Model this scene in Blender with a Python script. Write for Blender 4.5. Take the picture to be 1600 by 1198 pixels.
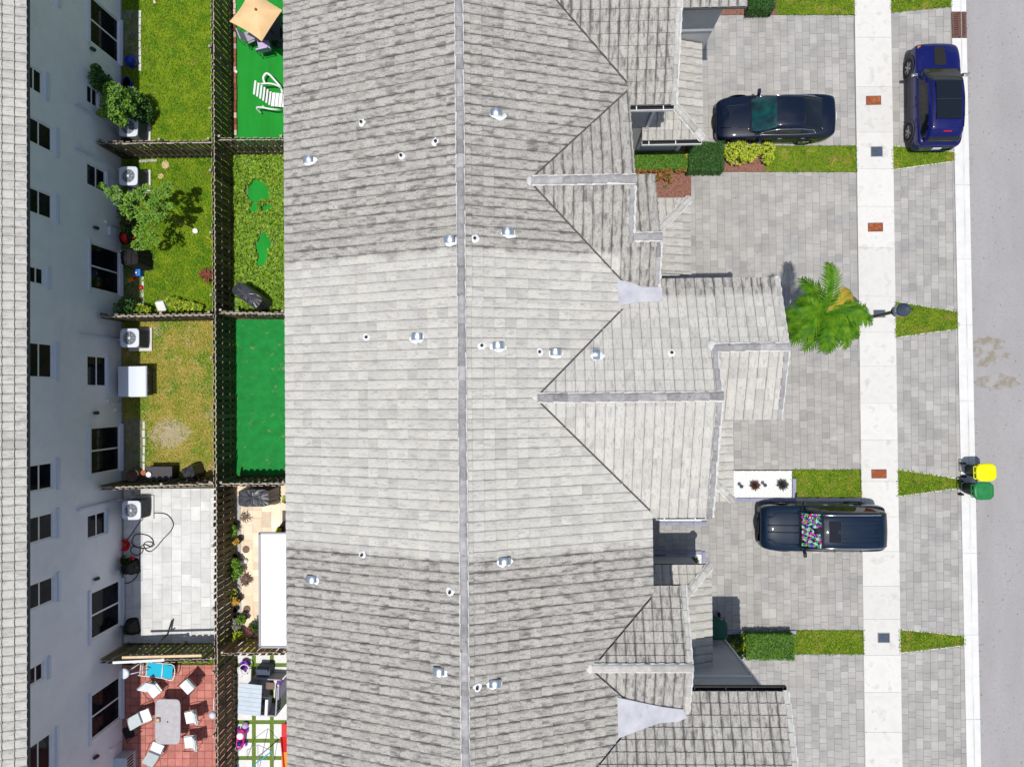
import bpy, math, random
import numpy as np
from mathutils import Vector, Matrix
random.seed(7); rng = np.random.default_rng(7)
for o in list(bpy.data.objects): bpy.data.objects.remove(o)
sc = bpy.context.scene
COL = sc.collection
PI = math.pi
# ------------------------------------------------------------------ camera
# world: x = east (right in the photo), y = north (up in the photo), z up; the drone hangs above the origin
H = 28.7; F = 1109.0
down = Vector((30.0, -15.0, -F)).normalized()
zc = -down
a = -0.0098
c = -(a*zc.x + 1.0*zc.y)/zc.z
yc = Vector((a, 1.0, c)).normalized()
xc = yc.cross(zc).normalized()
cam_d = bpy.data.cameras.new('camera'); cam = bpy.data.objects.new('camera', cam_d); COL.objects.link(cam)
R = Matrix((xc, yc, zc))            # rows: world axes expressed in camera axes -> camera-to-world rotation
cam.matrix_world = Matrix.Translation((0, 0, H)) @ R.to_4x4()
cam_d.sensor_width = 36; cam_d.sensor_fit = 'HORIZONTAL'; cam_d.lens = 36*F/1600
cam_d.clip_start = 0.5; cam_d.clip_end = 3000
sc.camera = cam
# ------------------------------------------------------------------ world and sun
SX, SY = 0.035, 0.19                # shadow offset per metre of height (east, north)
sun_vec = Vector((-SX, -SY, 1)).normalized()      # towards the sun
elev = math.asin(sun_vec.z); az = math.atan2(sun_vec.x, sun_vec.y)
w = bpy.data.worlds.new('World'); sc.world = w; w.use_nodes = True
nt = w.node_tree; nt.nodes.clear()
wo = nt.nodes.new('ShaderNodeOutputWorld'); bg = nt.nodes.new('ShaderNodeBackground')
sky = nt.nodes.new('ShaderNodeTexSky'); sky.sky_type = 'NISHITA'; sky.sun_disc = False
sky.sun_elevation = elev; sky.sun_rotation = az; sky.air_density = 1.0; sky.dust_density = 1.2
tc = nt.nodes.new('ShaderNodeTexCoord'); nz = nt.nodes.new('ShaderNodeTexNoise')
nz.inputs['Scale'].default_value = 3.2; nz.inputs['Detail'].default_value = 8; nz.inputs['Roughness'].default_value = .58
mr = nt.nodes.new('ShaderNodeMapRange'); mr.inputs[1].default_value = .5; mr.inputs[2].default_value = .68
mx = nt.nodes.new('ShaderNodeMix'); mx.data_type = 'RGBA'; mx.inputs[7].default_value = (9.0, 9.2, 9.6, 1)
nt.links.new(tc.outputs['Generated'], nz.inputs['Vector']); nt.links.new(nz.outputs['Fac'], mr.inputs[0])
ml = nt.nodes.new('ShaderNodeMath'); ml.operation = 'MULTIPLY'; ml.inputs[1].default_value = .5
nt.links.new(mr.outputs[0], ml.inputs[0]); nt.links.new(ml.outputs[0], mx.inputs[0])
nt.links.new(sky.outputs[0], mx.inputs[6]); nt.links.new(mx.outputs[2], bg.inputs[0]); nt.links.new(bg.outputs[0], wo.inputs[0])
bg.inputs[1].default_value = 0.105
sd = bpy.data.lights.new('sun', 'SUN'); sd.energy = 3.75; sd.angle = math.radians(0.5); sd.color = (1, .965, .91)
so = bpy.data.objects.new('sun', sd); COL.objects.link(so)
so.rotation_euler = (-sun_vec).to_track_quat('-Z', 'Y').to_euler(); so.location = (0, 0, 60)
vs = sc.view_settings; vs.view_transform = 'Standard'; vs.look = 'None'; vs.exposure = -0.02; vs.gamma = 1; vs.use_curve_mapping = False
sc.render.engine = 'CYCLES'
sc.render.resolution_x = 1024; sc.render.resolution_y = 766

# ------------------------------------------------------------------ helpers
def G(px, py, z=0.0):
    """photo pixel (1600 wide) -> world point on the level plane at height z (camera calibration)"""
    r = Vector((px-800.0, 599.0-py, -F))
    d = R @ r if False else Vector((xc.dot(r), yc.dot(r), zc.dot(r)))
    t = (z-H)/d.z
    return Vector((d.x*t, d.y*t, z))
def GX(px, py, X):
    """photo pixel -> point on the wall plane x = X"""
    r = Vector((px-800.0, 599.0-py, -F)); d = Vector((xc.dot(r), yc.dot(r), zc.dot(r))); t = X/d.x
    return Vector((X, d.y*t, H+d.z*t))
def tag(o, label=None, cat=None, group=None, kind=None):
    if label: o['label'] = label
    if cat: o['category'] = cat
    if group: o['group'] = group
    if kind: o['kind'] = kind
    return o
def thing(name, label, cat, loc=(0, 0, 0), rot=0.0, group=None, world=False):
    o = bpy.data.objects.new(name, None); COL.objects.link(o); o.empty_display_size = .2
    o.location = loc; o.rotation_euler = (0, 0, rot)
    if world: o['_w'] = 1
    return tag(o, label, cat, group)
def link(name, me, parent=None, color=None):
    o = bpy.data.objects.new(name, me); COL.objects.link(o)
    if parent is not None:
        o.parent = parent
        if parent.get('_w'): o.matrix_parent_inverse = Matrix.Translation(-Vector(parent.location))
    if color is not None: o.color = color
    return o
def mesh(name, V, Fc, mats, smooth=False, mi=None, attrs=None):
    me = bpy.data.meshes.new(name); me.from_pydata([tuple(v) for v in V], [], [tuple(f) for f in Fc])
    for m in (mats if isinstance(mats, (list, tuple)) else [mats]): me.materials.append(m)
    if mi is not None: me.polygons.foreach_set('material_index', mi)
    if smooth: me.polygons.foreach_set('use_smooth', [True]*len(me.polygons))
    if attrs:
        for k, (dom, vals) in attrs.items():
            at = me.attributes.new(k, 'FLOAT', dom); at.data.foreach_set('value', np.asarray(vals, dtype=np.float32))
    me.update(); return me
def npmesh(name, V, nper, mat, smooth=False):
    """V: (N*nper,3) array, N polygons with nper corners each"""
    N = len(V)//nper; me = bpy.data.meshes.new(name)
    me.vertices.add(len(V)); me.vertices.foreach_set('co', np.asarray(V, dtype=np.float32).ravel())
    me.loops.add(len(V)); me.loops.foreach_set('vertex_index', np.arange(len(V), dtype=np.int32))
    me.polygons.add(N); me.polygons.foreach_set('loop_start', np.arange(0, len(V), nper, dtype=np.int32))
    try: me.polygons.foreach_set('loop_total', np.full(N, nper, dtype=np.int32))
    except Exception: pass
    me.materials.append(mat); me.update(calc_edges=True); me.validate(); return me
class MB:
    def __init__(s): s.V = []; s.F = []; s.M = []; s.S = []
    def add(s, V, Fc, m=0, sm=False):
        b = len(s.V); s.V += [tuple(v) for v in V]; s.F += [tuple(i+b for i in f) for f in Fc]; s.M += [m]*len(Fc); s.S += [sm]*len(Fc); return s
    def box(s, c, d, m=0, rz=0, rot=None, taper=1.0):
        hx, hy, hz = d[0]/2, d[1]/2, d[2]/2
        P = [Vector((x*hx*(taper if z > 0 else 1), y*hy*(taper if z > 0 else 1), z*hz)) for z in (-1, 1) for y in (-1, 1) for x in (-1, 1)]
        Rm = rot if rot is not None else Matrix.Rotation(rz, 3, 'Z')
        P = [Rm @ p + Vector(c) for p in P]
        return s.add(P, [(0, 2, 3, 1), (4, 5, 7, 6), (0, 1, 5, 4), (2, 6, 7, 3), (0, 4, 6, 2), (1, 3, 7, 5)], m)
    def tube(s, pts, r, n=8, m=0, cap=True, r2=None, closed=False):
        pts = [Vector(p) for p in pts]; K = len(pts); V = []; Fc = []
        for i, p in enumerate(pts):
            if closed: t = (pts[(i+1) % K]-pts[i-1])
            else: t = (pts[min(i+1, K-1)]-pts[max(i-1, 0)])
            t.normalize(); up = Vector((0, 0, 1)) if abs(t.z) < .9 else Vector((1, 0, 0))
            u = t.cross(up).normalized(); v = u.cross(t)
            rr = r if r2 is None else r+(r2-r)*i/(K-1)
            V += [p+u*rr*math.cos(2*PI*j/n)+v*rr*math.sin(2*PI*j/n) for j in range(n)]
        for i in range(K if closed else K-1):
            i2 = (i+1) % K
            for j in range(n): Fc.append((i*n+j, i*n+(j+1) % n, i2*n+(j+1) % n, i2*n+j))
        if cap and not closed: Fc.append(tuple(range(n-1, -1, -1))); Fc.append(tuple((K-1)*n+j for j in range(n)))
        return s.add(V, Fc, m, True)
    def lathe(s, prof, c=(0, 0, 0), n=20, m=0, sy=1.0, sx=1.0):
        V = []; Fc = []
        for (r, z) in prof: V += [(c[0]+sx*r*math.cos(2*PI*j/n), c[1]+sy*r*math.sin(2*PI*j/n), c[2]+z) for j in range(n)]
        for i in range(len(prof)-1):
            for j in range(n): Fc.append((i*n+j, i*n+(j+1) % n, (i+1)*n+(j+1) % n, (i+1)*n+j))
        if prof[-1][0] > 1e-4: Fc.append(tuple((len(prof)-1)*n+j for j in range(n)))
        return s.add(V, Fc, m, True)
    def prism(s, poly, z0, z1, m=0):
        n = len(poly); V = [(p[0], p[1], z0) for p in poly]+[(p[0], p[1], z1) for p in poly]
        Fc = [tuple(range(n, 2*n)), tuple(range(n-1, -1, -1))]+[(i, (i+1) % n, n+(i+1) % n, n+i) for i in range(n)]
        return s.add(V, Fc, m)
    def mesh(s, name, mats):
        me = mesh(name, s.V, s.F, mats, mi=s.M); me.polygons.foreach_set('use_smooth', s.S)
        return me
    def obj(s, name, mats, parent=None, bevel=0, color=None):
        o = link(name, s.mesh(name, mats), parent, color)
        if bevel:
            b = o.modifiers.new('b', 'BEVEL'); b.width = bevel; b.segments = 2; b.limit_method = 'ANGLE'; b.angle_limit = math.radians(40)
        return o
def single(mb, name, mats, label, cat, loc=(0, 0, 0), rot=0, group=None, bevel=0, kind=None):
    o = mb.obj(name, mats, None, bevel); o.location = loc; o.rotation_euler = (0, 0, rot)
    return tag(o, label, cat, group, kind)
# ------------------------------------------------------------------ materials
def mat(name, c1, c2=None, scale=4.0, lo=.35, hi=.65, detail=6, rough=.85, metal=0.0, spec=.3, bump=0.0, bscale=40.0,
        stretch=(1, 1, 1), tone=0.0, c3=None, scale3=1.0, lo3=.5, hi3=.6, coat=0.0, alpha=1.0, trans=0.0, sub=0.0, grain=0.0, objco=False, bstretch=None, emit=None):
    m = bpy.data.materials.new(name); m.use_nodes = True; n = m.node_tree; N = n.nodes; L = n.links
    b = N['Principled BSDF']; b.inputs['Roughness'].default_value = rough; b.inputs['Metallic'].default_value = metal
    b.inputs['Specular IOR Level'].default_value = spec; b.inputs['Coat Weight'].default_value = coat; b.inputs['Coat Roughness'].default_value = .03
    b.inputs['Transmission Weight'].default_value = trans; b.inputs['Alpha'].default_value = alpha
    if objco: pos = N.new('ShaderNodeTexCoord').outputs['Object']
    else: pos = N.new('ShaderNodeNewGeometry').outputs['Position']
    def noise(sc_, st, det=6):
        mp = N.new('ShaderNodeMapping'); mp.inputs['Scale'].default_value = st; L.new(pos, mp.inputs['Vector'])
        t = N.new('ShaderNodeTexNoise'); t.inputs['Scale'].default_value = sc_; t.inputs['Detail'].default_value = det; t.inputs['Roughness'].default_value = .6
        L.new(mp.outputs[0], t.inputs['Vector']); return t.outputs['Fac']
    def rng_(v, l, h):
        r = N.new('ShaderNodeMapRange'); r.inputs[1].default_value = l; r.inputs[2].default_value = h; L.new(v, r.inputs[0]); return r.outputs[0]
    def mixc(f, A, B, mode='MIX'):
        x = N.new('ShaderNodeMix'); x.data_type = 'RGBA'; x.blend_type = mode
        if isinstance(f, (int, float)): x.inputs[0].default_value = f
        else: L.new(f, x.inputs[0])
        for i, v in ((6, A), (7, B)):
            if isinstance(v, (tuple, list)): x.inputs[i].default_value = (*v[:3], 1)
            else: L.new(v, x.inputs[i])
        return x.outputs[2]
    col = tuple(c1)
    if c2 is not None: col = mixc(rng_(noise(scale, stretch, detail), lo, hi), c1, c2)
    if c3 is not None: col = mixc(rng_(noise(scale3, (1, 1, 1), 5), lo3, hi3), col, c3)
    if tone:
        oi = N.new('ShaderNodeObjectInfo'); sp = N.new('ShaderNodeSeparateColor'); L.new(oi.outputs['Color'], sp.inputs[0])
        at = N.new('ShaderNodeAttribute'); at.attribute_name = 'tone'
        ad = N.new('ShaderNodeMath'); ad.operation = 'ADD'; L.new(sp.outputs[0], ad.inputs[0]); L.new(at.outputs['Fac'], ad.inputs[1])
        r = N.new('ShaderNodeMapRange'); r.inputs[3].default_value = 1-tone; r.inputs[4].default_value = 1+tone; L.new(ad.outputs[0], r.inputs[0])
        hs = N.new('ShaderNodeHueSaturation'); L.new(r.outputs[0], hs.inputs['Value'])
        if isinstance(col, tuple): hs.inputs['Color'].default_value = (*col[:3], 1)
        else: L.new(col, hs.inputs['Color'])
        col = hs.outputs[0]
    if grain:
        col = mixc(rng_(noise(60.0, (1, 1, 1), 3), .3, .7), col, (1-grain,)*3, 'MULTIPLY')
    if isinstance(col, tuple): b.inputs['Base Color'].default_value = (*col[:3], 1)
    else: L.new(col, b.inputs['Base Color'])
    if bump:
        bp = N.new('ShaderNodeBump'); bp.inputs['Strength'].default_value = bump; bp.inputs['Distance'].default_value = .02
        L.new(noise(bscale, bstretch or stretch, 4), bp.inputs['Height']); L.new(bp.outputs[0], b.inputs['Normal'])
    if emit: b.inputs['Emission Color'].default_value = (*emit, 1); b.inputs['Emission Strength'].default_value = 1
    return m
def tile_mat(name, st, dirty=None, dark=1.0):
    """weathered concrete roof tile: streaks run down the slope, black mould sits in the pans of the uncleaned units"""
    m = bpy.data.materials.new(name); m.use_nodes = True; n = m.node_tree; N = n.nodes; L = n.links
    b = N['Principled BSDF']; b.inputs['Roughness'].default_value = .9; b.inputs['Specular IOR Level'].default_value = .15
    def math_(op, A, B=None, C_=None):
        x = N.new('ShaderNodeMath'); x.operation = op
        for i, v in enumerate((A, B, C_)):
            if v is None: continue
            if isinstance(v, (int, float)): x.inputs[i].default_value = v
            else: L.new(v, x.inputs[i])
        return x.outputs[0]
    def mixc(f, A, B, mode='MIX'):
        x = N.new('ShaderNodeMix'); x.data_type = 'RGBA'; x.blend_type = mode
        if isinstance(f, (int, float)): x.inputs[0].default_value = f
        else: L.new(f, x.inputs[0])
        for i, v in ((6, A), (7, B)):
            if isinstance(v, (tuple, list)): x.inputs[i].default_value = (*v[:3], 1)
            else: L.new(v, x.inputs[i])
        return x.outputs[2]
    def ss(v, l, h, o0=0.0, o1=1.0):
        r = N.new('ShaderNodeMapRange'); r.interpolation_type = 'SMOOTHSTEP'; r.inputs[1].default_value = l; r.inputs[2].default_value = h
        r.inputs[3].default_value = o0; r.inputs[4].default_value = o1; L.new(v, r.inputs[0]); return r.outputs[0]
    pos = N.new('ShaderNodeNewGeometry').outputs['Position']
    def noise(sc_, s3, det=5):
        mp = N.new('ShaderNodeMapping'); mp.inputs['Scale'].default_value = s3; L.new(pos, mp.inputs['Vector'])
        t = N.new('ShaderNodeTexNoise'); t.inputs['Scale'].default_value = sc_; t.inputs['Detail'].default_value = det; t.inputs['Roughness'].default_value = .62
        L.new(mp.outputs[0], t.inputs['Vector']); return t.outputs['Fac']
    sp = N.new('ShaderNodeSeparateXYZ'); L.new(pos, sp.inputs[0])
    oi = N.new('ShaderNodeObjectInfo'); sc2 = N.new('ShaderNodeSeparateColor'); L.new(oi.outputs['Color'], sc2.inputs[0])
    at = N.new('ShaderNodeAttribute'); at.attribute_name = 'tone'; gr = N.new('ShaderNodeAttribute'); gr.attribute_name = 'groove'
    tone = math_('ADD', sc2.outputs[0], at.outputs['Fac'])
    s3 = (st[0], st[1], 1)
    streak = noise(9.0, s3, 6); fine = noise(30.0, (st[0]*.45, st[1]*.9, 1) if st[0] < st[1] else (st[0]*.9, st[1]*.45, 1), 3); blot = noise(.9, (1, 1, 1), 5); speck = noise(26.0, (1, 1, 1), 4)
    light = mixc(ss(tone, 0.0, 1.0), (.435*dark, .42*dark, .388*dark), (.565*dark, .546*dark, .503*dark))
    light = mixc(ss(noise(2.2, (1, 1, 1), 3), .5, .75, 0, .35), light, (.60*dark, .575*dark, .48*dark))
    col = mixc(ss(streak, .50, .72, 0, .62), light, (.30*dark, .29*dark, .30*dark))
    col = mixc(ss(fine, .50, .72, 0, .5), col, (.22*dark, .21*dark, .20*dark))
    if dirty is None:
        jig = math_('MULTIPLY_ADD', noise(1.6, (1, .4, 1), 4), .7, -.35)
        yj = math_('ADD', sp.outputs[1], jig)
        d1 = ss(yj, 4.15, 4.35); d2 = ss(yj, -4.65, -4.95)
        d3 = math_('MULTIPLY', ss(sp.outputs[1], 2.95, 3.1), ss(sp.outputs[0], 2.75, 2.9))
        d = math_('MAXIMUM', math_('MAXIMUM', d1, d2), d3)
        zc_ = ss(sp.outputs[2], 4.2, 4.4)            # the low porch roofs were washed with the middle unit
        d = math_('MULTIPLY', d, math_('MAXIMUM', zc_, .25))
    else: d = dirty
    mould = math_('MULTIPLY', ss(math_('MULTIPLY_ADD', gr.outputs['Fac'], .20, streak), .44, .74), ss(blot, .25, .6, .5, 1.0))
    mould = math_('MAXIMUM', mould, math_('MULTIPLY', ss(speck, .48, .68), .75))
    mould = math_('MULTIPLY', mould, d)
    col = mixc(math_('MULTIPLY', d, .27), col, (.245, .225, .205))
    col = mixc(math_('MULTIPLY', mould, .82), col, (.095, .088, .082))
    L.new(col, b.inputs['Base Color'])
    bp = N.new('ShaderNodeBump'); bp.inputs['Strength'].default_value = .25; bp.inputs['Distance'].default_value = .01
    L.new(speck, bp.inputs['Height']); L.new(bp.outputs[0], b.inputs['Normal'])
    return m
M = {}
M['tile_ew'] = tile_mat('roof_tile_ew', (.12, 1.0))
M['tile_ns'] = tile_mat('roof_tile_ns', (1.0, .12))
M['tile_left'] = tile_mat('roof_tile_left', (.12, 1.0), dirty=0.25, dark=.98)
M['cap'] = mat('ridge_cap', (.26, .25, .255), (.37, .36, .355), scale=7, rough=.9, tone=.28, c3=(.14, .13, .13), scale3=5, lo3=.6, hi3=.75, bump=.2)
M['cap_light'] = mat('ridge_cap_light', (.50, .49, .46), (.38, .37, .35), scale=7, rough=.9, tone=.2, bump=.2)
M['mortar'] = mat('mortar', (.66, .65, .63), (.5, .5, .48), scale=9, rough=.95)
M['under'] = mat('underlay', (.10, .10, .10), rough=.95)
M['pan'] = mat('metal_pan', (.40, .405, .45), (.52, .52, .55), scale=2.2, rough=.8, spec=.2, c3=(.30, .29, .31), scale3=3, lo3=.62, hi3=.75)
M['stucco'] = mat('stucco_light_grey', (.77, .775, .82), (.83, .83, .86), scale=2.0, rough=.92, bump=.35, bscale=60, c3=(.68, .69, .71), scale3=.8, lo3=.58, hi3=.8)
M['stucco_front'] = mat('stucco_front', (.42, .43, .44), (.48, .485, .49), scale=2.0, rough=.92, bump=.3, bscale=60)
M['trim'] = mat('white_trim', (.78, .79, .80), (.70, .71, .73), scale=3, rough=.6)
M['frame'] = mat('window_frame', (.82, .82, .80), rough=.5)
M['glass'] = mat('window_glass', (.004, .005, .008), (.012, .014, .020), scale=1.2, rough=.06, spec=.06)
M['dark_metal'] = mat('dark_metal', (.03, .032, .036), rough=.4, spec=.5)
M['black'] = mat('black', (.012, .012, .014), rough=.7)
M['gutter'] = mat('gutter', (.02, .02, .022), rough=.6)
M['steel'] = mat('galvanised_steel', (.62, .68, .72), rough=.28, metal=.9)
M['white'] = mat('white_plastic', (.80, .80, .80), rough=.45)
M['ac_white'] = mat('ac_white', (.62, .66, .74), rough=.4)
M['ac_dark'] = mat('ac_dark', (.10, .105, .11), (.15, .155, .16), scale=6, rough=.6)
M['paver'] = mat('grey_paver', (.365, .350, .330), (.44, .425, .40), scale=1.3, rough=.92, tone=.15, c3=(.30, .295, .30), scale3=1.1, lo3=.50, hi3=.8, grain=.16, bump=.2)
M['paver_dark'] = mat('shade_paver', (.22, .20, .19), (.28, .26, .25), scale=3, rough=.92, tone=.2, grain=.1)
M['joint'] = mat('sand_joint', (.20, .195, .185), (.30, .29, .27), scale=8, rough=.97)
M['patio'] = mat('pale_paver', (.60, .60, .59), (.70, .70, .69), scale=1.8, rough=.9, tone=.12, c3=(.52, .52, .51), scale3=1.1, lo3=.55, hi3=.75, grain=.06)
M['patio_joint'] = mat('pale_joint', (.42, .42, .41), rough=.95)
M['redtile'] = mat('red_paver', (.46, .16, .13), (.55, .23, .19), scale=3, rough=.9, tone=.18, c3=(.36, .12, .10), scale3=1.5, lo3=.56, hi3=.75, grain=.1)
M['red_joint'] = mat('red_joint', (.22, .08, .07), rough=.95)
M['travertine'] = mat('travertine', (.80, .62, .42), (.85, .74, .60), scale=3, rough=.8, tone=.22, grain=.05)
M['trav_joint'] = mat('trav_joint', (.62, .52, .40), rough=.95)
M['walk'] = mat('sidewalk_concrete', (.62, .605, .575), (.69, .675, .64), scale=2.0, rough=.9, c3=(.44, .43, .395), scale3=2.0, lo3=.54, hi3=.76, grain=.05, tone=.05)
M['kerb'] = mat('kerb_concrete', (.64, .635, .62), (.71, .705, .69), scale=2.5, rough=.9, c3=(.48, .47, .44), scale3=5, lo3=.62, hi3=.8, grain=.04)
M['gut_line'] = mat('gutter_crease_shade', (.66, .655, .64), (.44, .42, .38), scale=2.2, lo=.4, hi=.7, rough=.95, stretch=(1, .25, 1))  # shading of the kerb crease, put into the colour of a thin strip
M['joint_c'] = mat('concrete_joint', (.42, .41, .38), rough=.95)
M['asphalt'] = mat('asphalt', (.375, .36, .36), (.42, .405, .405), scale=.8, rough=.93, grain=.3, bump=.4, bscale=90, c3=(.31, .30, .30), scale3=9, lo3=.55, hi3=.8, stretch=(1, .3, 1))
M['stain'] = mat('tyre_stain', (.28, .25, .20), (.38, .365, .36), scale=2.2, lo=.42, hi=.58, rough=.93, grain=.2)
M['soil'] = mat('soil', (.16, .12, .08), (.24, .19, .13), scale=6, rough=.98, bump=.4)
M['earth'] = mat('earth', (.07, .10, .03), (.14, .12, .06), scale=.7, rough=.98)
M['sand'] = mat('bare_sand', (.46, .38, .27), (.36, .31, .16), scale=5, rough=.95, grain=.2)
M['mulch'] = mat('red_mulch', (.20, .085, .06), (.32, .16, .12), scale=22, rough=.95, bump=.6, bscale=40, c3=(.11, .05, .035), scale3=12, lo3=.5, hi3=.65)
M['gravel'] = mat('white_gravel_bed', (.72, .72, .70), (.82, .82, .80), scale=30, rough=.9, c3=(.22, .21, .20), scale3=14, lo3=.66, hi3=.70)
M['edging'] = mat('blue_grey_edging', (.25, .26, .36), (.32, .33, .42), scale=6, rough=.85)
M['lawn'] = mat('lawn_soil', (.13, .20, .012), (.22, .29, .02), scale=1.4, rough=.95, c3=(.30, .27, .07), scale3=1.8, lo3=.60, hi3=.78)
M['grass'] = mat('grass_blades', (.11, .27, .008), (.29, .42, .014), scale=1.9, rough=.75, c3=(.34, .33, .06), scale3=1.7, lo3=.58, hi3=.76)
M['grass_strip'] = mat('verge_grass', (.085, .20, .008), (.20, .30, .014), scale=2.2, rough=.75, c3=(.40, .30, .08), scale3=2.0, lo3=.53, hi3=.70)
M['drygrass'] = mat('dry_grass', (.33, .36, .03), (.52, .42, .08), scale=1.5, rough=.8, c3=(.15, .32, .012), scale3=1.1, lo3=.48, hi3=.62)
M['drysoil'] = mat('dry_lawn_soil', (.26, .26, .05), (.40, .31, .11), scale=1.5, rough=.95, c3=(.42, .35, .27), scale3=.9, lo3=.60, hi3=.7)
M['turf'] = mat('artificial_turf', (.008, .26, .02), (.012, .33, .03), scale=2.0, rough=.8, bump=.5, bscale=120, stretch=(1, .2, 1), grain=.25)
M['turf_dull'] = mat('worn_artificial_turf', (.006, .21, .035), (.010, .28, .045), scale=3.0, rough=.8, bump=.5, bscale=120, c3=(.24, .27, .11), scale3=3.2, lo3=.61, hi3=.74, grain=.25)
M['turf_strip'] = mat('turf_strip', (.11, .19, .02), (.16, .25, .03), scale=9, rough=.8, grain=.3)
M['vine'] = mat('vine_leaves', (.06, .17, .010), (.28, .42, .03), scale=7, rough=.6, c3=(.24, .17, .03), scale3=2.0, lo3=.62, hi3=.74)
M['leaf'] = mat('green_leaves', (.08, .20, .015), (.17, .31, .03), scale=5, rough=.55)
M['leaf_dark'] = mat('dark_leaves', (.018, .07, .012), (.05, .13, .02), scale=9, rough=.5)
M['leaf_mid'] = mat('hedge_leaves', (.05, .16, .012), (.13, .25, .025), scale=7, rough=.5, c3=(.30, .26, .05), scale3=6, lo3=.62, hi3=.72)
M['leaf_lime'] = mat('lime_leaves', (.28, .38, .02), (.44, .50, .04), scale=7, rough=.5)
M['leaf_red'] = mat('red_leaves', (.30, .09, .03), (.42, .18, .05), scale=12, rough=.55, c3=(.10, .13, .02), scale3=9, lo3=.5, hi3=.6)
M['leaf_yellow'] = mat('yellow_leaves', (.62, .56, .03), (.50, .58, .05), scale=9, rough=.5)
M['leaf_orange'] = mat('orange_leaves', (.62, .30, .04), (.60, .45, .06), scale=12, rough=.5)
M['leaf_grey'] = mat('grey_leaves', (.22, .24, .18), (.34, .34, .26), scale=9, rough=.6)
M['agave_red'] = mat('agave_red', (.20, .045, .035), (.30, .10, .07), scale=14, rough=.5)
M['agave_grey'] = mat('agave_grey', (.07, .075, .07), (.14, .14, .13), scale=14, rough=.5)
M['palm'] = mat('palm_leaflets', (.030, .12, .005), (.12, .25, .010), scale=3.5, rough=.55, spec=.1)
M['palm_y'] = mat('palm_yellow', (.45, .26, .03), (.25, .30, .03), scale=5, rough=.6, spec=.15)
M['bark'] = mat('bark', (.13, .10, .07), (.22, .18, .13), scale=10, rough=.9, stretch=(1, 1, 4))
M['wood'] = mat('weathered_fence_wood', (.095, .080, .042), (.17, .14, .08), scale=3, rough=.88, tone=.45, c3=(.07, .085, .03), scale3=1.2, lo3=.5, hi3=.7, stretch=(6, 6, 1), grain=.15)
M['wood_end'] = mat('weathered_end_grain', (.50, .43, .38), (.30, .25, .20), scale=14, rough=.9)
M['wood_b'] = mat('brown_fence_wood', (.20, .135, .07), (.30, .22, .12), scale=3, rough=.88, tone=.3, c3=(.10, .085, .05), scale3=2, lo3=.58, hi3=.7, stretch=(6, 6, 1), grain=.15)
M['plank'] = mat('pale_plank', (.66, .48, .28), (.72, .58, .38), scale=5, rough=.8)
M['tarp'] = mat('black_tarp', (.035, .037, .046), (.055, .058, .07), scale=3, rough=.42, spec=.6, bump=.6, bscale=5)
M['canvas'] = mat('tan_canvas', (.78, .50, .24), (.82, .57, .31), scale=3, rough=.85)
M['awning'] = mat('white_canopy', (.86, .86, .86), rough=.6)
M['red'] = mat('red_plastic', (.55, .012, .012), rough=.4)
M['blue'] = mat('blue_plastic', (.01, .03, .30), rough=.35)
M['sky_blue'] = mat('light_blue', (.02, .18, .62), rough=.5)
M['orange'] = mat('orange_plastic', (.75, .27, .03), rough=.5)
M['yellow'] = mat('yellow_lid', (.78, .78, .0), rough=.35)
M['pink'] = mat('pink_plastic', (.72, .01, .25), rough=.35)
M['purple'] = mat('purple_plastic', (.20, .04, .42), rough=.4)
M['lilac'] = mat('lilac_plastic', (.52, .42, .66), rough=.5)
M['grey_pl'] = mat('grey_plastic', (.34, .33, .37), rough=.55)
M['slate_pl'] = mat('pale_blue_grey', (.47, .54, .60), (.53, .59, .65), scale=4, rough=.6)
M['teal'] = mat('turquoise_sling', (.01, .42, .60), rough=.7)
M['cushion'] = mat('pale_cushion', (.74, .82, .82), (.80, .86, .86), scale=5, rough=.85)
M['tglass'] = mat('frosted_glass', (.42, .40, .42), (.50, .48, .50), scale=6, rough=.25, spec=.6, grain=.08)
M['tan'] = mat('tan_stone', (.66, .50, .28), (.58, .42, .22), scale=6, rough=.9)
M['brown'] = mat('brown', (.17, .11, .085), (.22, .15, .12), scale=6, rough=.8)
M['brick'] = mat('red_brick', (.30, .09, .06), (.24, .07, .05), scale=5, rough=.9, tone=.3)
M['brickw'] = mat('whitewashed_brick', (.55, .40, .34), rough=.9, tone=.3)
M['rust'] = mat('rusty_cover', (.30, .085, .03), (.24, .055, .025), scale=14, rough=.85, c3=(.36, .13, .04), scale3=6)
M['slate'] = mat('slate_cover', (.05, .07, .11), (.07, .09, .13), scale=8, rough=.75)
M['grate'] = mat('rusty_grate', (.13, .065, .05), (.18, .09, .07), scale=9, rough=.8)
M['bin_dark'] = mat('dark_green_bin', (.012, .035, .018), rough=.45)
M['bin_green'] = mat('green_lid', (.012, .17, .045), (.02, .21, .06), scale=5, rough=.38)
M['bin_deep'] = mat('deep_green_bin', (.008, .09, .05), rough=.45)
M['terracotta'] = mat('terracotta', (.42, .13, .07), rough=.85)
M['hose'] = mat('hose', (.015, .015, .015), rough=.5)
M['rubber'] = mat('rubber', (.015, .015, .016), rough=.8)
M['cladding'] = mat('grey_cladding', (.06, .055, .065), rough=.6)
M['chrome'] = mat('chrome', (.75, .75, .75), rough=.12, metal=1)
M['rim'] = mat('alloy', (.55, .55, .56), rough=.3, metal=.9)
M['rim_dark'] = mat('dark_alloy', (.06, .06, .065), rough=.35, metal=.6)
M['paint_navy'] = mat('navy_paint', (.002, .007, .022), rough=.4, spec=.12, coat=.75)
M['paint_teal'] = mat('dark_blue_paint', (.002, .012, .032), rough=.4, spec=.12, coat=.75)
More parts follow.
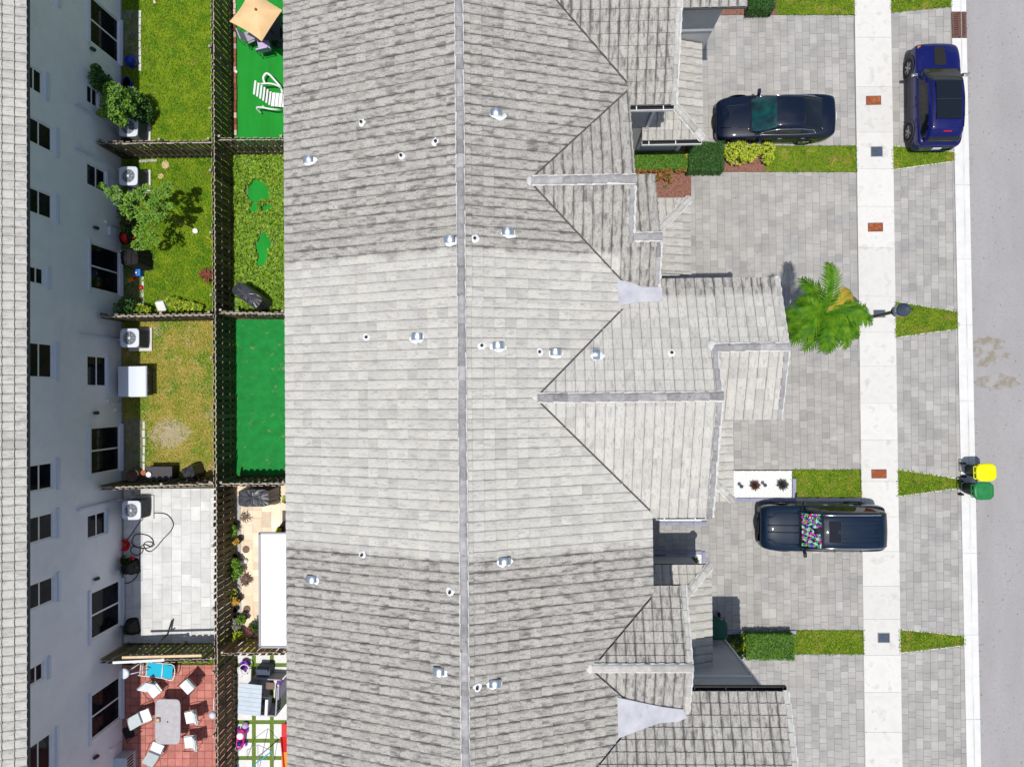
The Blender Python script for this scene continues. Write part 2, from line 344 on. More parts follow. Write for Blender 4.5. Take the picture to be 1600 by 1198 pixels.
M['paint_blue'] = mat('blue_paint', (.003, .006, .095), rough=.4, spec=.12, coat=.75)
M['paint_black'] = mat('black_paint', (.006, .006, .008), rough=.25, spec=.5, coat=.8)
M['car_glass'] = mat('car_glass', (.006, .008, .012), rough=.04, spec=.8)
M['windshield'] = mat('green_windscreen', (.006, .07, .07), (.005, .014, .02), scale=2.2, rough=.04, spec=.8)
M['head'] = mat('headlamp', (.55, .57, .6), rough=.08, spec=.9)
M['tail'] = mat('tail_lamp', (.42, .01, .015), rough=.15, spec=.8)
M['amber'] = mat('amber_lamp', (.55, .18, .02), rough=.2)
M['lamp_glass'] = mat('lamp_glass', (.36, .42, .46), rough=.2)
M['pot'] = mat('dark_pot', (.03, .03, .035), rough=.5)
# ------------------------------------------------------------------ pieces: the first 300 as objects, the rest joined as stuff
def clip_poly(pts, poly):
    """Sutherland-Hodgman in plan; poly counter-clockwise, convex"""
    out = list(pts); n = len(poly)
    for i in range(n):
        ax, ay = poly[i][0], poly[i][1]; bx, by = poly[(i+1) % n][0], poly[(i+1) % n][1]; inp = out; out = []
        if not inp: return []
        ex, ey = bx-ax, by-ay
        dd = [ex*(p[1]-ay)-ey*(p[0]-ax) for p in inp]
        for k in range(len(inp)):
            p, q = inp[k], inp[(k+1) % len(inp)]; dp, dq = dd[k], dd[(k+1) % len(inp)]
            if dp >= 0: out.append(p)
            if (dp >= 0) != (dq >= 0):
                t = dp/(dp-dq); out.append(tuple(p[j]+(q[j]-p[j])*t for j in range(len(p))))
    return out
def ccw(poly):
    s = sum(poly[i][0]*poly[(i+1) % len(poly)][1]-poly[(i+1) % len(poly)][0]*poly[i][1] for i in range(len(poly)))
    return list(poly) if s > 0 else list(poly)[::-1]
def inside(x, y, poly, m=0.0):
    n = len(poly)
    for i in range(n):
        ax, ay = poly[i][0], poly[i][1]; bx, by = poly[(i+1) % n][0], poly[(i+1) % n][1]
        ex, ey = bx-ax, by-ay; l = math.hypot(ex, ey)
        if (ex*(y-ay)-ey*(x-ax))/l < m: return False
    return True
class Pieces:
    def __init__(s, name): s.name = name; s.items = []; s.meshes = {}
    def shared(s, key, me, mtx, tone, pri, parent=None): s.items.append((pri, 0, key, me, mtx, tone, parent))
    def own(s, V, Fc, groove, mt, tone, pri, parent=None): s.items.append((pri, 1, (V, Fc, groove), mt, None, tone, parent))
    def flush(s, parent, limit=300):
        its = sorted(s.items, key=lambda t: -t[0])
        bymat = {}
        for i, it in enumerate(its):
            pri, own, A, B, mtx, tone, par = it; par = par or parent
            if i < limit:
                if own:
                    V, Fc, gv = A; cx = sum(v[0] for v in V)/len(V); cy = sum(v[1] for v in V)/len(V); cz = sum(v[2] for v in V)/len(V)
                    me = mesh(s.name, [(v[0]-cx, v[1]-cy, v[2]-cz) for v in V], Fc, B, attrs={'groove': ('POINT', gv)} if gv else None)
                    o = link(s.name, me, par, (tone, 0, 0, 1)); o.location = (cx, cy, cz)
                else:
                    o = link(s.name, B, par, (tone, 0, 0, 1)); o.matrix_basis = mtx
            else:
                if own: V, Fc, gv = A; mt = B
                else:
                    key = id(B)
                    if key not in s.meshes:
                        s.meshes[key] = ([v.co.copy() for v in B.vertices], [tuple(p.vertices) for p in B.polygons],
                                         [d.value for d in B.attributes['groove'].data] if 'groove' in B.attributes else None, B.materials[0])
                    V0, Fc, gv, mt = s.meshes[key]; V = [mtx @ v for v in V0]
                bucket = bymat.setdefault(mt.name, [mt, [], [], [], []])
                b = len(bucket[1]); bucket[1] += [tuple(v) for v in V]; bucket[2] += [tuple(k+b for k in f) for f in Fc]
                bucket[3] += [tone]*len(V); bucket[4] += (gv if gv else [0.0]*len(V))
        if bymat:
            V = []; Fc = []; T = []; Gv = []; MI = []; mats = []
            for k, (mt, v, f, t, g) in enumerate(bymat.values()):
                b = len(V); V += v; Fc += [tuple(i+b for i in q) for q in f]; T += t; Gv += g; MI += [k]*len(f); mats.append(mt)
            me = mesh(s.name+'_field', V, Fc, mats, mi=MI, attrs={'tone': ('POINT', T), 'groove': ('POINT', Gv)})
            o = link(s.name+'_field', me, parent, (0, 0, 0, 1)); tag(o, kind='stuff')
# ------------------------------------------------------------------ roof tiles
TW, TE, PITCH = 0.298, 0.325, 0.36
PROF = [(0, 0.0), (.09, .020), (.26, .032), (.5, .036), (.74, .032), (.91, .020), (1.0, 0.0)]
def tile_verts(ud, dd, pitch=PITCH):
    """ud: unit vector along the eave, dd: unit downhill; local origin at the middle of the lower edge on the deck"""
    V = []; g = []
    for (s_, hh) in ((0.0, .042), (TE*1.05, .002)):
        for (u, h) in PROF:
            x = (u-.5)*TW*.972
            V.append((ud[0]*x-dd[0]*s_, ud[1]*x-dd[1]*s_, s_*pitch+h+hh)); g.append(1.0-min(1, h/.034))
    for (u, h) in PROF:
        x = (u-.5)*TW*.972
        V.append((ud[0]*x-dd[0]*.08, ud[1]*x-dd[1]*.08, h*.5-.02)); g.append(1.0)
    n = len(PROF); Fc = []
    for i in range(n-1):
        Fc.append((i, i+1, n+i+1, n+i)); Fc.append((2*n+i, 2*n+i+1, i+1, i))
    # outward orientation
    if ud[0]*(-dd[1])-ud[1]*(-dd[0]) < 0: Fc = [f[::-1] for f in Fc]
    return V, Fc, g
FACETS = []
def add_facet(d, zf, poly, mt, u0=0.0, pitch=PITCH, tmul=0.0):
    """d 'E','W','N','S' = downhill direction; zf(x,y) deck height; poly = convex plan polygon"""
    FACETS.append(dict(d=d, zf=zf, poly=ccw(poly), mt=mt, u0=u0, pitch=pitch, tmul=tmul))
DIR = {'E': (1, 0), 'W': (-1, 0), 'N': (0, 1), 'S': (0, -1)}
def build_facets(pc, parent, deck_name='roof', focus=(0, 0)):
    decks = []
    for fi, f in enumerate(FACETS):
        d = DIR[f['d']]; ud = (-d[1], d[0]); poly = f['poly']; zf = f['zf']
        V, Fc, g = tile_verts(ud, d, f['pitch'])
        me = mesh('roof_tile', V, Fc, M[f['mt']], attrs={'groove': ('POINT', g)})
        dk = mesh(deck_name, [(p[0], p[1], zf(p[0], p[1])-.02) for p in poly]+[(p[0], p[1], zf(p[0], p[1])-.09) for p in poly],
                  [tuple(range(len(poly))), tuple(range(2*len(poly)-1, len(poly)-1, -1))]+[(i, i+len(poly), (i+1) % len(poly)+len(poly), (i+1) % len(poly)) for i in range(len(poly))], M['under'])
        dko = link(deck_name, dk, parent); decks.append(dko)
        ss = [p[0]*d[0]+p[1]*d[1] for p in poly]; us = [p[0]*ud[0]+p[1]*ud[1] for p in poly]
        smax, smin, umin, umax = max(ss), min(ss), min(us), max(us)
        kk = int(math.ceil((smax-smin)/TE))+1; j0 = int(math.floor((umin-f['u0'])/TW))-1; j1 = int(math.ceil((umax-f['u0'])/TW))+1
        for k in range(kk):
            s_ = smax-k*TE
            for j in range(j0, j1+1):
                u = f['u0']+j*TW
                ox, oy = d[0]*s_+ud[0]*u, d[1]*s_+ud[1]*u
                mx_, my_ = ox-d[0]*TE*.5, oy-d[1]*TE*.5; zz = zf(mx_, my_)
                hid = False; cuts = []
                cn = [(ox+ud[0]*a_*TW/2-d[0]*b_, oy+ud[1]*a_*TW/2-d[1]*b_) for a_ in (-1, 1) for b_ in (0.0, TE*1.05)]
                for gi, gf in enumerate(FACETS):
                    if gi == fi: continue
                    D = [gf['zf'](x, y)-zf(x, y) for x, y in cn]
                    if max(D) < .012 or max(D) > 1.6: continue
                    inn = [inside(x, y, gf['poly'], -.05) for x, y in cn]
                    if min(D) > -.004 and (all(inn) or (inside(mx_, my_, gf['poly'], .0) and min(D) > .1)): hid = True; break
                    if min(D) < -.004 and all(inn) and max(D) < .35: cuts.append(gf['zf'])
                if hid: continue
                z0 = zf(ox, oy)
                corners = [(ox+ud[0]*a_*TW/2-d[0]*b_, oy+ud[1]*a_*TW/2-d[1]*b_) for a_ in (-1, 1) for b_ in (0.004, TE)]
                ins = [inside(x, y, poly, -.01) for x, y in corners]
                tone = min(1, max(0, random.gauss(.60, .17)-(.3 if random.random() < .06 else 0)+f['tmul']))
                pri = -((mx_-focus[0])**2+(my_-focus[1])**2)-(0 if zz > 4 else 30)
                if all(ins) and not cuts:
                    mtx = Matrix.Translation((ox, oy, z0+random.uniform(-.003, .003))) @ Matrix.Rotation(random.gauss(0, .006), 4, 'Z')
                    pc.shared(fi, me, mtx, tone, pri, dko)
                else:
                    NV = []; NF = []; NG = []
                    for fc in Fc:
                        pts = [(V[i][0]+ox, V[i][1]+oy, V[i][2]+z0, g[i]) for i in fc]
                        if fc[0] >= 2*len(PROF) or fc[-1] >= 2*len(PROF) or max(fc) >= 2*len(PROF):
                            if all(inside(p[0], p[1], poly, -.03) for p in pts): r = pts
                            else: continue
                        else: r = clip_poly(pts, poly)
                        for cz in cuts:
                            if len(r) < 3: break
                            o2 = []; dd2 = [-.014-(cz(p[0], p[1])-zf(p[0], p[1])) for p in r]
                            for kk2 in range(len(r)):
                                p, q = r[kk2], r[(kk2+1) % len(r)]; dp, dq = dd2[kk2], dd2[(kk2+1) % len(r)]
                                if dp >= 0: o2.append(p)
                                if (dp >= 0) != (dq >= 0): t = dp/(dp-dq); o2.append(tuple(p[j2]+(q[j2]-p[j2])*t for j2 in range(len(p))))
                            r = o2
                        if len(r) >= 3:
                            b = len(NV); NV += [p[:3] for p in r]; NG += [p[3] for p in r]; NF.append(tuple(range(b, b+len(r))))
                    if NF: pc.own(NV, NF, NG, M[f['mt']], tone, pri-500, dko)
    return decks
def cap_run(parent, p0, p1, width=.24, seg=.40, mt='cap', rise=.05, name='ridge_tile', mortar=None, mside=0):
    """overlapping half-round cap tiles laid from p0 (low) to p1 (high)"""
    p0 = Vector(p0); p1 = Vector(p1); L_ = (p1-p0).length; n = max(1, round(L_/seg)); t = (p1-p0).normalized()
    side = t.cross(Vector((0, 0, 1))).normalized(); up = side.cross(t)
    V = []; Fc = []; K = 6; sl = L_/n
    for (l, r, h) in ((-.02, 1.0, .022), (sl*1.08, .90, .0)):
        for j in range(K+1):
            an = PI*j/K; V.append(t*l+side*math.cos(an)*width/2*r+up*(math.sin(an)*rise*1.5*r+h))
    for j in range(K): Fc.append((j, j+1, K+2+j, K+1+j))
    b = len(V)
    for j in range(K+1): an = PI*j/K; V.append(t*-.02+side*math.cos(an)*width/2+up*(-.03))
    for j in range(K): Fc.append((b+j, b+j+1, j+1, j))
    me = mesh(name, V, Fc, M[mt], smooth=False)
    for i in range(n):
        o = link(name, me, parent, (min(1, max(0, random.gauss(.5, .22))), 0, 0, 1)); o.location = p0+t*sl*i+Vector((0, 0, rise))+side*random.gauss(0, .006)
    if mortar is not None:
        mb = MB(); K2 = int(L_/.10)
        for sgn in ((-1, 1) if mside == 0 else (mside,)):
            prev = None; Vm = []; Fm = []
            for i in range(K2+1):
                q = p0+t*L_*i/K2; off = width*.5+mortar*(.75+.25*math.sin(i*2.1+sgn))+random.uniform(-.008, .008)
                Vm += [q+side*sgn*(width*.30)+Vector((0, 0, rise+.035)), q+side*sgn*off+Vector((0, 0, rise-.0))]
            for i in range(K2): Fm.append((2*i, 2*i+1, 2*i+3, 2*i+2) if sgn < 0 else (2*i+1, 2*i, 2*i+2, 2*i+3))
            mb.add(Vm, Fm)
        mb.obj('mortar_bed', M['mortar'], parent)
def gutter(parent, x0, x1, y, z, side=-1, w_=.13):
    """open box gutter along an east-west eave; side -1 = south-facing eave"""
    mb = MB(); ya, yb = (y, y+side*w_)
    mb.box(((x0+x1)/2, (ya+yb)/2, z-.12), (x1-x0, w_, .012), 0)
    mb.box(((x0+x1)/2, yb, z-.06), (x1-x0, .02, .13), 1); mb.box(((x0+x1)/2, ya, z-.06), (x1-x0, .012, .13), 0)
    for s_ in (x0, x1): mb.box((s_, (ya+yb)/2, z-.06), (.012, w_, .13), 1)
    x = x0+.25
    while x < x1: mb.box((x, (ya+yb)/2, z+.004), (.03, w_, .012), 1); x += .9+random.uniform(-.12, .12)
    mb.obj('gutter', [M['gutter'], M['trim'] if side < 0 else M['gutter']], parent)
def roof_vent(parent, px, py, zf, ang=0.0, sc_=1.0):
    z = 6.5
    for _ in range(12): p = G(px, py, z); z = zf(p.x, p.y)+.10
    p = G(px, py, z); rz = Matrix.Rotation(ang, 3, 'Z')
    mb = MB(); n = 10; V = []; Fc = []                               # half-barrel hood, open on one side
    for i, yy in enumerate((-.10, -.04, .04, .10)):
        for j in range(n+1):
            an = PI*j/n; V.append(rz @ Vector((.19*math.cos(an)*sc_, yy, .14*math.sin(an)*(1 if i else .8)+.02))+Vector((p.x, p.y, z-.05)))
    for i in range(3):
        for j in range(n): Fc.append((i*(n+1)+j, i*(n+1)+j+1, (i+1)*(n+1)+j+1, (i+1)*(n+1)+j))
    mb.add(V, Fc, 0, True); mb.add([V[j] for j in range(n+1)], [tuple(range(n+1))], 0)
    mb.add([V[3*(n+1)+j] for j in range(n+1)], [tuple(range(n, -1, -1))], 1)
    o = mb.obj('roof_vent', [M['steel'], M['slate']], parent)
    fl = MB(); K = 14; dx = random.uniform(-.03, .08); base = [(p.x+dx+math.cos(2*PI*i/K)*random.uniform(.20, .27), p.y-.05+math.sin(2*PI*i/K)*random.uniform(.11, .17)) for i in range(K)]
    fl.add([(x, y, zf(x, y)+.062) for x, y in base]+[(p.x, p.y, z-.01)], [(i, (i+1) % K, K) for i in range(K)], 0)
    fl.obj('flashing', M['trim'], o)
def roof_pipe(parent, px, py, zf):
    z = 6.5
    for _ in range(12): p = G(px, py, z); z = zf(p.x, p.y)+.05
    mb = MB(); mb.tube([(p.x, p.y, z-.15), (p.x, p.y, z+.12)], .045, 10, 0, cap=False)
    mb.add([(p.x+.043*math.cos(2*PI*i/10), p.y+.043*math.sin(2*PI*i/10), z+.09) for i in range(10)], [tuple(range(10))], 1)
    o = mb.obj('vent_pipe', [M['dark_metal'], M['black']], parent)
    fl = MB(); K = 12; base = [(p.x+math.cos(2*PI*i/K)*random.uniform(.10, .15), p.y+math.sin(2*PI*i/K)*random.uniform(.10, .14)) for i in range(K)]
    fl.add([(x, y, zf(x, y)+.058) for x, y in base]+[(p.x, p.y, z+.05)], [(i, (i+1) % K, K) for i in range(K)], 0)
    fl.obj('flashing', M['trim'], o)
def gable_block(mb, x0, x1, y0, y1, zt, yr, zr, m=0):
    """wall block with gable end facing east; ridge at yr, zr"""
    sec = [(y0, 0), (y1, 0), (y1, zt), (yr, zr), (y0, zt)]
    V = [(x0, y, z) for y, z in sec]+[(x1, y, z) for y, z in sec]
    mb.add(V, [(0, 4, 3, 2, 1), (5, 6, 7, 8, 9), (0, 1, 6, 5), (1, 2, 7, 6), (2, 3, 8, 7), (3, 4, 9, 8), (4, 0, 5, 9)], m)

# ------------------------------------------------------------------ GROUND
def sheet(name, poly, z, m, label=None, kind='structure'):
    P = [G(x, y, 0) if max(abs(x), abs(y)) > 0 else Vector((0, 0, 0)) for x, y in poly]
    o = link(name, mesh(name, [(p.x, p.y, z) for p in P], [tuple(range(len(P)))] if ccw([(p.x, p.y) for p in P])[0] == (P[0].x, P[0].y) else [tuple(range(len(P)))[::-1]], m))
    return tag(o, label, None, None, kind)
def wsheet(name, pts, z, m, label=None, kind='structure'):
    return tag(link(name, mesh(name, [(x, y, z) for x, y in ccw(pts)], [tuple(range(len(pts)))], m)), label, None, None, kind)
wsheet('ground', [(-400, -400), (400, -400), (400, 400), (-400, 400)], -.09, M['earth'], 'bare ground stretching away under the whole block')
def gx(px, z=0, py=600): return G(px, py, z).x
# road
P = [(1508.5, -80), (1532.5, 1290)]
a0, a1 = G(*P[0]), G(*P[1]); dr = (a0-a1).normalized()
q0 = a0+dr*120; q1 = a1-dr*120
wsheet('road', [(q0.x, q0.y), (q1.x, q1.y), (q1.x+9, q1.y), (q0.x+9, q0.y)], -.02, M['asphalt'], 'pale grey asphalt street along the right edge of the view')
wsheet('road_verge', [(q0.x+9, q0.y), (q1.x+9, q1.y), (q1.x+90, q1.y), (q0.x+90, q0.y)], -.03, M['lawn'], 'grass beyond the far side of the street')
for (cx, cy, rx, ry) in ((1548, 537, 26, 11), (1542, 560, 22, 14), (1574, 557, 7, 7), (1558, 596, 36, 12), (1535, 551, 14, 18)):
    c0 = G(cx, cy); K = 22
    pts = [(c0.x+math.cos(2*PI*i/K)*rx/38.6*random.uniform(.8, 1.1), c0.y+math.sin(2*PI*i/K)*ry/38.6*random.uniform(.75, 1.12)) for i in range(K)]
    STZ = globals().get('STZ', -.016)+.0008
    wsheet('tyre_stain', pts, STZ, M['stain'], 'brown dried mud stain on the street')
# sidewalk and kerb slabs
def slabs(name, ys, lx, rx, z0, z1, mt, parentlabel, gap=.012):
    """lx, rx: photo x of the left/right edge at y=0 and y=1198"""
    def ex(e, y): return e[0]+(e[1]-e[0])*y/1198
    mb = MB(); 
    b = [G(ex(lx, ys[0]), ys[0]), G(ex(rx, ys[0]), ys[0]), G(ex(rx, ys[-1]), ys[-1]), G(ex(lx, ys[-1]), ys[-1])]
    mb.prism(ccw([(p.x, p.y) for p in b]), -.08, z1-.012)
    base = mb.obj(name, M['joint_c']); tag(base, parentlabel, kind='structure')
    for i in range(len(ys)-1):
        q = [G(ex(lx, ys[i]), ys[i]), G(ex(rx, ys[i]), ys[i]), G(ex(rx, ys[i+1]), ys[i+1]), G(ex(lx, ys[i+1]), ys[i+1])]
        q = ccw([(p.x, p.y) for p in q]); cx = sum(p[0] for p in q)/4; cy = sum(p[1] for p in q)/4
        hh = max(abs(p[1]-cy) for p in q); wv = max(abs(p[0]-cx) for p in q)
        q2 = [((p[0]-cx)*(1-.002/wv), (p[1]-cy)*(1-gap/2/hh)) for p in q]
        m2 = MB(); zz = z1+random.uniform(0, .003); m2.prism(q2, z0-zz, 0)
        o = m2.obj(name+'_slab', M[mt], base, color=(random.random(), 0, 0, 1)); o.location = (cx, cy, zz)
    return base
JS = [-75, -8, 59, 136, 207, 264, 323, 387, 463, 519, 572, 630, 687, 752, 807, 861, 915, 967, 1023, 1081, 1143, 1205, 1270]
slabs('sidewalk', JS, (1335, 1352), (1392, 1410), -.05, .012, 'walk', 'white concrete sidewalk between the driveways and their aprons')
def kerb_run(ys): return slabs('kerb', ys, (1486, 1510), (1509, 1532.5), -.05, .02, 'kerb', 'white concrete kerb and gutter along the street', gap=.014)
kerb_run([-75, 19]); kerb_run([60, 180, 289, 405, 508, 626, 748, 864, 991, 1123, 1270])

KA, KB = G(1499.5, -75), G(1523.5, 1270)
wsheet('gutter_line', [(KA.x-.02, KA.y), (KA.x+.02, KA.y), (KB.x+.02, KB.y), (KB.x-.02, KB.y)], .0265, M['gut_line'], 'faint line along the kerb gutter, the crease shading put into its colour')
def paver_field(name, poly_px, mt='paver', jm='joint', colw=.292, lens=(.22, .29, .29, .40, .44), z=.0, label='', horizontal=False, world=None, ang=0.0, gap=.008, pname='paver', limit=300, grid=None):
    P = world or [(G(x, y).x, G(x, y).y) for x, y in poly_px]; P = ccw(P)
    base = wsheet(name, P, z-.012, M[jm], label)
    pc = Pieces(pname); ca, sa = math.cos(ang), math.sin(ang); ox, oy = P[0]
    L2 = [((x-ox)*ca+(y-oy)*sa, -(x-ox)*sa+(y-oy)*ca) for x, y in P]
    x0, x1, y0, y1 = min(p[0] for p in L2), max(p[0] for p in L2), min(p[1] for p in L2), max(p[1] for p in L2)
    unit = mesh(pname, [(-.5, -.5, -.03), (.5, -.5, -.03), (.5, .5, -.03), (-.5, .5, -.03), (-.5, -.5, -.004), (.5, -.5, -.004), (.5, .5, -.004), (-.5, .5, -.004), (-.475, -.475, 0), (.475, -.475, 0), (.475, .475, 0), (-.475, .475, 0)],
                [(8, 9, 10, 11), (4, 5, 9, 8), (5, 6, 10, 9), (6, 7, 11, 10), (7, 4, 8, 11), (0, 1, 5, 4), (1, 2, 6, 5), (2, 3, 7, 6), (3, 0, 4, 7)], M[mt])
    u = x0
    while u < x1:
        v = y0-random.uniform(0, .3) if not grid else y0
        while v < y1:
            l = random.choice(lens) if not grid else grid
            cu, cv = u+colw/2, v+l/2
            hu, hv = (colw-gap)/2, (l-gap)/2
            cs = [(cu-hu, cv-hv), (cu+hu, cv-hv), (cu+hu, cv+hv), (cu-hu, cv+hv)]
            ws = [(ox+a_*ca-b_*sa, oy+a_*sa+b_*ca) for a_, b_ in cs]
            ins = [inside(x, y, P, -.002) for x, y in ws]
            wx, wy = ox+cu*ca-cv*sa, oy+cu*sa+cv*ca; zz = z+random.uniform(-.003, .004); tn = min(1, max(0, random.gauss(.5, .24)))
            if all(ins):
                mtx = Matrix.Translation((wx, wy, zz)) @ Matrix.Rotation(ang+random.gauss(0, .004), 4, 'Z') @ Matrix.Diagonal((2*hu, 2*hv, 1, 1))
                pc.shared(0, unit, mtx, tn, -(wx*wx+wy*wy), base)
            elif any(ins) or inside(wx, wy, P):
                r = clip_poly([(x, y, 0) for x, y in ws], P)
                r2 = [r[i] for i in range(len(r)) if math.hypot(r[i][0]-r[i-1][0], r[i][1]-r[i-1][1]) > .004]
                if len(r2) >= 3:
                    n = len(r2); V = [(p[0], p[1], zz) for p in r2]+[(p[0], p[1], zz-.03) for p in r2]
                    pc.own(V, [tuple(range(n))]+[(i, i+n, (i+1) % n+n, (i+1) % n) for i in range(n)], None, M[mt], tn, -(wx*wx+wy*wy)-1, base)
            v += l
        u += colw
    pc.flush(base, limit); return base
DRV = [([(1062, 24), (1334.6, 24), (1337.4, 228), (1062, 228)], 'grey paver driveway under the navy sedan at the top'),
       ([(1020, 269), (1338.3, 269), (1341.6, 491), (1020, 491)], 'grey paver driveway north of the palm, empty'),
       ([(1090, 529), (1342.2, 529), (1345.2, 733.5), (1090, 733.5)], 'grey paver driveway between the palm and the white gravel bed, empty'),
       ([(1018, 783), (1239, 783), (1239, 777), (1345.8, 777), (1348.9, 984), (1018, 984)], 'grey paver driveway under the dark large car'),
       ([(1120, 1021.5), (1349.4, 1021.5), (1353.5, 1270), (1120, 1270)], 'grey paver driveway at the bottom beside the charcoal wall')]
for i, (p, lb) in enumerate(DRV):
    if len(p) == 6:
        paver_field('driveway', [p[0], (1345.9, 783), p[4], p[5]], label=lb)
        wsheet('driveway_edge', [(G(x, y).x, G(x, y).y) for x, y in ((1240, 777), (1345.8, 777), (1345.9, 782.8), (1240, 782.8))], 0.0, M['kerb'], 'thin concrete edge strip below the verge beside the dark large car')
    else: paver_field('driveway', p, label=lb)
APR = [([(1393, 20), (1486, 11), (1490.3, 237), (1395.3, 228)], 'grey paver apron partly under the blue car'),
       ([(1395.9, 265), (1490.7, 252), (1495.5, 487), (1398.8, 471)], 'grey paver apron north of the street lamp'),
       ([(1399.6, 527), (1496, 514), (1500.8, 748.5), (1402.7, 733)], 'grey paver apron between the street lamp and the two bins'),
       ([(1403.4, 775), (1501, 762), (1505.9, 993), (1406.4, 983)], 'grey paver apron right of the dark large car'),
       ([(1407, 1019.5), (1506.1, 1008), (1511.4, 1270), (1411, 1270)], 'grey paver apron at the lower right corner')]
for p, lb in APR: paver_field('driveway_apron', p, label=lb, ang=math.radians(-.6))
# ------------------------------------------------------------------ lawns
def scatter(poly, n, seed=0):
    r = np.random.default_rng(seed); P = np.array(poly); lo = P.min(0); hi = P.max(0); pts = lo+r.random((n*3, 2))*(hi-lo)
    ok = np.ones(len(pts), bool)
    for i in range(len(P)):
        A, B = P[i], P[(i+1) % len(P)]; ok &= ((B[0]-A[0])*(pts[:, 1]-A[1])-(B[1]-A[1])*(pts[:, 0]-A[0])) >= 0
    return pts[ok][:n]
LS = [0]
def grass(poly_px, soil, blades, label, dens=900, h=.05, z=0.0, world=None, name='grass', wdt=.022, skip=None):
    P = ccw(world or [(G(x, y).x, G(x, y).y) for x, y in poly_px]); LS[0] += 1
    wsheet('lawn', P, z-.004, M[soil], label+', soil under it')
    A = abs(sum(P[i][0]*P[(i+1) % len(P)][1]-P[(i+1) % len(P)][0]*P[i][1] for i in range(len(P))))/2
    big = [(p[0]+.0, p[1]) for p in P]; n = int(A*dens); pcx = sum(p[0] for p in P)/len(P); pcy = sum(p[1] for p in P)/len(P); big = [(pcx+(p[0]-pcx)*(1+.05/max(.3, abs(p[0]-pcx))), pcy+(p[1]-pcy)*(1+.035/max(.3, abs(p[1]-pcy)))) for p in P]; pts = scatter(big, n, LS[0])
    if skip is not None: pts = pts[[not skip(x, y) for x, y in pts]]
    n = len(pts); r = np.random.default_rng(LS[0]+50)
    an = r.random(n)*2*PI; ln = h*(.5+r.random(n)); lean = (.3+r.random(n)*1.4)
    u = np.stack([np.cos(an), np.sin(an), np.zeros(n)], 1); v = np.stack([-np.sin(an), np.cos(an), np.zeros(n)], 1)
    base = np.concatenate([pts, np.full((n, 1), z-.003)], 1); ww = wdt*(.6+r.random(n))[:, None]
    tip = base+v*(ln*lean)[:, None]+np.array([0, 0, 1])*ln[:, None]; mid = base+v*(ln*lean*.45)[:, None]+np.array([0, 0, 1])*(ln*.75)[:, None]
    V = np.stack([base-u*ww*.5, base+u*ww*.5, mid+u*ww*.45, tip, mid-u*ww*.45], 1).reshape(-1, 3)
    # pentagon blades
    o = link(name, npmesh(name, V, 5, M[blades])); tag(o, label, None, None, 'stuff'); return o
VERGE = [([(1213, -60), (1334, -60), (1334.6, 23), (1213, 23)], 'short verge grass at the top left of the sidewalk'),
         ([(1196, 229), (1337, 229), (1337.6, 268), (1196, 268)], 'green verge grass between the sedan driveway and the next one'),
         ([(1222, 492), (1340.6, 491.5), (1341.5, 528), (1222, 528)], 'verge grass under the palm'),
         ([(1238, 734), (1344, 734), (1344.7, 776), (1238, 776)], 'patchy verge grass right of the white gravel bed'),
         ([(1240, 985), (1348, 985), (1348.6, 1021), (1240, 1021)], 'verge grass right of the clipped hedge at the bottom')]
TAPER = [([(1391.5, -60), (1485, -60), (1486, 10.5), (1393, 19.5)], 'tapering grass at the top beside the kerb'),
         ([(1395.3, 228.5), (1490.3, 237.5), (1490.6, 251.5), (1395.9, 264.5)], 'tapering grass strip below the blue car'),
         ([(1398.8, 471.5), (1495.4, 487.5), (1495.8, 513.5), (1399.6, 526.5)], 'tapering grass strip beside the street lamp head'),
         ([(1402.6, 733.5), (1500.8, 749), (1501, 761.5), (1403.3, 774.5)], 'tapering grass strip left of the two bins'),
         ([(1406.3, 983.5), (1505.8, 993.5), (1506, 1007.5), (1406.9, 1019)], 'tapering grass strip at the lower right')]
for p, lb in VERGE+TAPER: grass(p, 'lawn', 'grass_strip', lb, dens=1500, h=.035)
# thin concrete lips along the tapered strips
mb = MB()
for p, _ in TAPER[1:]:
    for (q0, q1, s_) in ((p[0], p[1], -1), (p[3], p[2], 1)):
        A, B = G(*q0), G(*q1); t = (B-A).normalized(); nn = Vector((-t.y, t.x, 0))*(.03*-s_)
        V = [A+Vector((0, 0, .006)), B+Vector((0, 0, .006)), B+nn+Vector((0, 0, .006)), A+nn+Vector((0, 0, .006))]
        mb.add(V if nn.cross(t).z < 0 else V[::-1], [(0, 1, 2, 3)])
o = mb.obj('verge_edging', M['kerb']); tag(o, 'thin white concrete lip along the tapering grass strips', kind='structure')
# back yards, left of the long fence
XW = -16.76                                              # face of the left building
def yr(py): return G(300, py).y
XF = G(365, 600).x                                      # foot of the long fence
def rect(x0p, y0p, x1p, y1p, X0=None, X1=None): 
    return [(X0 if X0 is not None else G(x0p, (y0p+y1p)/2).x, G((x0p+x1p)/2, y0p).y), (X1 if X1 is not None else G(x1p, (y0p+y1p)/2).x, G((x0p+x1p)/2, y0p).y),
            (X1 if X1 is not None else G(x1p, (y0p+y1p)/2).x, G((x0p+x1p)/2, y1p).y), (X0 if X0 is not None else G(x0p, (y0p+y1p)/2).x, G((x0p+x1p)/2, y1p).y)]
grass(None, 'lawn', 'grass', 'bright green lawn of the topmost back yard left of the long fence', world=rect(190, -60, 365, 243, XW, XF), dens=1300)
grass(None, 'lawn', 'grass', 'green lawn of the second back yard with the sparse tree', world=rect(190, 247, 365, 496, XW, XF), dens=1300, h=.06)
def bare(x, y):
    c0 = G(268, 678); d = math.hypot((x-c0.x)/1.0, (y-c0.y)/.75); return d < 1.0 and random.random() < 1.15-d*.9
grass(None, 'drysoil', 'drygrass', 'dry yellowing lawn of the third back yard', world=rect(190, 500, 365, 744, XW, XF), dens=1100, h=.045, skip=bare)
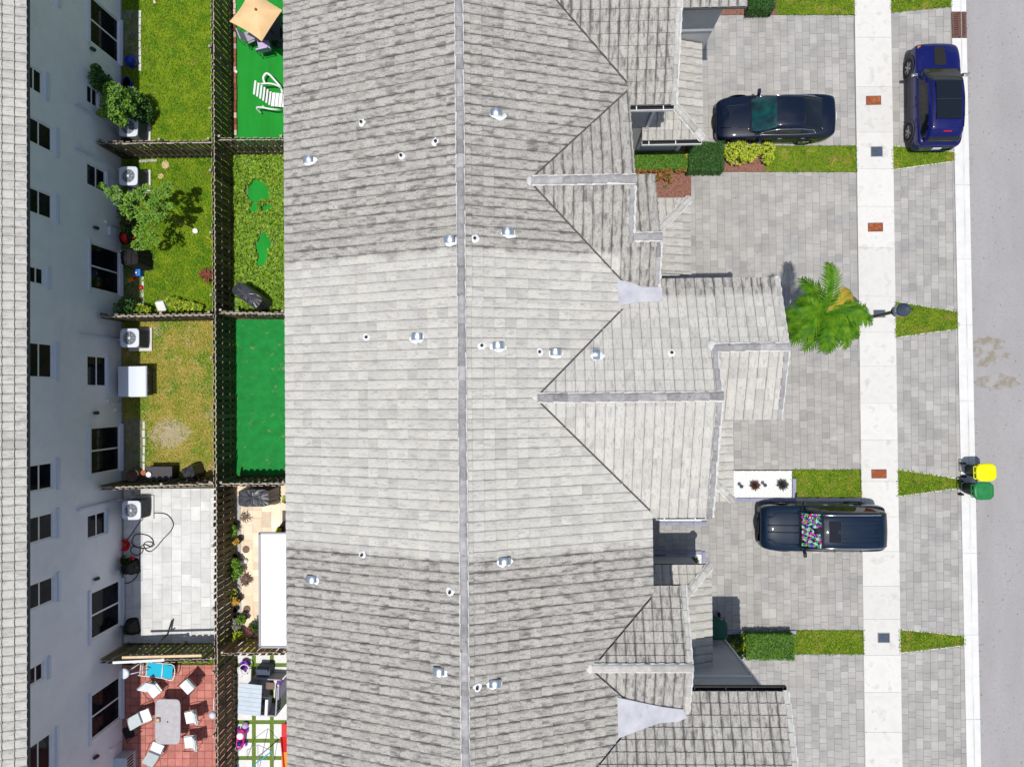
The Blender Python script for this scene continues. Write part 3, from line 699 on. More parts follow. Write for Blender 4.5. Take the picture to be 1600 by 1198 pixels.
# paved strips at the foot of the left building
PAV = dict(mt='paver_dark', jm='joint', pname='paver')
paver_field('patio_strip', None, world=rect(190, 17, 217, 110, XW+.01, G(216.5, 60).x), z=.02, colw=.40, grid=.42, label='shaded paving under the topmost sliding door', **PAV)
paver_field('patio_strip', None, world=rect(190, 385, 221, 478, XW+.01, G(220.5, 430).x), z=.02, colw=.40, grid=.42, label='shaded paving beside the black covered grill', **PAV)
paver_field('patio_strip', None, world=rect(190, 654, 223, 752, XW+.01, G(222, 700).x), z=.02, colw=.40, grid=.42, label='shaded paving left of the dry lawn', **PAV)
def edging(px, y0, y1, label, wd=.11):
    mb = MB(); A, B = G(px, y0), G(px, y1); n = int(abs(A.y-B.y)/.30); o = None
    e = thing('stone_edging', label, 'edging', (A.x, (A.y+B.y)/2, 0), world=True)
    for i in range(n):
        m2 = MB(); m2.box((0, 0, .015), (wd*random.uniform(.8, 1.1), .29, .07)); q = m2.obj('edging_stone', M['walk'], e, color=(random.random(), 0, 0, 1), bevel=.01)
        q.location = (A.x+random.uniform(-.012, .012), A.y+(B.y-A.y)*(i+.5)/n, 0)
edging(219, 17, 112, 'white stone edging between topmost lawn and shaded paving')
edging(223.5, 388, 478, 'white stone edging beside the blue box on the second patio')
edging(225.5, 658, 735, 'white stone edging left of the dry lawn')
paver_field('patio', None, world=rect(190, 763, 365, 1004, XW+.01, XF), mt='patio', jm='patio_joint', colw=.40, lens=(.4, .5, .6), label='bright pale paver patio with the black hose', gap=.010)
paver_field('red_patio', None, world=rect(190, 1038, 365, 1290, XW+.01, XF), mt='redtile', jm='red_joint', colw=.305, grid=.305, label='red paver patio under the glass table', gap=.016, pname='patio_tile', z=.03)
grass(None, 'lawn', 'turf_strip', 'narrow mossy strip between the red patio and the fence', world=rect(190, 1007, 365, 1037, XW, XF), dens=1200, h=.04)
# right-hand back yards between the fence and the tiled house
XH = -7.5
def flat(name, y0, y1, m, label, z=0): return wsheet(name, rect(365, y0, 480, y1, XF, XH), z, M[m], label)
flat('turf', -60, 240, 'turf', 'bright green artificial turf under the tan parasol')
flat('soil', 244, 492, 'soil', 'soil under the creeping ground cover')
for (cx, cy, rx, ry) in ((404, 300, 21, 20), (412, 385, 13, 24), (408, 408, 9, 12), (397, 326, 9, 10), (418, 325, 9, 7)):
    c0 = G(cx, cy); K = 18
    wsheet('turf_patch', [(c0.x+math.cos(2*PI*i/K)*rx/38.6*random.uniform(.8, 1.1), c0.y+math.sin(2*PI*i/K)*ry/38.6*random.uniform(.8, 1.1)) for i in range(K)], .004+.001*(cx % 5), M['turf'], 'patch of green artificial turf showing through the ground cover')
flat('worn_turf', 499, 742, 'turf_dull', 'worn artificial turf with sand patches, third yard right of the fence')
paver_field('travertine_patio', None, world=rect(365, 752, 480, 996, XF, XH), mt='travertine', jm='trav_joint', colw=.38, lens=(.3, .4, .6), label='cream travertine patio beside the white canopy', gap=.008, pname='travertine_tile')
wsheet('gravel_strip', rect(367, 775, 377, 985), .012, M['joint_c'], 'grey gravel strip at the foot of the fence beside the pots')
flat('turf_joints', 1000, 1290, 'turf_strip', 'green turf strips between the white slabs')
st = MB(); base = thing('slab_patio', 'white square slabs set in green turf by the playhouse', 'patio', (G(410, 1120).x, G(410, 1120).y, 0), world=True)
for r_, (ya, yb) in enumerate(((1000, 1035), (1041, 1092), (1099, 1124), (1130, 1153), (1159, 1180), (1186, 1209), (1215, 1238))):
    for (xa, xb) in ((371, 394), (400, 422), (428, 450), (456, 478)):
        if ya < 1092: yb_ = yb
        A, B = G(xa, ya), G(xb, yb); mb = MB(); mb.box((0, 0, 0), (B.x-A.x, A.y-B.y, .05)); o = mb.obj('slab', M['patio'], base, color=(1, 0, 0, 1), bevel=.008); o.location = ((A.x+B.x)/2, (A.y+B.y)/2, -.003+random.uniform(0, .004))
# beds on the street side
sheet('mulch_bed', [(985, 268.5), (1080, 268.5), (1080, 309), (985, 309)], .006, M['mulch'], 'red mulch bed below the hedge')
sheet('mulch_bed', [(985, 229), (1197, 229), (1197, 268.3), (985, 268.3)], .006, M['mulch'], 'red mulch bed under the hedges and lime shrubs')
sheet('mulch_bed', [(1120, -60), (1214, -60), (1214, 23.5), (1120, 23.5)], .006, M['mulch'], 'red mulch bed at the top beside the driveway')
sheet('soil_bed', [(1225, 497), (1262, 497), (1262, 527), (1225, 527)], .012, M['mulch'], 'mulch around the foot of the palm')

# bare sandy patch of the dry lawn and fine litter on the hard surfaces
c0 = G(266, 676); wsheet('bare_patch', [(c0.x+math.cos(2*PI*i/20)*.95*random.uniform(.75, 1.1), c0.y+math.sin(2*PI*i/20)*.62*random.uniform(.75, 1.1)) for i in range(20)], .0, M['sand'], 'bare sandy patch in the dry lawn')
def litter(name, label, poly, n, m, smin, smax, seed, z=.012):
    pts = scatter(ccw([(G(x, y).x, G(x, y).y) for x, y in poly]), n, seed); mb = MB(); r = random.Random(seed)
    for x, y in pts:
        s_ = r.uniform(smin, smax); an = r.random()*6; K = 5; mb.add([(x+math.cos(an+2*PI*i/K)*s_*r.uniform(.5, 1), y+math.sin(an+2*PI*i/K)*s_*r.uniform(.5, 1), z) for i in range(K)]+[(x, y, z+s_*.6)], [(i, (i+1) % K, K) for i in range(K)])
    tag(mb.obj(name, M[m]), label, None, None, 'stuff')
litter('road_grit', 'dark grit and leaf bits scattered on the street', [(1534, 0), (1600, 0), (1600, 1198), (1534, 1198)], 150, 'soil', .012, .035, 5, -.015)
litter('road_grit', 'dark grit lying along the kerb edge', [(1510, 0), (1514, 0), (1537, 1198), (1532, 1198)], 160, 'soil', .01, .03, 6, -.012)
litter('leaf_litter', 'dry leaf litter on the driveways and sidewalk', [(1130, 25), (1500, 25), (1505, 1190), (1130, 1190)], 190, 'soil', .010, .026, 7)
# ------------------------------------------------------------------ MAIN TOWNHOUSE ROW
main = thing('townhouse_row', 'row of grey tiled townhouses filling the middle of the view', 'building', (-2, 0, 0), world=True)
XR = -2.0
zPE = lambda x, y: 8.1-PITCH*(x-XR)
zPW = lambda x, y: 8.1-PITCH*(XR-x)
YT, YB = 14.0, -13.6
add_facet('W', zPW, [(-7.93, YB), (XR, YB), (XR, YT), (-7.93, YT)], 'tile_ew')
add_facet('E', zPE, [(XR, 2.7), (3.19, 2.7), (3.19, YT), (XR, YT)], 'tile_ew')
add_facet('E', zPE, [(XR, YB), (3.80, YB), (3.80, 2.7), (XR, 2.7)], 'tile_ew')
# gable A (north) and its small eastern step
zAN = lambda x, y: 7.38-PITCH*(y-6.38); zAS = lambda x, y: 7.38-PITCH*(6.38-y)
add_facet('N', zAN, [(-.5, 6.38), (3.19, 6.38), (3.19, 9.65), (-.5, 9.65)], 'tile_ns')
add_facet('S', zAS, [(-.4, 2.85), (3.19, 2.85), (3.19, 6.38), (-.4, 6.38)], 'tile_ns')
add_facet('S', zAS, [(3.19, 2.85), (4.03, 2.85), (4.03, 4.76), (3.19, 4.76)], 'tile_ns')
zA2 = lambda x, y: 6.797-PITCH*(y-4.76)
add_facet('N', zA2, [(3.20, 4.76), (4.03, 4.76), (4.03, 6.93), (3.20, 6.93)], 'tile_ns', tmul=.1)
# wing B (top)
zB = lambda x, y: 6.03+PITCH*(y-9.14)
add_facet('S', zB, [(.2, 9.14), (4.66, 9.14), (4.66, 14.0), (.2, 14.0)], 'tile_ns')
zD = lambda x, y: 6.0+PITCH*(y-12.24)
add_facet('S', zD, [(4.74, 12.24), (7.02, 12.24), (7.02, 14.0), (4.74, 14.0)], 'tile_ns')
# wing E (middle garage) with its stepped ridge
zEN = lambda x, y: 7.28-PITCH*y; zES = lambda x, y: 7.334+PITCH*(y+.15); zES2 = lambda x, y: 6.798+PITCH*(y-1.34)
add_facet('N', zEN, [(-.3, -.15), (5.66, -.15), (5.66, 3.60), (-.3, 3.60)], 'tile_ns')
add_facet('N', zEN, [(5.66, 1.34), (7.86, 1.34), (7.86, 3.60), (5.66, 3.60)], 'tile_ns')
add_facet('S', zES, [(-.3, -4.0), (5.66, -4.0), (5.66, -.15), (-.3, -.15)], 'tile_ns', tmul=.05)
add_facet('S', zES2, [(5.66, -.91), (7.86, -.91), (7.86, 1.34), (5.66, 1.34)], 'tile_ns', tmul=.05)
# gable K and wing J (bottom)
zKN = lambda x, y: 6.75-PITCH*(y+8.45); zKS = lambda x, y: 6.75-PITCH*(-8.45-y)
add_facet('N', zKN, [(1.1, -8.43), (4.80, -8.43), (4.80, -6.14), (1.1, -6.14)], 'tile_ns')
add_facet('S', zKS, [(1.1, -10.4), (4.80, -10.4), (4.80, -8.43), (1.1, -8.43)], 'tile_ns')
zJ = lambda x, y: 5.97+PITCH*(-9.44-y)
add_facet('N', zJ, [(.5, -13.6), (7.94, -13.6), (7.94, -9.44), (.5, -9.44)], 'tile_ns')
# low porch roofs
ze = 2.9
zCE = lambda x, y: ze+PITCH*(6.32-x); zCS = lambda x, y: ze+PITCH*(y-9.11)
add_facet('E', zCE, [(6.32, 9.11), (6.32, 12.6), (4.32, 12.6), (4.32, 11.11)], 'tile_ew', tmul=-.1)
add_facet('S', zCS, [(4.11, 9.11), (6.32, 9.11), (4.32, 11.11), (4.11, 11.11)], 'tile_ns')
zFE = lambda x, y: ze+PITCH*(5.83-x); zFN = lambda x, y: ze+PITCH*(7.0-y)
add_facet('E', zFE, [(5.83, 4.22), (5.83, 7.0), (3.69, 4.86), (3.69, 4.22)], 'tile_ew', tmul=-.2)
add_facet('N', zFN, [(5.83, 7.0), (3.69, 7.0), (3.69, 4.86)], 'tile_ns')
zGE = lambda x, y: ze+PITCH*(7.24-x); zGS = lambda x, y: ze+PITCH*(y+3.96)
add_facet('E', zGE, [(7.24, -3.96), (7.24, -.5), (5.24, -.5), (5.24, -1.96)], 'tile_ew')
add_facet('S', zGS, [(5.24, -3.96), (7.24, -3.96), (5.24, -1.96)], 'tile_ns')
zHE = lambda x, y: ze+PITCH*(6.41-x); zHN = lambda x, y: ze+PITCH*(-6.21-y)
add_facet('E', zHE, [(6.41, -6.21), (4.37, -8.25), (4.37, -9.9), (6.41, -9.9)], 'tile_ew')
add_facet('N', zHN, [(6.41, -6.21), (3.4, -6.21), (3.4, -8.25), (4.37, -8.25)], 'tile_ns')
pc = Pieces('roof_tile')
decks = build_facets(pc, main, 'roof', focus=(.6, -1.0)); pc.flush(main, 300)
rf = decks[0]
# ridges, hips, rakes
cap_run(rf, (XR, YB, 8.1), (XR, YT, 8.1), .24, .415, 'cap', mortar=.025)
cap_run(decks[3], (3.21, 6.38, 7.38), (.10, 6.38, 7.40), .27, .42, 'cap', mortar=.04)
cap_run(decks[6], (4.05, 4.76, 6.80), (3.22, 4.76, 6.80), .25, .42, 'cap', mortar=.04)
cap_run(decks[4], (3.11, 4.62, 6.75), (3.11, 6.2, 7.32), .16, .40, 'cap', rise=.03, name='rake_tile', mortar=.07, mside=1)
cap_run(decks[5], (3.97, 3.0, 6.18), (3.97, 4.60, 6.75), .16, .40, 'cap', rise=.03, name='rake_tile', mortar=.07, mside=1)
cap_run(decks[7], (4.63, 9.14, 6.03), (4.63, 14.0, zB(0, 14.0)), .17, .40, 'cap_light', rise=.03, name='rake_tile', mortar=.06, mside=1)
cap_run(decks[9], (5.70, -.15, 7.33), (.22, -.15, 7.33), .27, .42, 'cap', mortar=.04)
cap_run(decks[10], (7.88, 1.34, 6.80), (5.62, 1.34, 6.80), .24, .42, 'cap', mortar=.04)
cap_run(decks[9], (5.62, 1.3, zEN(0, 1.3)), (5.62, -.02, zEN(0, -.02)), .17, .40, 'cap', rise=.03, name='rake_tile', mortar=.06, mside=-1)
cap_run(decks[11], (5.62, -4.0, zES(0, -4.0)), (5.62, -.25, zES(0, -.25)), .17, .40, 'cap', rise=.03, name='rake_tile', mortar=.07, mside=1)
cap_run(decks[12], (7.82, -.91, zES2(0, -.91)), (7.82, 1.28, zES2(0, 1.32)), .16, .40, 'cap', rise=.03, name='rake_tile', mortar=.05, mside=1)
cap_run(decks[10], (7.82, 3.60, zEN(0, 3.60)), (7.82, 1.44, zEN(0, 1.5)), .15, .40, 'cap_light', rise=.03, name='rake_tile', mortar=.04, mside=-1)
cap_run(decks[13], (4.84, -8.43, 6.75), (1.80, -8.43, 6.75), .25, .42, 'cap_light', mortar=.03)
cap_run(decks[13], (4.76, -6.14, zKN(0, -6.14)), (4.76, -8.35, zKN(0, -8.35)), .17, .40, 'cap_light', rise=.03, name='rake_tile', mortar=.05, mside=-1)
cap_run(decks[14], (4.76, -10.2, zKS(0, -10.2)), (4.76, -8.55, zKS(0, -8.55)), .17, .40, 'cap_light', rise=.03, name='rake_tile', mortar=.05, mside=1)
cap_run(decks[15], (7.90, -9.44, zJ(0, -9.44)), (7.90, -13.6, zJ(0, -13.6)), .17, .40, 'cap_light', rise=.03, name='rake_tile', mortar=.06, mside=-1)
cap_run(decks[16], (6.30, 9.13, ze), (4.36, 11.07, ze+PITCH*1.96), .26, .42, 'cap_light', mortar=.04)
cap_run(decks[18], (5.81, 6.98, ze), (3.81, 4.98, ze+PITCH*2.0), .24, .42, 'cap_light', mortar=.04, name='hip_tile')
cap_run(decks[20], (7.22, -3.94, ze), (5.31, -2.03, ze+PITCH*1.91), .24, .42, 'cap_light', mortar=.04, name='hip_tile')
cap_run(decks[22], (6.39, -6.23, ze), (4.47, -8.15, ze+PITCH*1.92), .26, .42, 'cap_light', mortar=.04, name='hip_tile')
# mortar blobs at the ridge ends
for (x, y, z) in ((.02, 6.38, 7.46), (.12, -.15, 7.40), (5.55, 1.4, 6.9), (1.72, -8.45, 6.86)):
    mb = MB(); mb.lathe([(.17, -.10), (.13, -.03), (.06, .0), (0.0, .01)], (x, y, z), 7, 0, sy=1.1); mb.obj('mortar_cap', M['mortar'], main)
# saddle pans between the cross gables
def pan(px_pts, label=None):
    V = []
    for (x, y, z) in px_pts: V.append(G(x, y, z))
    n = len(V); mb = MB(); cx = sum(v.x for v in V)/n; cy = sum(v.y for v in V)/n; cz_ = sum(v.z for v in V)/n
    mb.add(V+[Vector((v.x, v.y, v.z-.12)) for v in V], [tuple(range(n))[::-1]]+[(i, (i+1) % n, n+(i+1) % n, n+i) for i in range(n)])
    for f in (.33, .66):
        pass
    return mb.obj('saddle_pan', M['pan'], main)
pan([(964.5, 437, 6.47), (985, 441, 6.45), (1003, 448, 6.42), (1034, 449, 6.34), (1036, 471, 6.34), (1000, 472, 6.42), (967, 478, 6.47)])
pan([(964.5, 1089, 6.52), (996, 1096, 6.48), (1035, 1104, 6.40), (1068, 1108, 6.34), (1074, 1120, 6.32), (1060, 1127, 6.34), (1030, 1129, 6.40), (1000, 1140, 6.46), (966, 1153, 6.52)])
# gutters on the north and south eaves
gutter(main, 3.21, 4.66, 9.14, 6.0, -1); gutter(main, 4.12, 6.28, 9.11, 2.88, -1)
gutter(main, 4.82, 7.95, -9.44, 5.96, 1, .11); gutter(main, 3.95, 5.5, -4.0, 5.9, -1, .07)
# walls
wl = MB()
V0 = [(-7.5, YB+.2), (2.75, YB+.2), (2.75, YT-.2), (-7.5, YT-.2)]
sec = [(-7.5, 0), (2.75, 0), (2.75, 6.15), (XR, 7.9), (-7.5, 5.9)]
wl.add([(x, YB+.2, z) for x, z in sec]+[(x, YT-.2, z) for x, z in sec], [(4, 3, 2, 1, 0)[::-1], (5, 6, 7, 8, 9)[::-1], (0, 5, 6, 1)[::-1], (1, 6, 7, 2), (2, 7, 8, 3), (3, 8, 9, 4), (4, 9, 5, 0)])
gable_block(wl, 2.70, 3.66, 3.0, 6.62, 5.95, 4.76, 6.55)
gable_block(wl, 2.69, 5.30, -3.65, 3.28, 5.9, -.15, 7.1)
gable_block(wl, 5.28, 7.50, -.52, 3.27, 5.9, 1.4, 6.55)
wl.box((3.45, 11.68, 3.0), (1.6, 4.27, 6.0)); wl.box((5.34, 13.23, 3.0), (2.3, 1.15, 6.0))
gable_block(wl, 2.68, 4.45, -9.9, -6.5, 5.75, -8.45, 6.5)
wl.box((5.12, -11.62, 2.96), (4.88, 3.54, 5.92))
wl.box((5.02, 11.1, 1.38), (1.64, 3.05, 2.76)); wl.box((4.55, 5.4, 1.38), (1.8, 2.75, 2.76)); wl.box((6.1, -2.06, 1.38), (1.7, 3.05, 2.76)); wl.box((4.6, -8.22, 1.37), (3.3, 3.3, 2.74))
wl.obj('wall', M['stucco_front'], main)
bd = MB(); bd.box((5.36, 12.63, 3.9), (2.27, .05, .14)); bd.box((5.2, -9.83, 3.9), (4.7, .05, .07)); bd.box((7.56, -9.84, 2.9), (.07, .07, 5.7)); bd.box((5.85, 9.57, 1.37), (.14, .10, 2.7)); bd.box((4.25, 9.52, 3.5), (.10, .10, 5))
bd.obj('trim_band', M['trim'], main)
# garage doors on the street fronts
for (x, y0, y1) in ((7.51, .2, 2.7), (7.56, -13.0, -10.4), (6.51, 12.8, 13.7)):
    mb = MB()
    for i in range(4): mb.box((x+.02, (y0+y1)/2, .27+i*.54), (.05, y1-y0, .52))
    mb.obj('garage_door', M['trim'], main, bevel=.01)
for (px, py, an) in ((482, 249, 0), (703, 374, 0), (652, 526, 0), (778, 540, .05), (868, 550, 0), (775, 176, 0), (793, 362, 0), (487, 904, PI), (788, 876, PI), (686, 1048, PI), (773, 1067, PI)):
    roof_vent(main, px, py, zPW if px < 720 else zPE, an)
roof_vent(main, 932, 553, zEN, PI/2)
for (px, py) in ((565, 192), (681, 222), (627, 244), (742, 373), (573, 527), (753, 540), (843, 550), (566, 866), (703, 924), (746, 1073)): roof_pipe(main, px, py, zPW if px < 720 else zPE)
roof_pipe(main, 1049, 551, zEN)

# ------------------------------------------------------------------ LEFT BUILDING
FACETS.clear()
left = thing('apartment_building', 'grey stucco two-storey building along the left edge with tiled eave', 'building', (XW-3, 0, 0), world=True)
zL = lambda x, y: 6.2+PITCH*(-16.24-x)
add_facet('E', zL, [(-18.2, -17.5), (-16.24, -17.5), (-16.24, 17.5), (-18.2, 17.5)], 'tile_left', tmul=.15)
pc = Pieces('roof_tile'); dl = build_facets(pc, left, 'roof', focus=(-10, 0)); pc.flush(left, 300)
mb = MB(); mb.add([(-24, -17.5, 9.0), (-18.2, -17.5, zL(-18.2, 0)), (-18.2, 17.5, zL(-18.2, 0)), (-24, 17.5, 9.0)], [(0, 1, 2, 3)]); mb.obj('roof', M['tile_left'], left, color=(.6, 0, 0, 1))
LT = [0]
def wq(px, py): return GX(px, py, XW)
# openings: (x_left px, x_right px, y0, y1 measured at x_right px)
upper = []      # frame bottom edge px x, y0, y1
WIN = [('u', 85, -40, 3), ('u', 66.5, 113.5, 150), ('u', 82, 200, 239), ('u', 82, 305, 344), ('s', 69, 419.5, 446.5), ('u', 82.5, 537, 591), ('u', 83, 721, 762.5), ('u', 83.5, 799, 839.5),
       ('u', 84, 899, 938.5), ('s', 68.5, 1032, 1060), ('u', 80.5, 1143, 1205)]
LOW = [(153, 142, 170), (165.5, 268, 302), (167, 557, 604), (166, 797, 833)]
DOOR = [(182, 29, 97), (186, 393, 461), (187, 664, 734), (188, 905, 975), (187, 1056, 1122)]
holes = []
for k, xr, ya, yb in WIN:
    A, B = wq(xr, ya), wq(xr, yb); holes.append((B.y, A.y, A.z, 5.6 if k == 'u' else 5.45, 'upper'))
for xr, ya, yb in LOW:
    A, B = wq(xr, ya), wq(xr, yb); holes.append((B.y, A.y, A.z, 2.32, 'lower'))
for xr, ya, yb in DOOR:
    A, B = wq(xr, ya), wq(xr, yb); holes.append((B.y, A.y, .20, 2.18, 'door'))
ys = sorted(set([-17.4, 17.4]+[h[0] for h in holes]+[h[1] for h in holes])); zs = sorted(set([0, 6.05]+[h[2] for h in holes]+[h[3] for h in holes]))
mb = MB()
for i in range(len(ys)-1):
    for j in range(len(zs)-1):
        cy, cz2 = (ys[i]+ys[i+1])/2, (zs[j]+zs[j+1])/2
        if any(h[0] < cy < h[1] and h[2] < cz2 < h[3] for h in holes): continue
        mb.add([(XW, ys[i], zs[j]), (XW, ys[i+1], zs[j]), (XW, ys[i+1], zs[j+1]), (XW, ys[i], zs[j+1])], [(0, 1, 2, 3)])
RD = .09
for (y0, y1, z0, z1, k) in holes:
    mb.add([(XW, y0, z0), (XW-RD, y0, z0), (XW-RD, y1, z0), (XW, y1, z0)], [(0, 3, 2, 1)]); mb.add([(XW, y0, z1), (XW-RD, y0, z1), (XW-RD, y1, z1), (XW, y1, z1)], [(0, 1, 2, 3)])
    for y, fl in ((y0, 1), (y1, 0)): mb.add([(XW, y, z0), (XW-RD, y, z0), (XW-RD, y, z1), (XW, y, z1)], [(0, 1, 2, 3) if fl else (3, 2, 1, 0)])
mb.box((XW-3.6, 0, 3.0), (7, 34.7, 6.0)); 
mb.obj('wall', M['stucco'], left)
sf = MB(); sf.box((-16.52, 0, 6.10), (.50, 35, .04)); sf.obj('soffit', M['trim'], left)
bs = MB(); bs.box((XW-.02, 0, .06), (.06, 34.7, .12)); bs.obj('plinth', M['joint_c'], left)
for (y0, y1, z0, z1, k) in holes:
    nm = 'patio_door' if k == 'door' else 'window'
    fr = MB(); x = XW-RD+.025; t = .055 if k != 'door' else .06; cy = (y0+y1)/2; cz2 = (z0+z1)/2
    for y in (y0+t/2, y1-t/2): fr.box((x, y, cz2), (.05, t, z1-z0))
    for z in (z0+t/2, z1-t/2): fr.box((x, cy, z), (.052, y1-y0-2*t, t))
    if k == 'door': fr.box((x, cy, cz2), (.055, .06, z1-z0-2*t))
    else: fr.box((x, cy, cz2), (.055, y1-y0-2*t, .05))
    f = fr.obj(nm, M['frame'], left)
    if k == 'door': cells = [(y0+t, cy-.03, z0+t, z1-t), (cy+.03, y1-t, z0+t, z1-t)]
    else: cells = [(y0+t, y1-t, z0+t, cz2-.025), (y0+t, y1-t, cz2+.025, z1-t)]
    for (a_, b_, c_, d_) in cells:
        pm = MB(); pm.box((XW-RD+.02, (a_+b_)/2, (c_+d_)/2), (.02, b_-a_, d_-c_)); pm.obj('pane', M['glass'], f)
    tr = MB()
    if k == 'door':
        tr.box((XW+.03, cy, z1+.05), (.07, y1-y0+.26, .11)); tr.box((XW+.05, cy, z0-.06), (.13, y1-y0+.10, .09))
    elif k == 'upper': tr.box((XW+.04, cy, z0-.22), (.09, (y1-y0)+.16, .12))
    else: tr.box((XW+.03, cy, z0-.05), (.07, (y1-y0)+.02, .09))
    tr.obj('sill', M['ac_white'], f, bevel=.008)
for (px, py) in ((141, 76), (146, 355.5), (146, 645), (147, 904.5), (146, 1183)):
    p = wq(px, py); mb = MB(); mb.lathe([(.075, -.14), (.055, .06), (.02, .08), (0, .08)], (p.x+.08, p.y, p.z), 12); mb.box((p.x+.02, p.y, p.z), (.05, .06, .06)); mb.obj('wall_light', M['dark_metal'], left)
for (px, py) in ((165, 347), (167, 626), (179, 640), (163, 137), (174, 144), (172, 1170)):
    p = wq(px, py); mb = MB(); mb.box((p.x+.04, p.y, p.z), (.09, .12, .14)); mb.obj('outlet_box', M['trim'], left, bevel=.01)
    mb = MB(); mb.tube([(p.x+.03, p.y-.03, p.z-.05), (p.x+.05, p.y-.05, p.z-.3), (p.x+.02, p.y-.05, .15)], .012, 5); mb.obj('cable', M['trim'], left)
for (xa, ya, xb, yb) in ((118, 163, 177, 197), (118, 229, 178, 262), (121.5, 522, 180, 531), (121.5, 796, 178, 783)):
    A, B = wq(xa, ya), wq(xb, yb); mb = MB(); yy = (A.y+B.y)/2; mb.box((XW+.045, yy, (A.z+.5)/2), (.085, .10, A.z-.5)); mb.box((XW+.055, yy, A.z), (.10, .11, .10)); mb.obj('line_cover', M['ac_white'], left, bevel=.01)
    mb = MB(); mb.tube([(XW+.05, yy, .5), (XW+.10, yy, .38), (XW+.28, yy-.03, .35)], .025, 6); mb.obj('refrigerant_pipe', M['ac_white'], left)

# ------------------------------------------------------------------ FENCES
def fence(label, P0, P1, wood='wood', hgt=1.78, first=0):
    """shadow-box fence: rails in the middle, pickets alternating on both sides"""
    P0 = Vector((P0[0], P0[1], 0)); P1 = Vector((P1[0], P1[1], 0)); t = (P1-P0).normalized(); L_ = (P1-P0).length; an = math.atan2(t.y, t.x); nrm = Vector((-t.y, t.x, 0))
    f = thing('wooden_fence', label, 'fence', (P0+P1)/2, world=True, group=None)
    pm = MB(); pm.box((0, 0, hgt/2+.02), (.160, .020, hgt)); pm.M[1] = 1; pme = pm.mesh('picket', [M[wood], M['wood_end']])
    n = int(L_/.25)
    for i in range(n):
        for sd_ in (0, 1):
            o = link('picket', pme, f, (min(1, max(0, random.gauss(.5, .25))), 0, 0, 1)); q = P0+t*(.25*i+.07+.125*sd_)+nrm*(.045 if sd_ else -.045)
            o.matrix_basis = Matrix.Translation(q+Vector((0, 0, random.uniform(-.012, .012)))) @ Matrix.Rotation(an+random.gauss(0, .012), 4, 'Z') @ Matrix.Rotation(random.gauss(0, .006), 4, 'X')
    rm = MB(); rm.box((0, 0, 0), (L_, .05, .09)); rm.M[1] = 1; rme = rm.mesh('rail', [M[wood], M['wood_end']])
    for z in (.32, .98, 1.62):
        o = link('rail', rme, f, (.75, 0, 0, 1)); o.matrix_basis = Matrix.Translation((P0+P1)/2+Vector((0, 0, z))) @ Matrix.Rotation(an, 4, 'Z')
    po = MB(); po.box((0, 0, .93), (.09, .085, 1.86)); po.M[1] = 1; pom = po.mesh('post', [M[wood], M['wood_end']]); k = int(L_/2.4)+1
    for i in range(k+1):
        o = link('post', pom, f, (.95, 0, 0, 1)); q = P0+t*min(L_-.05, 2.4*i+.05); o.matrix_basis = Matrix.Translation(q+nrm*.09) @ Matrix.Rotation(an, 4, 'Z')
def ft(px, py): p = G(px, py, 1.8); return (p.x, p.y)
fence('long weathered wooden fence running the full height of the view', ft(338.5, 1250), ft(331, -50))
def cross(lb, xa, ya, xb, yb, wood='wood'):
    A = G(xa, ya, 1.8); B = G(xb, yb, 1.8)
    fence(lb, (A.x, A.y), (B.x, B.y), wood)
cross('short wooden cross fence above the second yard, left of the long fence', 152, 223, 328, 221)
cross('short wooden cross fence between the sparse tree lawn and the dry lawn', 154, 494, 329, 491)
cross('short wooden cross fence between the dry lawn and the pale patio', 155, 763.5, 331, 756.5)
cross('short wooden cross fence behind the turquoise lounger', 157, 1034, 333, 1031)
cross('short wooden cross fence below the bright artificial turf', 341, 217, 520, 217)
cross('short wooden cross fence below the creeping ground cover', 343, 488, 520, 491)
cross('short wooden cross fence above the travertine patio', 344, 757, 520, 756)
cross('short wooden cross fence between the white canopy and the playhouse', 346, 1022, 520, 1020, 'wood_b')
# ------------------------------------------------------------------ CARS
def cr(p0, p1, p2, p3, t): return .5*((2*p1)+(-p0+p2)*t+(2*p0-5*p1+4*p2-p3)*t*t+(-p0+3*p1-3*p2+p3)*t**3)
def resample(rows, n):
    K = len(rows); out = []
    for i in range(K-1):
        a_, b_, c_, d_ = rows[max(i-1, 0)], rows[i], rows[i+1], rows[min(i+2, K-1)]
        for k in range(n): out.append(tuple(cr(a_[j], b_[j], c_[j], d_[j], k/n) for j in range(len(b_))))
    out.append(tuple(rows[-1])); return out
def body_section(hw, zb, zs, zcn, crease=.97):
    return [(.55*hw, zb), (.93*hw, zb+.01), (.985*hw, zb+.12*(zs-zb)), (1.0*hw, zb+.45*(zs-zb)), (.995*hw, zb+.75*(zs-zb)), (crease*hw, zb+.93*(zs-zb)), (.90*hw, zs+.06*(zcn-zs)), (.66*hw, zs+.55*(zcn-zs)), (.34*hw, zs+.88*(zcn-zs)), (0, zcn)]
def loft(rows, sect, n1=3, n2=2, close=True):
    R_ = resample(rows, n1); V = []; 
    for r in R_:
        half = resample([(y, z) for y, z in sect(*r[1:])], n2)
        ring = [(r[0], -y, z) for y, z in half]+[(r[0], y, z) for y, z in half[::-1][1:]]
        V.append(ring)
    m = len(V[0]); Fc = []
    for i in range(len(V)-1):
        for j in range(m-1): Fc.append((i*m+j, i*m+j+1, (i+1)*m+j+1, (i+1)*m+j))
    flat_ = [p for r in V for p in r]
    if close: Fc.append(tuple(range(m))); Fc.append(tuple((len(V)-1)*m+j for j in range(m))[::-1])
    return flat_, Fc, m, len(V), R_
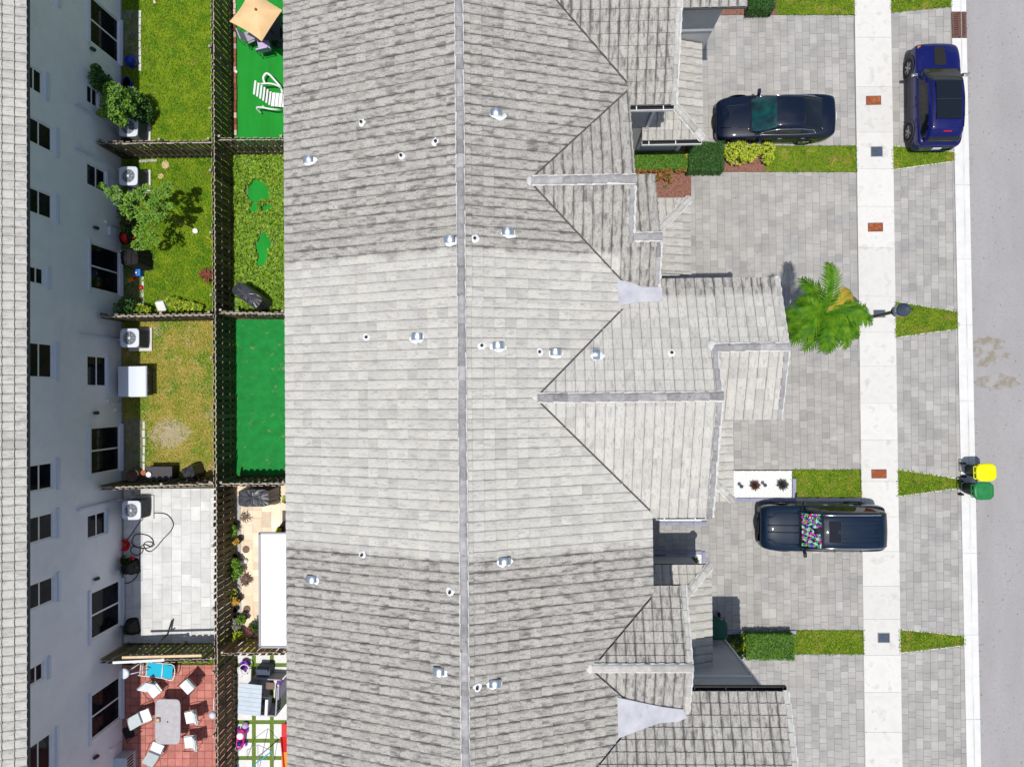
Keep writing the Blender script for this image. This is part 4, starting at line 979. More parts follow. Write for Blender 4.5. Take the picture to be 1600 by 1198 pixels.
def wheel(car, x, y, r=.34, w_=.22, rim='rim', spokes=5):
    s = 1 if y > 0 else -1
    mb = MB(); n = 28; prof = [(r-.09, -w_/2), (r-.01, -w_/2), (r, -w_/2+.03), (r, w_/2-.03), (r-.01, w_/2), (r-.10, w_/2), (r-.11, w_/2-.03)]
    V = []; Fc = []
    for (rr, yy) in prof: V += [(x+rr*math.cos(2*PI*i/n), y+s*yy, r+rr*math.sin(2*PI*i/n)) for i in range(n)]
    for i in range(len(prof)-1):
        for j in range(n): q = (i*n+j, i*n+(j+1) % n, (i+1)*n+(j+1) % n, (i+1)*n+j); Fc.append(q if s < 0 else q[::-1])
    mb.add(V, Fc, 0, True); wo_ = mb.obj('wheel', M['rubber'], car)
    rb = MB(); yo = y+s*(w_/2-.03)
    rb.add([(x+(r-.10)*math.cos(2*PI*i/n), yo-s*.03, r+(r-.10)*math.sin(2*PI*i/n)) for i in range(n)], [tuple(range(n)) if s < 0 else tuple(range(n))[::-1]], 1)
    for k in range(spokes*2):
        an = 2*PI*(k//2)/spokes+(.13 if k % 2 else -.13); ca, sa = math.cos(an), math.sin(an); l = r-.10
        c0 = Vector((x+ca*l*.52, yo, r+sa*l*.52)); rot = Matrix.Rotation(-an, 3, 'Y')
        rb.box(c0, (l*.92, .03, .028), 0, rot=rot)
    for i in range(n):
        a0_, a1_ = 2*PI*i/n, 2*PI*(i+1)/n; ra, rb_ = r-.085, r-.12
        q = [(x+ra*math.cos(a0_), yo+s*.012, r+ra*math.sin(a0_)), (x+ra*math.cos(a1_), yo+s*.012, r+ra*math.sin(a1_)), (x+rb_*math.cos(a1_), yo+s*.0, r+rb_*math.sin(a1_)), (x+rb_*math.cos(a0_), yo, r+rb_*math.sin(a0_))]
        rb.add(q, [(0, 1, 2, 3) if s > 0 else (3, 2, 1, 0)], 0)
    rb.box((x, yo+s*.01, r), (.10, .04, .10), 0); rb.obj('rim', [M[rim], M['black']], wo_)
def arch(mb, x, y, r, r2, m, s, w0=.0):
    n = 20; V = []
    for i in range(n+1):
        an = -.25+(PI+.5)*i/n
        V += [(x+r*math.cos(an), y, .36+r*math.sin(an)), (x+r2*math.cos(an), y-s*.02, .36+r2*math.sin(an))]
    mb.add(V, [(2*i, 2*i+1, 2*i+3, 2*i+2) if s > 0 else (2*i+2, 2*i+3, 2*i+1, 2*i) for i in range(n)], m)
def make_car(name, label, loc, rot, p):
    car = thing(name, label, 'car', loc, rot); car.scale = (p.get('k', .935),)*3
    V, Fc, m, nr, R_ = loft(p['body'], body_section)
    # lower cladding faces get their own material
    mi = []
    for f in Fc:
        zc_ = sum(V[i][2] for i in f)/len(f); mi.append(1 if zc_ < p['clad'] else 0)
    me = mesh('body', V, Fc, [M[p['paint']], M[p.get('cladm', 'paint_black')]], smooth=True, mi=mi); link('body', me, car)
    gh = p['gh']          # rows: x, base half width, base z, top half width, top z side, top z centre
    def gsec(bw, bz, tw, tz, tc): return [(bw, bz), (bw*.55+tw*.45, bz*.5+tz*.5), (tw, tz), (tw*.6, tz*.35+tc*.65), (0, tc)]
    V2, F2, m2, n2r, R2 = loft(gh, gsec, 4, 2)
    link('cabin_glass', mesh('cabin_glass', V2, F2, M['car_glass'], smooth=True), car)
    def patch(nm, x0, x1, j0, j1, mt, off=.012, sym=False, smooth=True):
        """a panel lifted off the cabin surface between two stations, ring indices j0..j1"""
        idx = [i for i in range(n2r) if x1-1e-6 <= V2[i*m2][0] <= x0+1e-6]
        for sgn in ((0, 1) if sym else (0,)):
            PV = []; PF = []; js = list(range(j0, j1+1)); js = [m2-1-j for j in js][::-1] if sgn else js
            for i in idx:
                for j in js:
                    q = Vector(V2[i*m2+j]); cpt = Vector((q.x*.97, 0, .7)); d = (q-cpt).normalized(); PV.append(q+d*off)
            K = len(js)
            for a_ in range(len(idx)-1):
                for b_ in range(K-1): PF.append((a_*K+b_, a_*K+b_+1, (a_+1)*K+b_+1, (a_+1)*K+b_))
            link(nm, mesh(nm, PV, PF, M[mt], smooth=smooth), car)
    top0, top1 = 4, m2-5
    patch('roof', p['roof'][0], p['roof'][1], 3, m2-4, p['paint'], .014)
    patch('windshield', gh[0][0]-.04, p['roof'][0], 4, m2-5, p.get('ws', 'car_glass'), .012)
    patch('windshield_pillar', gh[0][0], p['roof'][0], 2, 4, p['paint'], .018, True)
    patch('rear_pillar', p['roof'][1], gh[-1][0], 2 if p.get('suv') else 1, 4, p['paint'], .018, True)
    if p.get('suv'): patch('rear_roof', p['roof'][1], p['roof'][1]-.25, 3, m2-4, p['paint'], .016)
    for xp in p['pillars']: patch('door_pillar', xp+.06, xp-.06, 0, 3, p.get('pillarm', 'paint_black'), .010, True)
    if p.get('chrome'):
        for s in (-1, 1):
            pts = []
            for i in range(n2r):
                q = V2[i*m2+1] if s < 0 else V2[i*m2+m2-2]
                if p['side'][1] <= q[0] <= p['side'][0]: pts.append((q[0], q[1]+s*.02, q[2]-.01))
            for i in range(n2r-1, -1, -1):
                q = V2[i*m2+3] if s < 0 else V2[i*m2+m2-4]
                if p['side'][1]+.12 <= q[0] <= p['side'][0]-.35: pts.append((q[0], q[1]+s*.02, q[2]+.004))
            mb = MB(); mb.tube(pts, .013, 5, 0, closed=True); mb.obj('chrome_trim', M['chrome'], car)
    hw = p['hw']
    for x in p['axles']:
        for s in (-1, 1):
            yy = s*(hw-.105); wheel(car, x, yy, p.get('wr', .35), .23, p.get('rim', 'rim'), p.get('spokes', 5))
            mb = MB(); arch(mb, x, s*(hw+.006), p.get('wr', .35)+.14, p.get('wr', .35)+.015, 0, s); mb.obj('wheel_arch', M[p.get('cladm', 'paint_black')], car)
    for s in (-1, 1):
        mb = MB(); xm = p['mirror'][0]; mb.add([(xm+.09, s*(hw-.05), p['mirror'][1]-.03), (xm+.07, s*(hw+.20), p['mirror'][1]), (xm-.06, s*(hw+.20), p['mirror'][1]), (xm-.05, s*(hw-.05), p['mirror'][1]-.03),
                (xm+.07, s*(hw+.0), p['mirror'][1]+.11), (xm+.05, s*(hw+.19), p['mirror'][1]+.12), (xm-.05, s*(hw+.18), p['mirror'][1]+.12), (xm-.05, s*(hw+.0), p['mirror'][1]+.11)],
               [(0, 1, 2, 3), (4, 7, 6, 5), (0, 4, 5, 1), (1, 5, 6, 2), (2, 6, 7, 3), (3, 7, 4, 0)], 0)
        o = mb.obj('wing_mirror', M[p.get('mirrorm', p['paint'])], car, bevel=.02)
        xh, yh, zh = p['head']; mb = MB()
        mb.add([(xh+.10, s*(yh-.20), zh-.03), (xh-.02, s*yh, zh), (xh-.34, s*(yh+.14), zh+.05), (xh-.30, s*(yh+.04), zh+.085), (xh-.02, s*(yh-.14), zh+.045)], [(0, 1, 2, 3, 4) if s > 0 else (4, 3, 2, 1, 0)], 0)
        mb.obj('headlight', M['head'], car)
        xt, yt, zt = p['tail']; mb = MB(); mb.add([(xt+.02, s*(yt-.16), zt+.05), (xt+.34, s*(yt+.03), zt+.06), (xt+.34, s*(yt+.05), zt-.05), (xt+.02, s*(yt-.10), zt-.08)], [(0, 1, 2, 3) if s < 0 else (3, 2, 1, 0)], 0)
        mb.obj('tail_light', M['tail'], car)
        for xd in p['handles']:
            mb = MB(); mb.box((xd, s*(hw-.005), p['hz']), (.17, .035, .03)); mb.obj('door_handle', M[p.get('handlem', 'chrome')], car, bevel=.008)
        for xd in p['doors']:
            mb = MB(); mb.box((xd, s*(hw-.012), p['hz']-.22), (.010, .03, .62)); mb.obj('door_seam', M['black'], car)
    # bonnet and boot shut lines, grille, plate
    def surf(x, yf):
        best = min(range(nr), key=lambda i: abs(V[i*m][0]-x)); ring = V[best*m:(best+1)*m]; hwx = max(abs(q[1]) for q in ring)
        top = [q for q in ring if q[2] > max(r[2] for r in ring)-.4]; q = min(top, key=lambda q: (abs(q[1]-yf*hwx), -q[2])); return Vector((ring[0][0], q[1], q[2]))
    for yf in p.get('creases', ()):
        mb = MB(); mb.tube([surf(x, yf*(1-.25*(x-p['hood'][1])/(p['hood'][0]-p['hood'][1])))+Vector((0, 0, .002)) for x in np.linspace(p['hood'][0], p['hood'][1], 8)], .024, 6); mb.obj('bonnet_crease', M[p['paint']], car)
    mb = MB(); mb.tube([surf(p['hood'][1]-.05, t)+Vector((.12*abs(t)**2*-1, 0, .012)) for t in np.linspace(-.86, .86, 13)], .022, 5); mb.obj('cowl', M['black'], car)
    mb = MB(); xf = p['body'][0][0]; gz = p['grille']
    pts = [(xf+.02-.45*(abs(t)**2.2), t*(hw*.80), gz) for t in np.linspace(-1, 1, 13)]; mb.tube(pts, .05, 6, 0); mb.obj('grille', M['rubber'], car)
    if p.get('chrome_grille'):
        mb = MB(); mb.tube([(q[0]-.05, q[1]*.96, q[2]+.10) for q in pts], .026, 6, 0); mb.obj('grille_trim', M['chrome'], car)
    mb = MB(); xr_ = p['body'][-1][0]; mb.box((xr_-.012, 0, p['plate']), (.02, .34, .16)); mb.obj('number_plate', M['white'], car)
    return car, V2, m2, n2r, surf
# navy saloon ---------------------------------------------------------------
sed_body = [(2.44, .55, .34, .52, .56), (2.40, .70, .24, .60, .66), (2.25, .82, .19, .68, .76), (1.95, .895, .18, .76, .86), (1.45, .92, .18, .83, .93), (.95, .925, .18, .89, .98), (.3, .92, .18, .93, .99), (-.5, .92, .18, .95, 1.0), (-1.2, .925, .18, .97, 1.04), (-1.75, .915, .19, .98, 1.08), (-2.15, .87, .24, .98, 1.08), (-2.36, .78, .32, .95, 1.03), (-2.46, .60, .42, .80, .86)]
sed_gh = [(1.12, .66, .93, .62, .94, .96), (.72, .80, .92, .70, 1.10, 1.14), (.15, .85, .93, .63, 1.34, 1.40), (-.35, .86, .94, .62, 1.40, 1.46), (-.95, .85, .95, .61, 1.37, 1.43), (-1.45, .80, .97, .63, 1.20, 1.26), (-1.85, .68, 1.0, .60, 1.05, 1.08)]
A_, B_ = G(1115, 184, .6), G(1309, 176, .8); cpos = (A_+B_)/2
cyS = G(1212, 178, 1.0).y
car1, *_ = make_car('parked_car', 'glossy navy saloon parked nose towards the porch on the top driveway', (cpos.x, cyS-.02, 0), PI-.012, dict(
    body=sed_body, gh=sed_gh, hw=.925, paint='paint_navy', clad=.20, roof=(.15, -.95), ws='windshield', pillars=(-.42,), chrome=True, side=(.85, -1.6), axles=(1.50, -1.32), wr=.34, mirror=(.72, .90),
    head=(2.18, .72, .67), tail=(-2.42, .80, .86), handles=(-.15, -1.12), hz=.80, doors=(.72, -.42, -1.35), hood=(2.25, 1.0), grille=.42, chrome_grille=True, plate=.80, rim='rim', spokes=8, creases=(.62, -.62)))
# large dark-blue sport utility car ------------------------------------------
suv_body = [(2.53, .62, .40, .70, .78), (2.48, .80, .30, .80, .90), (2.30, .90, .25, .90, 1.02), (1.95, .955, .23, .97, 1.09), (1.45, .965, .23, 1.02, 1.13), (1.05, .97, .23, 1.05, 1.15), (.2, .97, .23, 1.07, 1.15), (-1.0, .97, .23, 1.09, 1.16), (-1.9, .965, .24, 1.10, 1.17), (-2.3, .93, .28, 1.09, 1.16), (-2.47, .85, .36, 1.04, 1.10), (-2.53, .70, .45, .90, .95)]
suv_gh = [(1.12, .72, 1.05, .68, 1.08, 1.11), (.80, .86, 1.05, .74, 1.28, 1.33), (.25, .90, 1.06, .68, 1.60, 1.68), (-.5, .91, 1.07, .68, 1.70, 1.77), (-1.5, .90, 1.08, .67, 1.69, 1.76), (-2.10, .86, 1.09, .66, 1.62, 1.68), (-2.42, .76, 1.10, .62, 1.30, 1.36), (-2.46, .70, 1.08, .58, 1.12, 1.14)]
A_, B_ = G(1185, 826, .7), G(1388, 826, 1.0); cpos = (A_+B_)/2; cy2 = G(1290, 832, 1.75).y
car2, V2, m2, n2r, surf2 = make_car('parked_car', 'large dark blue car with a sequinned sunshade, its tail over the sidewalk', (cpos.x, cy2, 0), PI-.008, dict(
    body=suv_body, gh=suv_gh, hw=.97, paint='paint_teal', clad=.34, roof=(.25, -2.1), ws='car_glass', pillars=(-.45, -1.35), axles=(1.55, -1.50), wr=.38, mirror=(.80, 1.06), suv=True, mirrorm='paint_black',
    head=(2.34, .76, .84), tail=(-2.48, .84, 1.0), handles=(-.1, -1.15), hz=.95, doors=(.80, -.45, -1.50), hood=(2.3, 1.12), grille=.56, chrome_grille=True, plate=.85, creases=(.20, -.20, .72, -.72)))
for s in (-1, 1):
    mb = MB(); mb.tube([(x, s*.66, z) for x, z in ((.30, 1.66), (.2, 1.715), (-.5, 1.765), (-1.5, 1.755), (-1.95, 1.70), (-2.02, 1.66))], .022, 6); mb.obj('roof_rail', M['chrome'], car2)
mb = MB(); mb.box((-.14, 0, 1.762), (.42, .84, .02)); mb.obj('sunroof', M['car_glass'], car2, bevel=.01)
mb = MB()
for y in (-.42, -.25, -.08, .10, .26, .43): mb.box((-1.15, y, 1.772), (1.45, .028, .018))
mb.obj('roof_rib', M['paint_teal'], car2, bevel=.005)
mb = MB(); mb.box((-1.90, 0, 1.752), (.012, 1.12, .012)); mb.box((-.36, 0, 1.785), (.012, .86, .010)); mb.obj('roof_seam', M['black'], car2)
mb = MB(); mb.lathe([(.03, 0), (.02, .05), (0, .06)], (-1.78, 0, 1.75), 8); mb.obj('antenna', M['black'], car2)
# sequinned sunshade behind the windscreen
SQ = []
for nm, cc in (('sequin_blue', (.03, .07, .6)), ('sequin_green', (.03, .42, .10)), ('sequin_pink', (.6, .04, .30)), ('sequin_silver', (.45, .62, .66)), ('sequin_red', (.5, .03, .02)), ('sequin_dark', (.01, .01, .03)), ('sequin_violet', (.16, .03, .45))):
    SQ.append(mat(nm, cc, rough=.3, spec=.6))
def zat(x, y):
    st = sorted(set(round(v[0], 5) for v in V2)); best = []
    rows = [V2[i*m2:(i+1)*m2] for i in range(n2r)]
    for k in range(n2r-1):
        if rows[k][0][0] >= x >= rows[k+1][0][0]:
            f = (rows[k][0][0]-x)/(rows[k][0][0]-rows[k+1][0][0]+1e-9); r_ = [Vector(rows[k][j]).lerp(Vector(rows[k+1][j]), f) for j in range(m2)]
            q = sorted([(abs(v.y-y), v.z) for v in r_ if v.z > .9])[:2]; return (q[0][1]+q[1][1])/2+.03
    return 1.2
mb = MB()
for i in range(15):
    for j in range(34):
        t = (i+.5)/15; x = .98-t*.62; wv = (.66+.02*t); y = -wv+2*wv*(j+.5)/34
        if random.random() < .28 or (abs(y) < .12 and t > .62): continue
        zc0 = zat(x, y)
        s_ = .026; kz = math.sin(x*23+y*9)*math.cos(y*17-x*11)+random.uniform(-.45, .45); k = [5, 0, 6, 2, 5, 1, 1, 3, 3, 4][min(9, max(0, int((kz+1.3)/2.6*10)))]; zz = zc0+.012
        mb.add([(x-s_, y-s_*.8, zz+.018*.9), (x+s_, y-s_*.8, zz-.018*.9), (x+s_, y+s_*.8, zz-.018*.9), (x-s_, y+s_*.8, zz+.018*.9)], [(0, 1, 2, 3)], k)
mb.obj('sunshade', SQ, car2)
# bright blue compact sport utility car ---------------------------------------
c_body = [(2.12, .60, .40, .66, .74), (2.08, .76, .28, .76, .86), (1.92, .86, .23, .86, .97), (1.55, .90, .22, .94, 1.05), (1.10, .905, .22, .98, 1.09), (.85, .91, .22, 1.0, 1.1), (.1, .91, .22, 1.03, 1.1), (-.8, .91, .22, 1.05, 1.12), (-1.5, .905, .23, 1.07, 1.13), (-1.88, .87, .28, 1.06, 1.12), (-2.06, .79, .36, 1.0, 1.06), (-2.13, .66, .44, .86, .9)]
c_gh = [(.98, .66, 1.03, .62, 1.06, 1.08), (.72, .80, 1.02, .68, 1.22, 1.26), (.28, .84, 1.03, .64, 1.50, 1.56), (-.4, .85, 1.04, .64, 1.60, 1.65), (-1.1, .84, 1.05, .63, 1.58, 1.63), (-1.62, .80, 1.07, .61, 1.50, 1.55), (-1.92, .72, 1.08, .58, 1.26, 1.30), (-2.0, .66, 1.07, .54, 1.12, 1.14)]
A_ = G(1465, 70, .8); B_ = G(1462, 232, .5); cy3 = (A_.y+B_.y)/2; cx3 = G(1484, 150, 1.6).x
car3, *_ = make_car('parked_car', 'bright blue compact car parked at the kerb by the storm drain', (cx3-.02, cy3, 0), PI/2-.01, dict(
    body=c_body, gh=c_gh, hw=.91, k=.965, paint='paint_blue', clad=.56, cladm='cladding', roof=(.28, -1.62), ws='car_glass', pillars=(-.45, -1.2), axles=(1.32, -1.30), wr=.36, mirror=(.70, 1.02), suv=True, mirrorm='rim', rim='rim', spokes=6,
    head=(1.98, .70, .80), tail=(-2.04, .78, 1.0), handles=(-.15, -1.05), hz=.92, handlem='paint_blue', doors=(.72, -.45, -1.32), hood=(1.9, 1.0), grille=.60, plate=.75))
mb = MB(); mb.box((-.52, 0, 1.672), (1.50, .98, .014)); mb.obj('panoramic_roof', M['car_glass'], car3, bevel=.01)
mb = MB(); mb.box((-.50, 0, 1.682), (.02, .98, .008)); mb.obj('roof_seam', M['rim_dark'], car3)
mb = MB(); mb.add([(1.88, -.20, .995), (1.88, .20, .995), (1.5, .22, 1.062), (1.10, .23, 1.098), (1.10, -.23, 1.098), (1.5, -.22, 1.062)], [(0, 5, 2, 1), (5, 4, 3, 2)]); mb.obj('bonnet_decal', M['rubber'], car3)
mb = MB(); mb.box((-1.72, 0, 1.535), (.05, .32, .03)); mb.obj('brake_light', M['tail'], car3)
mb = MB(); mb.tube([(x, s*.62, z) for s in (-1, ) for x, z in ((.30, 1.53), (-.4, 1.63), (-1.1, 1.61), (-1.55, 1.55))], .016, 5); mb.tube([(x, .62, z) for x, z in ((.30, 1.53), (-.4, 1.63), (-1.1, 1.61), (-1.55, 1.55))], .016, 5); mb.obj('roof_rail', M['black'], car3)
mb = MB(); mb.box((1.93, .72, .86), (.12, .12, .05)); mb.obj('marker_lamp', M['amber'], car3, bevel=.01)

# ------------------------------------------------------------------ BINS
def wheelie_bin(label, p, rot, body, lidm, group='wheelie bins on the street side'):
    b = thing('wheelie_bin', label, 'bin', (p.x, p.y, 0), rot, group)
    mb = MB(); a1_, a2_ = .23, .29
    V = []
    for (hx, hy, z) in ((.20, .21, .08), (.25, .255, .70), (.27, .28, .95), (.30, .30, .96), (.30, .30, .99)):
        K = 16
        for i in range(K):
            an = 2*PI*(i+.5)/K; ex = 4.5; cx_, sx_ = math.cos(an), math.sin(an); r = (abs(cx_)**ex+abs(sx_)**ex)**(-1/ex); V.append((cx_*r*hx+.0, sx_*r*hy, z))
    K = 16; Fc = [(l*K+i, l*K+(i+1) % K, (l+1)*K+(i+1) % K, (l+1)*K+i) for l in range(4) for i in range(K)]+[tuple(range(K))[::-1]]
    mb.add(V, Fc, 0, True); mb.box((.255, 0, .5), (.02, .30, .5)); mb.obj('body', M[body], b)
    mb = MB(); V = []
    for (s_, z, k) in ((1.0, .985, 0), (1.03, 1.0, 0), (1.0, 1.04, 0), (.82, 1.075, 0), (.74, 1.066, 0), (.4, 1.085, 0)):
        for i in range(K):
            an = 2*PI*(i+.5)/K; ex = 4.5; cx_, sx_ = math.cos(an), math.sin(an); r = (abs(cx_)**ex+abs(sx_)**ex)**(-1/ex); V.append((cx_*r*.385*s_*.98+.04, sx_*r*.335*s_, z))
    Fc = [(l*K+i, l*K+(i+1) % K, (l+1)*K+(i+1) % K, (l+1)*K+i) for l in range(5) for i in range(K)]+[tuple(5*K+i for i in range(K))]
    mb.add(V, Fc, 0, True); mb.obj('lid', M[lidm], b)
    mb = MB(); mb.tube([(-.36, -.24, 1.0), (-.41, -.22, .99), (-.41, .22, .99), (-.36, .24, 1.0)], .018, 6)
    for y in (-.23, 0, .23): mb.box((-.34, y, .985), (.10, .035, .03))
    mb.obj('handle', M[lidm], b)
    for s in (-1, 1):
        w_ = MB(); w_.tube([(-.26, s*.23, .10), (-.26, s*.29, .10)], .10, 16); w_.obj('wheel', M['rubber'], b)
    return b
wheelie_bin('dark bin with bright yellow lid by the kerb', G(1540, 738, 1.05), .02, 'bin_dark', 'yellow')
wheelie_bin('dark bin with green lid, next to the yellow-lidded one', G(1536, 767, 1.05), .0, 'bin_dark', 'bin_green')
wheelie_bin('deep green bin tucked in shade behind the low porch roof', G(1123, 982, 1.0), -PI/2, 'bin_deep', 'bin_deep')
# ------------------------------------------------------------------ STREET LAMP
b0 = G(1326, 503, 0); lamp = thing('street_lamp', 'black post lamp leaning out over the sidewalk beside the palm', 'street lamp', (b0.x, b0.y, 0))
mb = MB(); mb.lathe([(.16, 0), (.16, .25), (.10, .34), (.075, .5), (.062, 3.55), (.08, 3.6)], (0, 0, 0), 14); mb.obj('pole', M['dark_metal'], lamp)
mb = MB(); mb.lathe([(.05, 3.6), (.17, 3.66), (.19, 3.72)], n=16); mb.obj('collar', M['black'], lamp)
mb = MB(); mb.lathe([(.10, 3.7), (.185, 3.78), (.20, 4.15)], n=18); mb.obj('lamp_shade', M['lamp_glass'], lamp)
mb = MB(); mb.lathe([(.21, 4.13), (.235, 4.17), (.225, 4.24), (.15, 4.30), (.14, 4.36), (.09, 4.38), (.085, 4.45), (0, 4.46)], n=20); mb.obj('cap', M['slate'], lamp)
mb = MB(); mb.box((.26, .02, 4.22), (.08, .05, .05)); mb.obj('photocell', M['black'], lamp)
# ------------------------------------------------------------------ COVERS AND GRATE
def cover(label, px, py, w_, d_, m, cat='utility cover', rnd=.02, nm='utility_cover', grp=None):
    p = G(px, py, .02); t = thing(nm, label, cat, (p.x, p.y, 0), 0, grp)
    mb = MB(); mb.box((0, 0, .010), (w_, d_, .02)); mb.obj('frame', M['joint_c'] if m == 'slate' else M['grate'], t, bevel=.004)
    mb = MB(); mb.box((0, 0, .014), (w_-.05, d_-.05, .026)); mb.obj('lid', M[m], t, bevel=rnd)
    mb = MB(); mb.box((-.02, 0, .028), (.05, .015, .004)); mb.obj('slot', M['black'], t)
g = 'rust-brown meter covers in the sidewalk'; g2 = 'dark valve covers in the sidewalk'
cover('rust orange cover in the sidewalk level with the navy saloon', 1365, 157, .60, .37, 'rust', grp=g)
cover('rust brown cover in the sidewalk north of the palm', 1368, 355, .60, .36, 'rust', grp=g)
cover('rust brown cover in the sidewalk left of the two bins', 1373.5, 740, .60, .36, 'rust', grp=g)
cover('dark square cover in the sidewalk left of the blue car', 1370, 237, .50, .44, 'slate', rnd=.05, grp=g2)
cover('dark square cover in the sidewalk under the street lamp', 1374, 490, .50, .34, 'slate', rnd=.05, grp=g2)
cover('dark square cover in the sidewalk near the bottom', 1381, 996, .50, .42, 'slate', rnd=.05, grp=g2)
p0, p1 = G(1487, 20, .02), G(1509.5, 59, .02); cx_, cy_ = (p0.x+p1.x)/2, (p0.y+p1.y)/2; wg, hg = p1.x-p0.x, p0.y-p1.y
gt = thing('storm_drain', 'rusty iron storm drain grate set in the kerb at the top', 'drain', (cx_, cy_, 0))
mb = MB(); mb.box((0, 0, .0), (wg, hg, .02)); mb.obj('pit', M['black'], gt)
mb = MB()
for x in (-wg/2+.03, 0, wg/2-.03): mb.box((x, 0, .024), (.06 if x else .04, hg, .03), 0)
for y in (-hg/2+.02, hg/2-.02): mb.box((0, y, .024), (wg-.12, .04, .03), 0)
mb.obj('frame', M['grate'], gt)
br = MB(); br.box((0, 0, 0), (wg-.12, .042, .022)); bm = br.mesh('bar', [M['grate']])
for i in range(13): o = link('bar', bm, gt); o.location = (0, -hg/2+.075+i*(hg-.15)/12, .022)

# ------------------------------------------------------------------ FOLIAGE
FS = [100]
def leaves(C, rad, n, size, shell=False, seed=None, flat_=.45, asp=.5):
    """leaf quads through ellipsoids C (list of centres) with radii rad; returns vertex array"""
    FS[0] += 1; r = np.random.default_rng(seed or FS[0]); out = []
    k = max(1, n//len(C))
    for c0, rd in zip(C, rad):
        d = r.normal(size=(k, 3)); d /= np.linalg.norm(d, axis=1)[:, None]; rr = r.random(k)**(.33 if not shell else .12)
        out.append(np.array(c0)+d*rr[:, None]*np.array(rd))
    P = np.concatenate(out); ph = r.random(3)*6
    q = np.sin(P[:, 0]*11+ph[0]+np.sin(P[:, 1]*7))*np.sin(P[:, 1]*10+ph[1])+.6*np.sin(P[:, 2]*13+ph[2]); P = P[q > -.35]
    return leafquads(P, size*1.12, r, flat_, asp)
def leafquads(P, size, r, flat_=.45, asp=.5):
    n = len(P); nr = r.normal(size=(n, 3))*flat_+np.array([0, 0, 1]); nr /= np.linalg.norm(nr, axis=1)[:, None]
    t = r.normal(size=(n, 3)); t -= nr*(t*nr).sum(1)[:, None]; t /= np.linalg.norm(t, axis=1)[:, None]; b = np.cross(nr, t)
    s = (size*(.6+.8*r.random(n)))[:, None]
    return np.stack([P-t*s*.5, P+b*s*asp*.5+t*s*.0, P+t*s*.5, P-b*s*asp*.5], 1).reshape(-1, 3)
def shrub(name, label, cat, blobs, n, size, m, group=None, trunk=None, flat_=.6, asp=.55, m2=None):
    """blobs: (px, py, z, rx, ry, rz)"""
    C = []; Rr = []
    for (px, py, z, rx, ry, rz) in blobs: p = G(px, py, z); C.append((p.x, p.y, p.z)); Rr.append((rx, ry, rz))
    bx = trunk if trunk else (sum(q[0] for q in C)/len(C), sum(q[1] for q in C)/len(C))
    t = thing(name, label, cat, (bx[0], bx[1], 0), 0, group, world=True)
    V = leaves(C, Rr, n, size, flat_=flat_, asp=asp); link('crown', npmesh('crown', V, 4, M[m]), t)
    if m2: V = leaves(C, Rr, n//5, size, flat_=flat_, asp=asp); link('young_leaves', npmesh('young_leaves', V, 4, M[m2]), t)
    mb = MB()
    many = len(C) > 8
    if many:
        mz = [sum(q[i] for q in C)/len(C) for i in range(3)]; fk = (bx[0]*.45+mz[0]*.55, bx[1]*.45+mz[1]*.55, mz[2]*.6); mb.tube([(bx[0], bx[1], 0), (bx[0]*.8+mz[0]*.2, bx[1]*.8+mz[1]*.2, mz[2]*.3), fk], .032, 7, r2=.02)
        for c0 in C: mb.tube([fk, tuple(fk[i]*.5+c0[i]*.5+(.06 if i == 2 else 0) for i in range(3)), (c0[0], c0[1], c0[2])], .013, 5, r2=.006)
    for c0, rd in ([] if many else zip(C, Rr)):
        j = (bx[0]+(c0[0]-bx[0])*.25, bx[1]+(c0[1]-bx[1])*.25, c0[2]*.45)
        mb.tube([(bx[0], bx[1], 0), j, (c0[0], c0[1], c0[2])], .035 if len(C) > 1 else .025, 6, r2=.010)
    mb.obj('stem', M['bark'], t); return t
def hedge(name, label, x0, y0, x1, y1, h, n, size, m, group=None, inner=True):
    A, B = G(x0, y0, h), G(x1, y1, h); cx_, cy_ = (A.x+B.x)/2, (A.y+B.y)/2; hx, hy = abs(B.x-A.x)/2, abs(A.y-B.y)/2
    t = thing(name, label, 'hedge', (cx_, cy_, 0), 0, group); FS[0] += 1; r = np.random.default_rng(FS[0])
    # points near the box surface: top and sides
    k = n; u = r.random((k, 3))*2-1; face = r.random(k); P = u.copy()
    top = face < .62; P[top, 2] = 1-.10*r.random(top.sum()); sd_ = ~top; ax = r.integers(0, 2, k); sg = np.sign(r.random(k)-.5)
    for a_ in (0, 1):
        q = sd_ & (ax == a_); P[q, a_] = sg[q]*(1-.12*r.random(q.sum()))
    bumpy = .06*np.sin(P[:, 0]*hx*7)*np.cos(P[:, 1]*hy*6)
    W = np.stack([P[:, 0]*hx*(1+r.normal(size=k)*.015), P[:, 1]*hy*(1+r.normal(size=k)*.02), (P[:, 2]*.5+.5)*h+bumpy+r.normal(size=k)*.02], 1)
    link('foliage', npmesh('foliage', leafquads(W, size, r, .7, .6), 4, M[m]), t)
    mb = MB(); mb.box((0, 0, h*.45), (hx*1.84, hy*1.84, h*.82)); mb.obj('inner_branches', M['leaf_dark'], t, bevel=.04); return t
hedge('hedge', 'clipped mid-green hedge below the small porch roof', 988, 239, 1075, 263, .55, 9000, .055, 'leaf_mid')
hedge('hedge', 'square dark green clipped hedge beside the lime shrubs', 1076, 222, 1132, 266, .75, 9000, .05, 'leaf_dark')
hedge('hedge', 'low clipped hedge at the bottom between the white gravel and the verge grass', 1166, 991, 1242, 1031, .6, 9000, .05, 'leaf_mid')
hedge('hedge', 'dark green hedge cut off by the top edge of the photo', 1170, -40, 1212, 14, .7, 5000, .055, 'leaf_dark')
